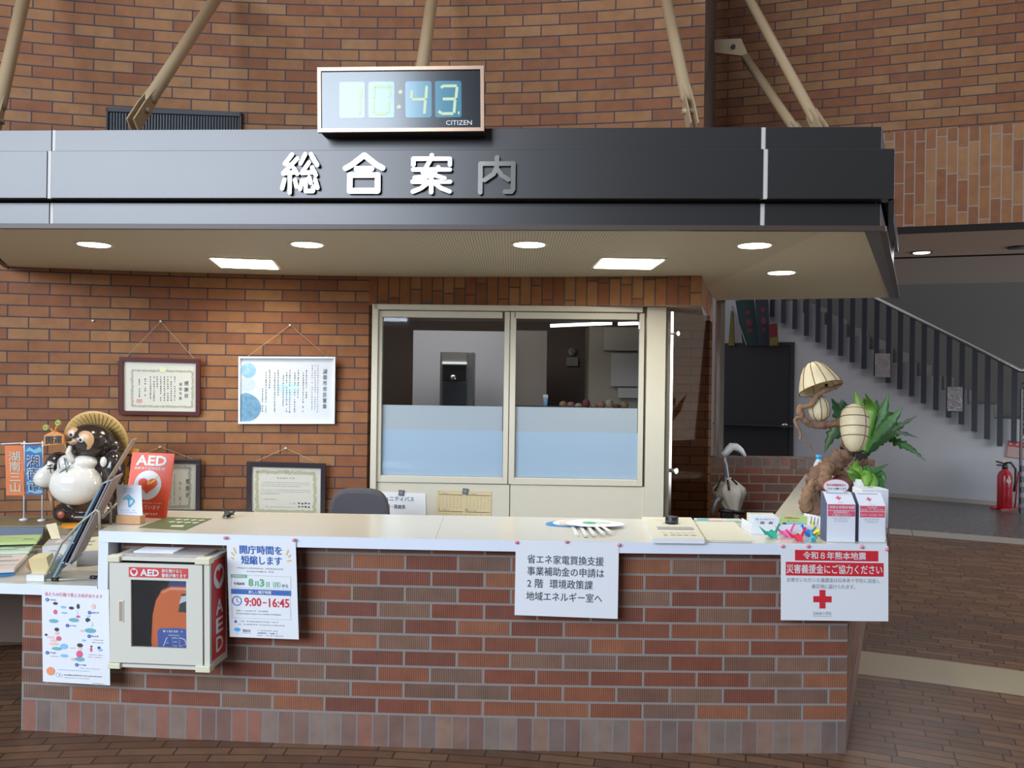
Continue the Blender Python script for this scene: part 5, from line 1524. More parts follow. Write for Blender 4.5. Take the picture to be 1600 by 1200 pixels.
for (px, py), lb in (((627, 770), 'dark magnetic clip holding the bus notice'), ((727, 767.5), 'dark magnetic clip holding the cream calendar')):
    p = wp(px, py, .014); t = thing('magnetic_clip', lb, 'clip', p, 'clips on the screen panel')
    q_ = Matrix.Rotation(R(6), 3, 'Y')
    mb = MB(); mb.box(p, (.032, .008, .032), 0, q_); mb.build('clip_body', M['bronze_dark'], t, .002)
    mb = MB(); mb.box(p - Vector((0, .005, 0)), (.022, .004, .020), 0, q_); mb.build('clip_face', M.setdefault('clipf', mat('grey blue clip face', (.18, .24, .27), .3)), t)

# office chair
cc = at(560, 790, 4.30)
ch = thing('office_chair', 'grey fabric office chair with a rounded backrest, behind the counter', 'chair', (cc.x, 4.3, 0))
FAB = mat('grey chair fabric', (.085, .080, .090), .9, noise=.2, nscale=160, bump=.4)
zt_ = at(560, 764, 4.30).z
mb = MB()
P = []
hw = .160; hh = .42
for k in range(40):
    t_ = 2 * math.pi * k / 40; c_, s_ = math.cos(t_), math.sin(t_)
    P.append(Vector((cc.x + hw * math.copysign(abs(c_) ** .52, c_), 4.30, zt_ - hh / 2 + hh / 2 * math.copysign(abs(s_) ** .62, s_))))
mb.slab(P, Vector((0, 1, 0)), .065); mb.build('backrest', FAB, ch, .022)
mb = MB(); mb.box2((cc.x - .22, 4.36, .40), (cc.x + .22, 4.74, .46)); mb.build('seat', FAB, ch, .025)
mb = MB(); mb.tube([(cc.x, 4.375, zt_ - .30), (cc.x, 4.40, .38), (cc.x, 4.50, .385)], .016, 0, 8); mb.build('back_support', M['black'], ch)
mb = MB(); mb.tube([(cc.x, 4.54, .07), (cc.x, 4.54, .40)], .025, 0, 12); mb.build('gas_column', M['black'], ch)
for k in range(5):
    a_ = 2 * math.pi * k / 5 + .3; e_ = Vector((cc.x + .25 * math.cos(a_), 4.54 + .25 * math.sin(a_), .06))
    mb = MB(); mb.tube([(cc.x, 4.54, .085), e_], [.022, .014], 0, 8); lg = mb.build('leg', M['black'], ch)
    mb = MB(); mb.lathe([(.022, -.01), (.026, 0), (.022, .01)], e_ + Vector((0, 0, -.034)), 14, 0, True, Matrix.Rotation(R(90), 3, 'X')); mb.build('caster', M['black'], lg)

# ================================================================ on the counter top, middle and right
FANS = [((870, 815), BLUEP), ((884, 813), M['paper']), ((900, 812.5), PINK), ((918, 812), M['paper']), ((935, 813), PEACH), ((948, 815), PG)]
HND = ((902, 837.5), (916, 838), (929, 836.5), (943, 834.5), (955, 832))
names = ['paper fan with a blue blade, lowest of the fanned pile on the counter', 'white paper fan second from the left in the fanned pile', 'paper fan with pink print in the middle of the fanned pile', 'white paper fan fourth from the left in the fanned pile', 'paper fan with its handle farthest right in the fanned pile']
for k in range(5):
    z0 = ZC + .001 + .0035 * k
    he = on(*HND[k], z0)
    bc_ = on(*((893, 819), (904, 817.5), (914, 817), (924, 817.5), (934, 818.5))[k], z0)
    d = (bc_ - he).normalized(); w = Vector((-d.y, d.x, 0))
    t = thing('paper_fan', names[k], 'fan', bc_, 'paper fans on the counter')
    mb = MB(); P = []
    for i in range(30):
        a_ = 2 * math.pi * i / 30
        P.append(bc_ + w * (.115 * math.cos(a_)) + d * (.085 * math.sin(a_) - .01 * math.cos(2 * a_)))
    mb.slab(P, Vector((0, 0, 1)), .0012); bl_ = mb.build('blade', [BLUEP, M['paper'], PEACH, M['paper'], M['paper']][k], t)
    s = Sheet(bc_ + w * .10 + d * .08 + Vector((0, 0, .0012)), bc_ - w * .10 + d * .08 + Vector((0, 0, .0012)), bc_ + w * .10 - d * .07 + Vector((0, 0, .0012)), bl_)
    s.disc(.35, .40, .16, (BLUEP, LBLUE, PINK, GREYP, GREEN)[k], 'print', .0006); s.poly([(.5, .25), (.85, .35), (.75, .6), (.45, .5)], (LBLUE, PINK, SKIN, SKIN, PG)[k], 'print', .0008); s.done()
    mb = MB(); mb.slab([he - w * .009, he + w * .009, bc_ + w * .006 - d * .02, bc_ - w * .006 - d * .02], Vector((0, 0, 1)), .0030); mb.lathe([(.009, 0), (.009, .0030)], he, 14); mb.build('handle', M['white'], t)

def block(name, label, cat, P, z0, z1, m, side=None):
    Q = [on(px, py, z1) for px, py in P]
    t = thing(name, label, cat, sum(Q, Vector()) / len(Q) + Vector((0, 0, z0 - z1)))
    mb = MB(); mb.prism([(q.x, q.y) for q in Q], z0, z1, 0, 1); mb.build('pages', [side or m, m], t)
    up = Vector((0, 0, .0004))
    return t, Sheet(Q[3] + up, Q[2] + up, Q[0] + up, t)
PADC = mat('pale cream pages', (.66, .64, .52), .5)
t, s = block('form_pad', 'thick cream pad of forms with a dark heading band under the black stamp', 'pad', ((1020, 841), (1101, 842), (1080, 808.5), (1003, 807.5)), ZC + .001, ZC + .020, PADC, M['paper'])
s.rect(.18, .50, .85, .62, M['grey_ink'], 'band'); s.marks(.22, .72, .8, .77, PEACH); s.marks(.22, .83, .85, .88, GREYP); s.line([(.2, .12), (.4, .3), (.3, .4)], .01, GREYP); s.line([(.3, .15), (.5, .2), (.42, .35)], .01, GREYP); s.done()
p = on(1049.5, 817.5, ZC + .0215)
t = thing('ink_stamp', 'round black stamp standing on the cream pad of forms', 'stamp', p)
mb = MB(); mb.lathe([(.027, 0), (.028, .003), (.028, .026), (.025, .030), (.001, .031)], p, 28); mb.build('stamp_body', M['black'], t)
mb = MB(); mb.lathe([(.0285, .010), (.0285, .013)], p, 28); mb.build('ring', M['bronze_dark'], t)
t, s = block('paper_tray', 'shallow cream tray lying flat between the pad of forms and the card box', 'tray', ((1104, 843.5), (1175, 845), (1148, 815.5), (1086, 814.5)), ZC + .001, ZC + .010, PADC, M['laminate']); s.done()
t, s = block('brochure', 'colourful brochure lying behind the cream tray at the back edge of the counter', 'brochure', ((1086, 813.5), (1160, 814.5), (1156, 810.5), (1084, 809.5)), ZC + .001, ZC + .006, PEACH, TEAL); s.rect(.05, .1, .3, .9, TEAL); s.rect(.35, .1, .6, .9, ORANGE if False else SKIN); s.rect(.7, .2, .95, .8, PG); s.done()

# card box with name cards, leaflets and packets
bx = thing('card_box', 'white card box holding upright cards printed in front, beside the paper cranes', 'box', on(1210, 835, ZC))
Y0 = on(1174, 835, ZC).y
def yb(px0, py0, px1, py1, Y, d, name, m, parent, bevel=0):
    a_, b_ = at(px0, py0, Y), at(px1, py1, Y)
    mb = MB(); mb.box2((a_.x, Y, max(b_.z, ZC + .0005)), (b_.x, Y + d, a_.z)); return mb.build(name, m, parent, bevel)
fb = yb(1174, 819, 1285, 846, Y0, .004, 'front_panel', M['paper'], bx)
yb(1174, 819, 1176, 846, Y0 + .004, .15, 'side_panel', M['paper'], bx); yb(1283, 819, 1285, 846, Y0 + .004, .15, 'side_panel', M['paper'], bx)
a_ = at(1174, 819, Y0); b_ = at(1285, 846, Y0)
mb = MB(); mb.box2((a_.x, Y0 + .004, ZC + .0005), (b_.x, Y0 + .154, ZC + .003)); mb.build('bottom_panel', M['paper'], bx)
CL = ['front upright white card printed with two large characters in the card box', 'white card directly behind the printed front card', 'third upright white card from the front in the card box', 'cream card at the very back of the upright cards']
for k in range(4):
    c_ = thing('index_card', CL[k], 'card', at(1190, 830, Y0 + .015 + .03 * k), 'upright cards in the card box')
    yb(1177 - 3.2 * k, 808 - 2.3 * k, 1217 - 3 * k, 822, Y0 + .012 + .030 * k, .006, 'card_sheet', M['paper'] if k < 3 else CREAM, c_)
    if k == 0: cards = c_
a_, b_, c_ = at(1177, 808, Y0 + .0115), at(1217, 808.5, Y0 + .0115), at(1177, 822, Y0 + .0115)
s = Sheet(a_, b_, c_, cards); s.text('甲', .28, .48, .42, .90, M['ink'], bold=.01); s.text('西', .60, .50, .76, .90, M['ink'], bold=.01); s.disc(.14, .22, .05, LBLUE, 'logo'); s.marks(.24, .16, .85, .30, M['grey_ink']); s.done()
lf = thing('leaflet', 'light green leaflet with a red heading standing in the card box', 'leaflet', at(1240, 830, Y0 + .02))
a_, b_, c_ = at(1220, 805, Y0 + .022), at(1261, 806.5, Y0 + .022), at(1219, 823, Y0 + .022)
s = Sheet(a_, b_, c_, lf); s.body('page', M.setdefault('lfgreen', mat('yellow green print', (.46, .62, .22), .5)), .002)
s.marks(.15, .12, .75, .30, M['red']); s.marks(.2, .40, .7, .55, GREEN); s.rect(.05, .62, .95, .80, LBLUE, 'band'); s.disc(.15, .82, .09, M['ink'], 'figure', .0018); s.marks(.32, .80, .9, .95, M['ink'], z=.002); s.done()
for k in range(4): 
    a_ = at(1263.5 + 5.2 * k, 806 + 1.0 * k, Y0 + .03); mb = MB(); mb.box(a_ + Vector((.004, .03, -.02)), (.009, .07, .044), 0, Matrix.Rotation(R(8), 3, 'Y')); tag(mb.build('white_packet', M['white'], None, .003), ['leftmost thin white packet, next to the light green leaflet', 'second thin white packet from the green leaflet', 'third thin white packet from the green leaflet', 'rightmost thin white packet, nearest the donation box'][k], 'packet', 'thin white packets in the card box')

# paper cranes
for (px, py), sz_, m, rz, lb in (((1205, 841), .066, mat('green paper', (.01, .36, .25), .5), R(8), 'green paper crane, leftmost of the bright paper cranes'), ((1229, 840), .064, mat('pink paper', (.80, .14, .42), .5), R(12), 'pink paper crane between the green and the red one'),
                                 ((1246, 846), .062, mat('red paper', (.72, .03, .06), .5), R(5), 'red paper crane at the front of the row of cranes'), ((1262, 838), .056, mat('blue paper', (.03, .17, .62), .5), R(200), 'blue paper crane behind the teal folded paper'),
                                 ((1277, 838), .060, mat('yellow paper', (.72, .62, .03), .5), R(110), 'yellow paper crane beside the donation box'), ((1271, 847), .050, mat('teal paper', (.06, .46, .56), .5), R(95), 'teal folded paper bird at the front edge of the counter')):
    crane('paper_crane', lb, on(px, py, ZC + .0005) - Vector((0, 0, sz_ * .02 - .001)), sz_, m, rz)

# donation boxes
NAVY = mat('dark slate box side', (.10, .11, .19), .5); BOXW = mat('white box board', (.74, .76, .82), .45)
def donation(label, px0, px1, pyt, pyb, pys, px0s):
    Y = on(px0, pyb, ZC + .001).y
    bl, br = at(px0, pyb, Y), at(px1, pyb, Y); bl.z = br.z = ZC + .001
    zf = at((px0 + px1) / 2, pyt, Y).z; zs = at((px0 + px1) / 2, pys, Y + .045).z
    t = thing('donation_box', label, 'donation box', (bl + br) / 2)
    D_ = .070
    x0, x1 = bl.x, br.x
    mb = MB()
    pr = [(Y, bl.z), (Y + D_, bl.z), (Y + D_, zs), (Y + .045, zs), (Y, zf)]
    for xx, m in ((x0, 1), (x1, 1)): mb.poly([Vector((xx, y, z)) for y, z in (pr if xx == x1 else pr[::-1])], m)
    for i in range(5):
        (ya, za), (yb_, zb) = pr[i], pr[(i + 1) % 5]
        mb.quad(Vector((x0, ya, za)), Vector((x1, ya, za)), Vector((x1, yb_, zb)), Vector((x0, yb_, zb)), 0)
    mb.build('box_body', [BOXW, NAVY], t)
    s = Sheet(Vector((x0, Y, zf)), Vector((x1, Y, zf)), Vector((x0, Y, bl.z)), t); s.z = .0009
    s2 = Sheet(Vector((x0, Y + .045, zs)), Vector((x1, Y + .045, zs)), Vector((x0, Y, zf)), t); s2.z = .0009
    return s, s2, t
CRED = mat('rose red print', (.70, .10, .16), .55)
def redcross(s, cx, cy, a, b, m):
    k = s.w / s.h
    s.rect(cx - b, cy - a * k, cx + b, cy + a * k, m, 'cross'); s.rect(cx - a, cy - b * k, cx + a, cy - a * k, m, 'cross'); s.rect(cx - a, cy + a * k, cx + a, cy + b * k, m, 'cross')
s, s2, dbx = donation('white donation box with an oval sign on top, left of the pair', 1291.5, 1336, 787.5, 846.5, 769, 1286)
s.rect(.03, .01, .985, .165, CRED, 'band'); s.rect(.03, .180, .985, .325, CRED, 'band')
s.text('令和８年熊本地震', .07, .045, .96, .125, M['white'], bold=.01, z=.0018); s.text('災害義援金に', .22, .185, .78, .245, M['white'], bold=.006, z=.0018); s.text('ご協力ください', .18, .255, .84, .315, M['white'], bold=.006, z=.0018)
for y, a_, b_ in ((.355, .2, .8), (.40, .25, .75), (.445, .27, .73)): s.marks(a_, y, b_, y + .025, M['grey_ink'])
s.done(); redcross(s2, .47, .50, .030, .095, CRED); s2.rect(.08, .07, .88, .12, M['grey_ink'], 'slot'); s2.marks(.40, .86, .62, .93, M['grey_ink']); s2.done()
s, s2, dbx2 = donation('white donation box without an oval sign, right of the pair', 1341.5, 1383, 790, 846.5, 770, 1334)
s.rect(.04, .01, .975, .155, CRED, 'band'); s.rect(.04, .17, .975, .325, CRED, 'band')
for y, a_, b_ in ((.03, .32, .70), (.09, .08, .95), (.235, .08, .92)): s.marks(a_, y, b_, y + .045, PEACH, z=.0018)
for y, a_, b_ in ((.36, .18, .82), (.405, .24, .76), (.45, .27, .73)): s.marks(a_, y, b_, y + .025, M['grey_ink'])
s.done(); redcross(s2, .45, .52, .030, .095, CRED); s2.rect(.08, .07, .85, .12, M['grey_ink'], 'slot'); s2.marks(.40, .88, .62, .94, M['grey_ink']); s2.done()
# oval sign
Yo = on(1291, 846.5, ZC + .001).y + .05
c_ = at(1306.5, 760, Yo); rx_, rz_ = 20.5 * Yo / FPX, 11.5 * Yo / FPX
ov = thing('oval_sign', 'small white oval sign with a red rim standing on the left donation box', 'sign', c_ - Vector((0, 0, rz_)))
mb = MB(); mb.slab([c_ + Vector((rx_ * math.cos(2 * math.pi * k / 32), 0, rz_ * math.sin(2 * math.pi * k / 32))) for k in range(32)], Vector((0, 1, 0)), .003); mb.build('rim', CRED, ov)
mb = MB(); mb.slab([c_ + Vector((rx_ * .94 * math.cos(2 * math.pi * k / 32), -.001, rz_ * .91 * math.sin(2 * math.pi * k / 32))) for k in range(32)], Vector((0, 1, 0)), .001); mb.build('face', M['paper'], ov)
s = Sheet(c_ + Vector((-rx_, -.001, rz_)), c_ + Vector((rx_, -.001, rz_)), c_ + Vector((-rx_, -.001, -rz_)), ov)
s.text('熊本地震義援金は', .13, .32, .86, .48, CRED, bold=.01); s.text('こちらへお願いします', .13, .58, .88, .72, M['ink'], bold=.008); s.done()
# plain white box behind
wb = thing('slot_box', 'plain white box with a dark slot on its top, behind the right donation box', 'box', at(1366, 830, 3.62))
a_, b_ = at(1346, 764, 3.62), at(1389, 764, 3.62)
mb = MB(); mb.box2((a_.x, 3.62, ZC + .001), (b_.x, 3.72, a_.z)); mb.build('box_body', BOXW, wb, .004)
mb = MB(); mb.box(((a_.x + b_.x) / 2 + .002, 3.67, a_.z + .0006), (.022, .006, .0012), 0, Matrix.Rotation(R(-20), 3, 'Z')); mb.build('slot', M['black'], wb)

# ---------------------------------------------------------------- driftwood lamp
YL = 4.06
lq = lambda px, py, dy=0.0: at(px, py, YL + dy)
KL = YL / FPX
WOOD = mat('driftwood', (.155, .085, .052), .8, noise=.45, nscale=22, bump=.8); WOODL = mat('pale driftwood', (.22, .125, .072), .8, noise=.45, nscale=36, bump=1.0)
lamp = thing('driftwood_lamp', 'driftwood lamp with three cream paper shades on gnarled branches', 'lamp', on(1275, 803, ZC))
rnd = random.Random(3)
def limb(pts, rad, name, m, seed=0, wob=.05):
    # a gnarled branch: smooth path, lumpy radius
    P = [lq(*p) for p in pts]
    Q, Rr = [], []
    n = len(P); rn = random.Random(seed)
    for i in range(n - 1):
        p0, p1, p2, p3 = P[max(0, i - 1)], P[i], P[i + 1], P[min(n - 1, i + 2)]
        for k in range(9):
            t = k / 9
            Q.append(.5 * ((2 * p1) + (p2 - p0) * t + (2 * p0 - 5 * p1 + 4 * p2 - p3) * t * t + (3 * p1 - p0 - 3 * p2 + p3) * t ** 3))
            Rr.append((rad[i] + (rad[i + 1] - rad[i]) * t) * KL * (1 + wob * rn.uniform(-1, 1)))
    Q.append(P[-1]); Rr.append(rad[-1] * KL)
    mb = MB(); mb.tube(Q, Rr, 0, 18)
    o = mb.build(name, m, lamp)
    big = max(rad) * KL
    for v in o.data.vertices:
        f = noise.noise(v.co * 24) * .36 + noise.noise(v.co * 62) * .34 + noise.noise(Vector((v.co.x * 120, v.co.y * 120, v.co.z * 22))) * .18
        v.co += v.normal * f * big * .9
    return o
zb = on(1275, 803, ZC + .002)
limb([(1272, 800), (1268, 790), (1268, 768), (1276, 748), (1290, 735), (1306, 722), (1322, 708), (1325, 690), (1319, 668), (1312, 655)], [17, 15, 12, 12, 14, 13, 12, 9, 6.5, 6], 'trunk', WOOD, 1)
limb([(1314, 660), (1300, 663, -.01), (1282, 665, -.02), (1264, 661, -.02), (1254, 652, -.02), (1251, 640, -.02), (1254, 633, -.02)], [6.5, 6, 6, 5.5, 5, 3.5, 2.5], 'branch', WOOD, 2)
limb([(1250, 648, -.02), (1250, 637, -.02), (1266, 633, -.03), (1275, 620, -.04), (1288, 610, -.04), (1302, 606, -.03), (1315, 600, -.02)], [4, 4.2, 4, 3.6, 3.8, 3.2, 1.8], 'branch', WOODL, 3)
limb([(1253, 650, -.02), (1243, 655, -.02), (1244, 662, -.02), (1249, 672, -.02), (1251, 680, -.02), (1249, 687, -.02)], [3.5, 3, 2.6, 1.8, 2, 1], 'twig', WOODL, 4)
limb([(1249, 686, -.02), (1258, 690, -.02), (1266, 696, -.01), (1271, 708)], [1, .9, .8, .6], 'twig', WOODL, 5)
limb([(1286, 762, -.06), (1288, 748, -.07), (1292, 735, -.07), (1300, 728, -.06)], [5, 9, 10, 6], 'root_knob', WOODL, 6)
limb([(1304, 760), (1318, 752, .03), (1330, 742, .06), (1342, 726, .08), (1352, 722, .08), (1360, 728, .07)], [9, 13, 10, 6, 5, 3], 'root', WOOD, 7)
limb([(1262, 799, -.03), (1258, 785, -.03), (1264, 765, -.03), (1272, 750, -.02)], [7, 9, 8, 5], 'root', WOODL, 8)
limb([(1288, 798, .02), (1290, 785, .03), (1286, 765, .03)], [8, 9, 8], 'root', WOOD, 9)
SHADE = mat('cream parchment shade', (.54, .47, .31), .55, noise=.12, nscale=40, emit=(.6, .5, .3), estr=.05)
SEAM = mat('brown wire', (.16, .075, .03), .6)
def shade(c, Mr, prof, ribs, name='lamp_shade', open_=False, rows=()):
    mb = MB()
    seg = 28
    rings = []
    for r_, z in prof: rings.append([mb.vert(c + Mr @ Vector((r_ * math.cos(2 * math.pi * k / seg), r_ * math.sin(2 * math.pi * k / seg), z))) for k in range(seg)])
    for i in range(len(prof) - 1):
        for k in range(seg):
            j = (k + 1) % seg; mb.face((rings[i][k], rings[i][j], rings[i + 1][j], rings[i + 1][k]), 0, None, True)
    o = mb.build(name, SHADE, lamp)
    mb = MB()
    for a_ in ribs: mb.tube([c + Mr @ Vector((r_ * 1.01 * math.cos(a_), r_ * 1.01 * math.sin(a_), z)) for r_, z in prof], .0022, 0, 6)
    for r_, z in rows: mb.tube([c + Mr @ Vector((r_ * 1.01 * math.cos(2 * math.pi * k / 28), r_ * 1.01 * math.sin(2 * math.pi * k / 28), z)) for k in range(29)], .0022, 0, 6)
    mb.build('wire_rib', SEAM, o)
    return o
shade(lq(1281, 604, -.02), Matrix.Rotation(R(-13), 3, 'Y') @ Matrix.Rotation(R(-20), 3, 'X'), [(.104, -.012), (.098, .012), (.084, .045), (.068, .078), (.050, .104), (.028, .122), (.002, .128)], [R(k) for k in (205, 240, 270, 300, 332, 30, 90, 150)], rows=((.104, -.012),))
shade(lq(1279.5, 637, .01), Matrix.Rotation(R(-6), 3, 'Y'), [(.002, -.066), (.025, -.062), (.044, -.042), (.051, -.012), (.046, .020), (.034, .045), (.015, .060), (.002, .064)], [R(k) for k in (215, 262, 300, 340, 30, 80, 140)])
shade(lq(1335, 670, -.06), Matrix.Rotation(R(-6), 3, 'Y') @ Matrix.Rotation(R(-14), 3, 'X') @ Matrix.Rotation(R(10), 3, 'Y'), [(.002, -.112), (.026, -.108), (.046, -.080), (.060, -.040), (.066, .005), (.066, .045), (.058, .085), (.040, .108), (.016, .120), (.002, .122)], [R(300), R(120)], rows=((.060, -.040), (.066, .005), (.0645, .055), (.048, .097)))
mb = MB(); mb.tube([lq(1291, 600, -.03), lq(1292, 607, -.035)], .008, 0, 10); mb.build('lamp_socket', M['black'], lamp)
mb = MB(); mb.tube([lq(1335, 703, -.05), lq(1334, 712, -.03), lq(1328, 716, 0)], .007, 0, 10); mb.build('lamp_socket', M['black'], lamp)
# plastic bottle with a blue cap
p = on(1293, 785, ZC + .001); p = Vector((lq(1292, 712).x + .004, YL + .12, ZC + .001)); zt_ = at(1291.5, 711, YL + .12).z
bt = thing('water_bottle', 'clear bottle with a bright blue cap behind the driftwood trunk', 'bottle', p)
mb = MB(); mb.lathe([(.028, 0), (.030, .01), (.030, zt_ - p.z - .085), (.022, zt_ - p.z - .045), (.012, zt_ - p.z - .025), (.012, zt_ - p.z - .018)], p, 20); mb.build('bottle_body', M['cling'], bt)
mb = MB(); mb.lathe([(.0145, zt_ - p.z - .018), (.0150, zt_ - p.z - .002), (.012, zt_ - p.z)], p, 20); mb.build('cap', M.setdefault('capb', mat('bright blue cap', (.03, .38, .80), .4)), bt)

# ---------------------------------------------------------------- plants
LEAF = mat('fern leaf', (.035, .13, .028), .45, noise=.3, nscale=18); LEAF2 = mat('bright leaf', (.12, .28, .03), .4, noise=.25, nscale=25); LEAFD = mat('dark leaf', (.018, .065, .02), .45, noise=.25, nscale=18)
def blade(P, wid, name, m, parent, ruffle=0.0, fold=.25, tip=.15):
    n = len(P) - 1
    Q = []
    for i in range(n):
        p0, p1, p2, p3 = P[max(0, i - 1)], P[i], P[i + 1], P[min(n, i + 2)]
        for k in range(8):
            t = k / 8; Q.append(.5 * ((2 * p1) + (p2 - p0) * t + (2 * p0 - 5 * p1 + 4 * p2 - p3) * t * t + (3 * p1 - p0 - 3 * p2 + p3) * t ** 3))
    Q.append(P[-1])
    N_ = len(Q) - 1
    mb = MB(); rows = []
    for i, q in enumerate(Q):
        t = (Q[min(i + 1, N_)] - Q[max(i - 1, 0)]).normalized()
        view = (q - Vector((0, 0, CAM_H))).normalized()
        w = t.cross(view + Vector((.15, 0, -.35))).normalized(); nn = w.cross(t).normalized()
        u = i / N_
        ww = wid * (math.sin(math.pi * min(1, u * .92 + .06)) ** .6) * (1 - (1 - tip) * max(0, u - .6) / .4)
        r_ = 1 + ruffle * math.sin(i * 2.1) + ruffle * .6 * math.sin(i * 4.7 + 1)
        rows.append([mb.vert(q + w * ww * r_ * a_ + nn * (abs(a_) * fold * ww + ruffle * .3 * ww * math.sin(i * 2.4 + a_ * 2) * abs(a_))) for a_ in (-1, -.5, 0, .5, 1)])
    for i in range(N_):
        for k in range(4): mb.face((rows[i][k], rows[i][k + 1], rows[i + 1][k + 1], rows[i + 1][k]), 0, None, True)
    o = mb.build(name, m, parent)
    sm = o.modifiers.new('thick', 'SOLIDIFY'); sm.thickness = .0012
    return o
YF = 4.62
fq = lambda px, py, dy=0.0: at(px, py, YF + dy)
fern = thing('birds_nest_fern', 'large bird\'s nest fern with long ruffled leaves behind the driftwood lamp', 'plant', on(1346, 760, ZC).lerp(on(1346, 760, ZC), 1))
pb_ = Vector((fq(1346, 740).x, YF, ZC + .001))
mb = MB(); mb.lathe([(.055, 0), (.075, .02), (.085, .10), (.088, .115), (.078, .115), (.074, .10)], pb_, 24); mb.build('pot', M['black'], fern)
mb = MB(); mb.tube([Vector((pb_.x, YF, ZC + .09)), fq(1345, 728), fq(1347, 708)], [.05, .035, .03], 0, 10); mb.build('root_crown', mat('black root fibre', (.018, .013, .010), .9, bump=.8, nscale=60), fern)
LV = [([(1350, 706), (1356, 660), (1360, 635), (1352, 614, -.1)], .045, .06, LEAF2), ([(1350, 706), (1346, 660, .1), (1341, 630, .12), (1336, 612, .15)], .040, .05, LEAF2), ([(1352, 706), (1368, 668), (1380, 642), (1388, 616)], .050, .10, LEAF),
      ([(1352, 708), (1376, 676, -.05), (1394, 655, -.08), (1411, 637, -.1)], .050, .16, LEAF), ([(1354, 708), (1384, 682, -.1), (1408, 664, -.15), (1436, 648, -.2)], .022, .30, LEAFD), ([(1354, 710), (1380, 688, -.12), (1404, 676, -.2), (1434, 684, -.25)], .022, .35, LEAFD),
      ([(1354, 711), (1384, 684, .05), (1402, 690, -.05), (1426, 703, -.12), (1446, 720, -.16)], .030, .28, LEAF), ([(1350, 706), (1374, 668, .1), (1386, 648, .12), (1404, 645, .15)], .035, .2, LEAFD), ([(1344, 708), (1326, 672, .1), (1312, 644, .12), (1299, 622, .1)], .060, .18, LEAFD),
      ([(1344, 706), (1330, 660, .2), (1318, 636, .2), (1316, 624, .2)], .055, .18, LEAFD), ([(1342, 708), (1316, 672, -.02), (1300, 680, -.03), (1288, 708, -.06)], .050, .2, LEAFD), ([(1352, 706), (1364, 664, .1), (1368, 640, .15), (1370, 624, .2)], .045, .08, LEAF), ([(1346, 706), (1350, 664, .2), (1352, 640, .25), (1350, 622, .3)], .045, .08, LEAFD)]
for P, w, rf, m in LV: blade([fq(*p) for p in P], w * .78, 'leaf', m, fern, rf)
YP = 3.98
pq = lambda px, py, dy=0.0: at(px, py, YP + dy)
pp = thing('potted_pothos', 'small bright green plant in a white pot behind the donation boxes', 'plant', Vector((pq(1346, 780).x, YP, ZC + .001)))
c_ = Vector((pq(1346, 780).x, YP, ZC + .001)); hz = pq(1346, 748).z - c_.z
mb = MB(); mb.lathe([(.024, 0), (.028, .006), (.038, hz - .006), (.040, hz), (.035, hz), (.034, hz - .015)], c_, 24); mb.build('pot', M['white'], pp)
mb = MB(); mb.lathe([(.001, hz - .014), (.034, hz - .013), (.001, hz - .012)], c_, 16); mb.build('soil', M['return'], pp)
for k, (P, w, m) in enumerate((([(1346, 752), (1341, 738), (1338, 728), (1340, 717, -.04)], .022, LEAF2), ([(1345, 752), (1334, 742, -.03), (1322, 735, -.06)], .026, LEAF2), ([(1344, 752), (1335, 738, .02), (1326, 727, .02)], .020, LEAF2), ([(1347, 752), (1358, 746, -.04), (1362, 760, -.07), (1362, 776, -.08)], .030, LEAF2), ([(1348, 752), (1356, 738), (1368, 734), (1390, 724, .03)], .022, LEAF),
                               ([(1348, 752), (1364, 742), (1378, 742), (1385, 756, -.02)], .024, LEAF), ([(1348, 752), (1370, 752, -.03), (1378, 764, -.04), (1384, 775, -.05)], .022, LEAF), ([(1347, 750), (1352, 740, -.03), (1354, 752, -.06), (1352, 764, -.08)], .024, LEAF2), ([(1346, 750), (1350, 738, .03), (1356, 730, .05), (1364, 730, .06)], .020, LEAF))):
    blade([pq(*p) for p in P], w, 'leaf', m, pp, 0, .3, .1)

# ---------------------------------------------------------------- umbrella on a stand behind the counter
YU = 5.45
uq = lambda px, py, dy=0.0: at(px, py, YU + dy)
ub = thing('umbrella', 'folded beige umbrella with a white crook handle hanging behind the counter', 'umbrella', uq(1140, 812))
GREYM = mat('blue grey metal', (.27, .30, .35), .35, .5); BEIGE = mat('beige umbrella cloth', (.52, .47, .40), .8, noise=.12, nscale=30); WPL = mat('white grey plastic', (.60, .61, .62), .3)
mb = MB(); mb.tube([uq(1131, 710), uq(1134, 726), uq(1137, 748), uq(1140, 780)], .011, 0, 10); mb.build('shaft', GREYM, ub)
mb = MB(); mb.tube([uq(1164, 713), uq(1158, 704), uq(1150, 698.5), uq(1143, 698), uq(1138, 703), uq(1134, 708), uq(1128, 711)], [.012, .020, .026, .028, .026, .022, .014], 0, 12); mb.build('crook_handle', WPL, ub)
mb = MB(); mb.tube([uq(1152, 706, -.03), uq(1158, 711, -.03)], .010, 0, 8); mb.build('handle_grip', M['black'], ub)
seg = 24
mb = MB(); rings = []
for (px, py, r_) in ((1138, 746, .012), (1138.5, 752, .045), (1139, 762, .088), (1140, 770, .092), (1142, 782, .070), (1145, 795, .045), (1148, 806, .026), (1149, 814, .014)):
    c_ = uq(px, py)
    rings.append([mb.vert(c_ + Vector((r_ * (1 + .22 * math.cos(6 * 2 * math.pi * k / seg)) * math.cos(2 * math.pi * k / seg), .8 * r_ * (1 + .22 * math.cos(6 * 2 * math.pi * k / seg)) * math.sin(2 * math.pi * k / seg), 0))) for k in range(seg)])
for i in range(len(rings) - 1):
    for k in range(seg): mb.face((rings[i][k], rings[i][(k + 1) % seg], rings[i + 1][(k + 1) % seg], rings[i + 1][k]), 0, None, True)
mb.build('canopy_cloth', BEIGE, ub)
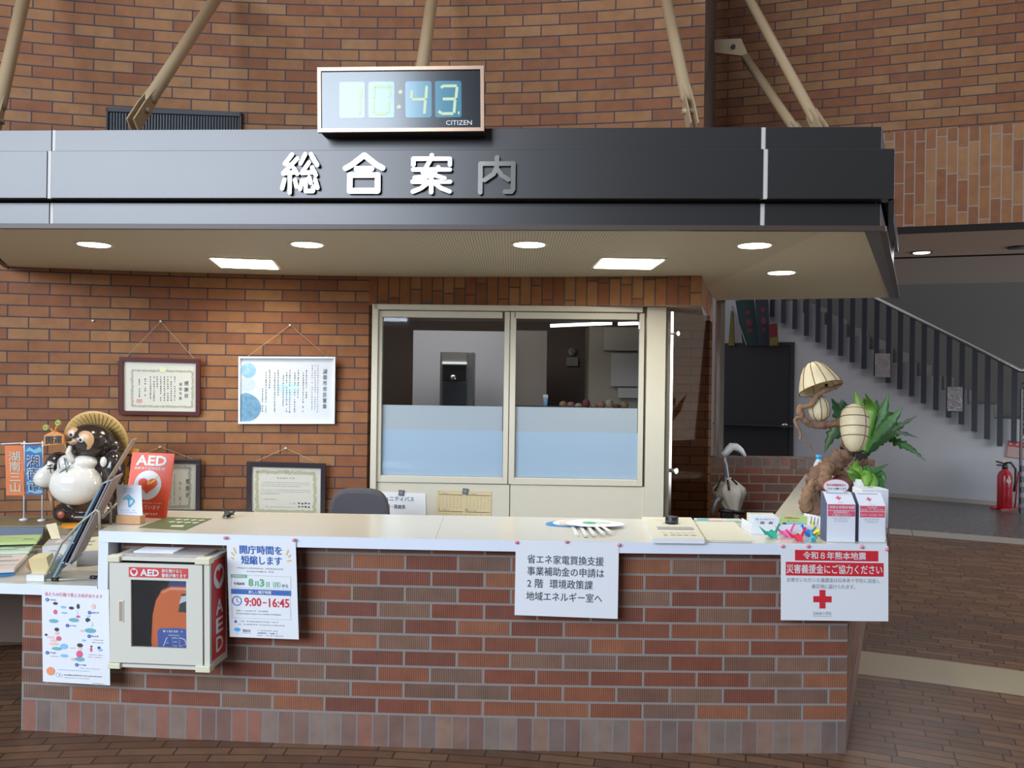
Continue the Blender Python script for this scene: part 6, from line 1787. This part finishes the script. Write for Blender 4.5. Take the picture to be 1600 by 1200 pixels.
for px0, py0, px1, py1 in ((1128, 747, 1117, 767), (1137, 750, 1139, 766), (1143, 748, 1152, 757), (1133, 745, 1130, 752)):
    mb = MB(); mb.tube([uq(px0, py0, -.06), uq(px1, py1, -.085)], .007, 0, 6); mb.build('rib', M['black'], ub)
us = thing('umbrella_stand', 'black clamp bar with a grey tube that holds the beige umbrella', 'stand', (uq(1148, 800).x, YU + .05, 0))
mb = MB(); x_ = uq(1148, 800, .05); mb.tube([Vector((x_.x, YU + .05, 0)), Vector((x_.x, YU + .05, x_.z + .05))], .013, 0, 10); mb.build('post', WPL, us)
mb = MB(); mb.lathe([(.14, 0), (.14, .012), (.03, .02)], (x_.x, YU + .05, .001), 24); mb.build('base', M['black'], us)
mb = MB(); a_, b_ = uq(1123, 797, -.08), uq(1162, 802, -.08); mb.tube([a_, b_], .013, 0, 8); mb.build('clamp_bar', M['black'], us)
mb = MB(); mb.box(uq(1136, 806, -.06), (.075, .05, .045)); mb.build('clamp', M['black'], us, .006)
mb = MB(); mb.tube([uq(1126, 776, -.04), uq(1119, 784, -.05), uq(1115, 796, -.05), uq(1114, 806, -.04)], .016, 0, 10); mb.build('curved_tube', GREYM, us)

# ---------------------------------------------------------------- stair rail
rail = thing('stair_railing', 'stair railing with dark vertical bars and a steel handrail along the white stair wall', 'railing', stair(s_of(1480), 0))
BALU = mat('dark slate painted bar', (.028, .030, .042), .5)
bx_ = [362, 411, 462, 514, 565, 616, 667, 718, 771, 826, 879, 931, 984, 1037, 1092, 1149, 1206, 1263, 1320, 1377, 1440]
by_ = [158, 185, 212, 242, 271, 302, 331, 360, 390, 421, 452, 480, 512, 544, 573, 606, 637, 669, 702, 735, 720]
rl0, rl1 = sz(1375, 469, -.05), sz(1594, 579, -.05)
def railz(s): return rl0[1] + (rl1[1] - rl0[1]) * (s - rl0[0]) / (rl1[0] - rl0[0])
for x, y in zip(bx_, by_):
    px, py = 1080 + x / 2.858, 440 + y / 2.858
    s_, z_b = sz(px, py, -.05)
    wd = .031
    mb = MB(); mb.slab([stair(s_ - wd, z_b, -.035), stair(s_ + wd, z_b, -.035), stair(s_ + wd, railz(s_ + wd) - .015, -.035), stair(s_ - wd, railz(s_ - wd) - .015, -.035)], -SN, .03)
    mb.build('baluster', BALU, rail)
s0_ = s_of(1196, -.05)
mb = MB(); mb.tube([stair(s0_, railz(s0_), -.05), stair(rl1[0], rl1[1], -.05), stair(rl1[0] + .9, rl1[1] - .02, -.05)], .028, 0, 12); mb.build('handrail', mat('satin steel', (.55, .52, .47), .25, 1.0), rail)
for (px0, py0, px1, py1), lb in (((1367, 552, 1391, 589), 'plastic-wrapped paper tied to the railing, the upper one on the stairs'), ((1480, 604.5, 1504, 642), 'plastic-wrapped paper tied to the railing, the lower one on the stairs')):
    tl, tr, bl = [stair(*sz(x, y, -.085), -.085) for x, y in ((px0, py0), (px1, py0 + .5), (px0, py1))]
    t = thing('wrapped_notice', lb, 'notice', tl, 'wrapped papers on the stair railing')
    s = Sheet(tl, tr, bl, t); s.body('sleeve', M.setdefault('wrap', mat('shiny grey plastic sleeve', (.30, .28, .28), .15, spec=1.0, noise=.4, nscale=18, bump=1.0)), .01)
    for k in range(7): s.marks(.14 + .11 * k, .12, .17 + .11 * k, .88, M.setdefault('faint', mat('faint red print', (.36, .22, .24), .5)), vertical=True, pitch=.07)
    s.done()

# fire extinguisher with its hose and stand
ep = SP + SD * s_of(1572, -.30) - SN * .30
ex = thing('fire_extinguisher', 'red fire extinguisher standing at the foot of the white stair wall', 'fire extinguisher', (ep.x, ep.y, 0))
REDP = mat('red painted steel', (.42, .012, .02), .25, spec=.7)
mb = MB(); mb.lathe([(.078, .02), (.084, .03), (.084, .40), (.070, .45), (.035, .485), (.030, .50)], (ep.x, ep.y, 0), 28); mb.build('cylinder', REDP, ex)
mb = MB(); mb.lathe([(.030, .50), (.034, .505), (.030, .545), (.018, .56)], (ep.x, ep.y, 0), 16); mb.tube([(ep.x + .02, ep.y, .555), (ep.x - .11, ep.y, .59)], .010, 0, 8); mb.tube([(ep.x + .02, ep.y, .54), (ep.x - .10, ep.y, .545)], .009, 0, 8); mb.build('valve_lever', M['black'], ex)
mb = MB(); mb.tube([(ep.x, ep.y, .57), (ep.x + .06, ep.y - .02, .58), (ep.x + .115, ep.y - .03, .50), (ep.x + .115, ep.y - .03, .34), (ep.x + .10, ep.y - .03, .22)], .013, 0, 10); mb.build('hose', M['black'], ex)
mb = MB(); mb.lathe([(.001, -.002), (.030, -.002), (.030, 0)], (ep.x, ep.y - .0835, .36), 20, 0, True, Matrix.Rotation(R(90), 3, 'X')); mb.build('round_label', M.setdefault('pglabel', mat('pale green label', (.35, .55, .45), .4)), ex)
mb = MB(); mb.tube([(ep.x + .015, ep.y, .58), (ep.x - .03, ep.y - .01, .60)], .006, 0, 6); mb.build('safety_pin', M['yel'], ex)
mb = MB(); mb.box2((ep.x - .10, ep.y - .10, 0.001), (ep.x + .12, ep.y + .10, .02)); mb.tube([(ep.x - .20, ep.y - .05, .02), (ep.x - .08, ep.y - .02, .02)], .015, 0, 8); mb.tube([(ep.x + .13, ep.y, .02), (ep.x + .17, ep.y, .47)], .009, 0, 8); mb.build('floor_stand', REDP, ex)
# red sign on the wall
tl, tr, bl = [stair(*sz(x, y, -.01), -.012) for x, y in ((1575, 688), (1622, 693), (1572, 714))]
t = thing('wall_sign', 'red and grey sign on the white stair wall above the fire extinguisher', 'sign', tl)
s = Sheet(tl, tr, bl, t); s.body('board', M.setdefault('signgrey', mat('grey pink board', (.46, .33, .31), .5)), .008); s.rect(0, 0, 1, .36, REDP, 'band'); s.frame(0, 0, 1, 1, .02, REDP, 'border', .0014)
for k in range(4): s.disc(.10 + .24 * k, .18, .05, M.setdefault('signpink', mat('pale red print', (.66, .30, .28), .5)), 'symbol', .002)
s.marks(.05, .50, .9, .60, M['seal']); s.marks(.05, .68, .9, .78, M['seal']); s.done()
# dark mesh screen at the foot of the stairs
sc = thing('mesh_screen', 'dark metal mesh screen with a banded post at the right edge by the stairs', 'screen', at(1608, 760, 9.8))
xs = at(1596, 700, 9.8).x
def zs(py): return at(1596, py, 9.8).z
mb = MB(); mb.box2((xs - .012, 9.8, max(0, zs(800))), (xs + .012, 9.82, zs(608))); mb.build('post', BALU, sc)
mb = MB()
for k in range(12):
    z_k = zs(690) + (zs(600) - zs(690)) * k / 11
    mb.tube([(xs, 9.81, z_k), (xs + .8, 9.81, z_k + .55)], .006, 0, 5)
mb.build('mesh', BALU, sc)
mb = MB()
for k in range(5): mb.box2((xs - .02, 9.76, zs(800) * 0 + .02 + .125 * k), (xs + .9, 9.79, .02 + .125 * k + .065))
mb.build('band', BALU, sc)

# banners stored above the door
bo = -.03
for (P, m, lb) in ((((1143, 486), (1147, 486), (1148, 540), (1139, 540)), mat('dull yellow banner', (.20, .15, .03), .7), 'dull yellow rolled banner at the far left above the black door'),
                   (((1150, 470), (1178, 466), (1186, 540), (1162, 540)), mat('dark teal banner', (.018, .045, .045), .7), 'dark teal banner with dim red writing above the black door'),
                   (((1180, 462), (1200, 460), (1204, 540), (1186, 540)), mat('dark navy banner', (.025, .03, .05), .7), 'dark navy banner with dim red writing above the black door'),
                   (((1202, 507), (1215, 505), (1216, 541), (1203, 541)), mat('dark red pouch cloth', (.15, .012, .015), .7), 'dark red cloth bag with a yellow base above the black door')):
    bo -= .042
    Q = [stair(*sz(x, y, bo), bo) for x, y in P]
    t = thing('banner', lb, 'banner', Q[3])
    mb = MB(); mb.slab(Q, -SN, .03); mb.build('cloth', m, t)
    s = Sheet(Q[0] - SN * .031, Q[1] - SN * .031, Q[3] - SN * .031, t)
    if 'writing' in lb: s.marks(.35, .25, .72, .85, M.setdefault('dimred', mat('dim red print', (.16, .03, .035), .7)), vertical=True, pitch=.2)
    elif 'bag' in lb: s.rect(.05, .62, .98, .98, M.setdefault('dimyel', mat('dull olive yellow', (.15, .13, .02), .7)), 'base_panel')
    s.done()
a_, b_ = stair(*sz(1144, 478, -.16), -.16), stair(*sz(1166, 539, -.16), -.16)
mb = MB(); mb.tube([a_, b_], .012, 0, 8)
tag(mb.build('banner_pole', mat('dull grey pole', (.20, .19, .19), .5)), 'thin grey banner pole leaning above the black door', 'pole')
mb = MB(); mb.slab([stair(sd0 - .05, zt + .05, -.002), stair(sd1 + .05, zt + .05, -.002), stair(sd1 + .05, zt + .05, -.26), stair(sd0 - .05, zt + .05, -.26)], Vector((0, 0, 1)), .02)
struct('trim_2', mb, M['dark'])

# hall ceiling lights
for (px, py), lit, lb in (((1440, 394), True, 'round lit downlight in the brown ceiling of the stair hall'), ((1592, 386), False, 'round unlit downlight at the right edge of the hall ceiling')):
    c_ = on(px, py, zc)
    t = thing('downlight', lb, 'ceiling light', c_)
    mb = MB(); mb.lathe([(.066, -.004), (.080, -.008), (.084, 0)], c_, 28); mb.build('rim', M['dark'], t)
    mb = MB(); mb.lathe([(.001, -.0085), (.062, -.0085), (.066, -.001)], c_, 28); mb.build('lens', mat('hall lamp lens', (.9, .95, 1), .4, emit=(.9, .97, 1), estr=3.0) if lit else M['bronze_dark'], t)
    if lit: area('hall_glow', c_ - Vector((0, 0, .02)), c_ - Vector((0, 0, 1)), .15, .15, 24, (.95, .97, 1), 'DISK')

# ================================================================ the office behind the glass
def ob(px0, py0, px1, py1, Y, d, name, m, parent=None, bevel=0):
    a_, b_ = at(px0, py0, Y), at(px1, py1, Y)
    mb = MB(); mb.box2((a_.x, Y, b_.z), (b_.x, Y + d, a_.z)); return mb.build(name, m, parent, bevel)
t = thing('partition_screen', 'pale grey office partition seen through the left window sash', 'partition', at(720, 700, 6.9))
a_, b_ = at(646, 516, 6.9), at(789, 514, 6.9)
mb = MB(); mb.box2((a_.x, 6.9, 0), (b_.x, 6.95, a_.z)); mb.build('panel', mat('pale grey partition', (.46, .47, .52), .6), t)
for x in (a_.x + .05, b_.x - .05):
    mb = MB(); mb.box2((x - .03, 6.8, 0), (x + .03, 7.05, .04)); mb.build('foot', M['bronze_dark'], t)
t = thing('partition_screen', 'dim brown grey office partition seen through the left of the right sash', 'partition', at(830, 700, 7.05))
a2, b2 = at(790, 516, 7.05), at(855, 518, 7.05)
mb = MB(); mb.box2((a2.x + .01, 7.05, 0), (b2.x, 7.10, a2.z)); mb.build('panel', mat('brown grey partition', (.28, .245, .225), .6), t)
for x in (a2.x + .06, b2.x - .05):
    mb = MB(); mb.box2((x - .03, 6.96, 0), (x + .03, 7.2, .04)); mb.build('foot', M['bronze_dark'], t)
t = thing('water_dispenser', 'grey water dispenser with a dark recess seen through the left window sash', 'dispenser', at(715, 760, 6.2))
a_, b_ = at(687, 548, 6.2), at(740, 548, 6.2)
DSP = mat('grey dispenser plastic', (.26, .26, .27), .4)
mb = MB(); mb.box2((a_.x, 6.24, 0), (b_.x, 6.55, a_.z)); mb.build('casing', DSP, t, .01)
ob(691, 550, 729, 565, 6.225, .02, 'top_panel', mat('pale dispenser panel', (.36, .35, .34), .35), t); ob(691, 565, 729, 569, 6.215, .03, 'light_strip', mat('bright strip', (.8, .8, .78), .3, emit=(1, 1, .97), estr=.7), t)
ob(692, 570, 728, 596, 6.23, .012, 'recess', M['dark'], t); ob(692, 598, 728, 660, 6.23, .012, 'lower_panel', mat('slate panel', (.07, .08, .10), .35), t)
p = at(708, 590, 6.22); mb = MB(); mb.lathe([(.024, -.03), (.026, 0), (.018, .02)], p, 16); mb.build('spout', M['steel'], t)
t = thing('wall_clock', 'small round clock on the office wall seen through the right window sash', 'clock', at(893, 550, 8.17))
p = at(893, 550, 8.17); mb = MB(); mb.lathe([(.001, -.03), (.038, -.03), (.038, 0)], p, 24, 0, True, Matrix.Rotation(R(-90), 3, 'X')); mb.build('dial', mat('grey clock dial', (.48, .46, .44), .5), t)
mb = MB(); mb.tube([p - Vector((0, .034, 0)), p - Vector((-.02, .034, .012))], .003, 0, 5); mb.tube([p - Vector((0, .034, 0)), p - Vector((0, .034, -.026))], .002, 0, 5); mb.build('hands', M['black'], t)
tag(ob(885, 558, 903, 572, 8.16, .01, 'wall_paper', mat('grey page', (.42, .40, .38), .6)), 'small pale sheet on the office wall below the round clock', 'paper')
t = thing('storage_cabinet', 'pale beige office cabinet seen through the right part of the window', 'cabinet', at(950, 700, 7.2))
a_, b_ = at(921, 510, 7.2), at(999, 510, 7.2)
CB_ = mat('beige cabinet', (.40, .37, .30), .5)
mb = MB(); mb.box2((a_.x, 7.2, 0), (b_.x, 7.6, a_.z)); mb.build('carcass', CB_, t)
ob(944, 512, 998, 548, 7.16, .03, 'upper_door', mat('grey beige door', (.48, .46, .41), .5), t); ob(955, 552, 998, 604, 7.15, .03, 'white_board', mat('pale grey board', (.54, .54, .53), .5), t); ob(966, 606, 998, 622, 7.15, .03, 'drawer', mat('pale drawer', (.58, .57, .55), .5), t)
rnd = random.Random(9)
tb = thing('office_table', 'long brown table in the office with goods on it', 'table', at(900, 700, 6.0))
a_, b_ = at(805, 636, 6.2), at(1000, 636, 6.2)
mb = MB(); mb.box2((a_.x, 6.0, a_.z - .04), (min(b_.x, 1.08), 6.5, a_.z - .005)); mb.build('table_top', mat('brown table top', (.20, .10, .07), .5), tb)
for x in (a_.x + .04, min(b_.x, 1.08) - .04):
    mb = MB(); mb.box2((x - .02, 6.1, 0), (x + .02, 6.4, a_.z - .04)); mb.build('leg', M['bronze_dark'], tb)
GC = [mat('tan goods', (.40, .26, .15), .6), mat('pink brown goods', (.42, .20, .16), .6), mat('cream goods', (.50, .42, .30), .6), mat('dark red goods', (.22, .07, .06), .6)]
gl = ['cream', 'tan', 'brown', 'dark']
for k in range(9):
    px = 880 + 12 * k; h_ = rnd.uniform(7, 16); p = at(px, 634, 6.2)
    mb = MB(); mb.ell((p.x, 6.2, a_.z + h_ * .0024 - .004), (.030, .03, h_ * .0024), 0, 12, 8)
    tag(mb.build('wrapped_goods', GC[k % 4]), 'small wrapped goods on the office table, dimly seen through the glass', 'goods', 'wrapped goods on the office table')
t = thing('paper_cup', 'small white and blue cup standing by the right window sash inside the office', 'cup', at(852, 634, 5.2))
p = at(852, 634.5, 5.2); mb = MB(); mb.lathe([(.012, 0), (.016, .07), (.015, .07)], p, 16); mb.build('cup', LBLUE, t)
mb = MB(); mb.lathe([(.0162, .045), (.0168, .072)], p, 16); mb.build('rim', M['white'], t)
mb = MB(); mb.box2((p.x - .25, 5.1, p.z - .03), (p.x + .25, 5.3, p.z - .001)); sh_ = thing('inner_shelf', 'narrow dark shelf inside the office under the cup', 'shelf', (p.x, 5.2, 0)); mb.build('board', M['bronze_dark'], sh_)
for x in (p.x - .22, p.x + .22):
    mb = MB(); mb.box2((x - .015, 5.15, 0), (x + .015, 5.25, p.z - .03)); mb.build('leg', M['bronze_dark'], sh_)
for (px0, py0, px1, py1, Y), lb in (((860, 509, 956, 505, 6.6), 'long bright fluorescent tube on the office ceiling seen through the right sash'), ((966, 506, 1000, 505, 6.6), 'short bright fluorescent tube at the right end of the window')):
    a_, b_ = at(px0, py0, Y), at(px1, py1, Y)
    a_.z = b_.z = 2.0
    a_, b_ = at(px0, py0, 6.6), at(px1, py1, 6.6)
    t = thing('fluorescent_lamp', lb, 'lamp', (a_ + b_) / 2)
    mb = MB(); mb.tube([a_, b_], .013, 0, 10); mb.build('tube', mat('lit tube', (1, 1, 1), .4, emit=(1, .98, .92), estr=4), t)
    mb = MB(); mb.box((a_ + b_) / 2 + Vector((0, .02, .035)), ((b_ - a_).length, .06, .03)); mb.build('fitting', M['bronze_dark'], t)
    mb = MB(); mb.tube([(a_ + b_) / 2 + Vector((0, .02, .05)), Vector(((a_.x + b_.x) / 2, 6.62, 2.35))], .005, 0, 6); mb.build('hanger', M['bronze_dark'], t)
area('office_lamps', (-.6, 6.0, 2.28), (-.6, 6.6, 0), 1.6, .8, 20, (1, .95, .88))
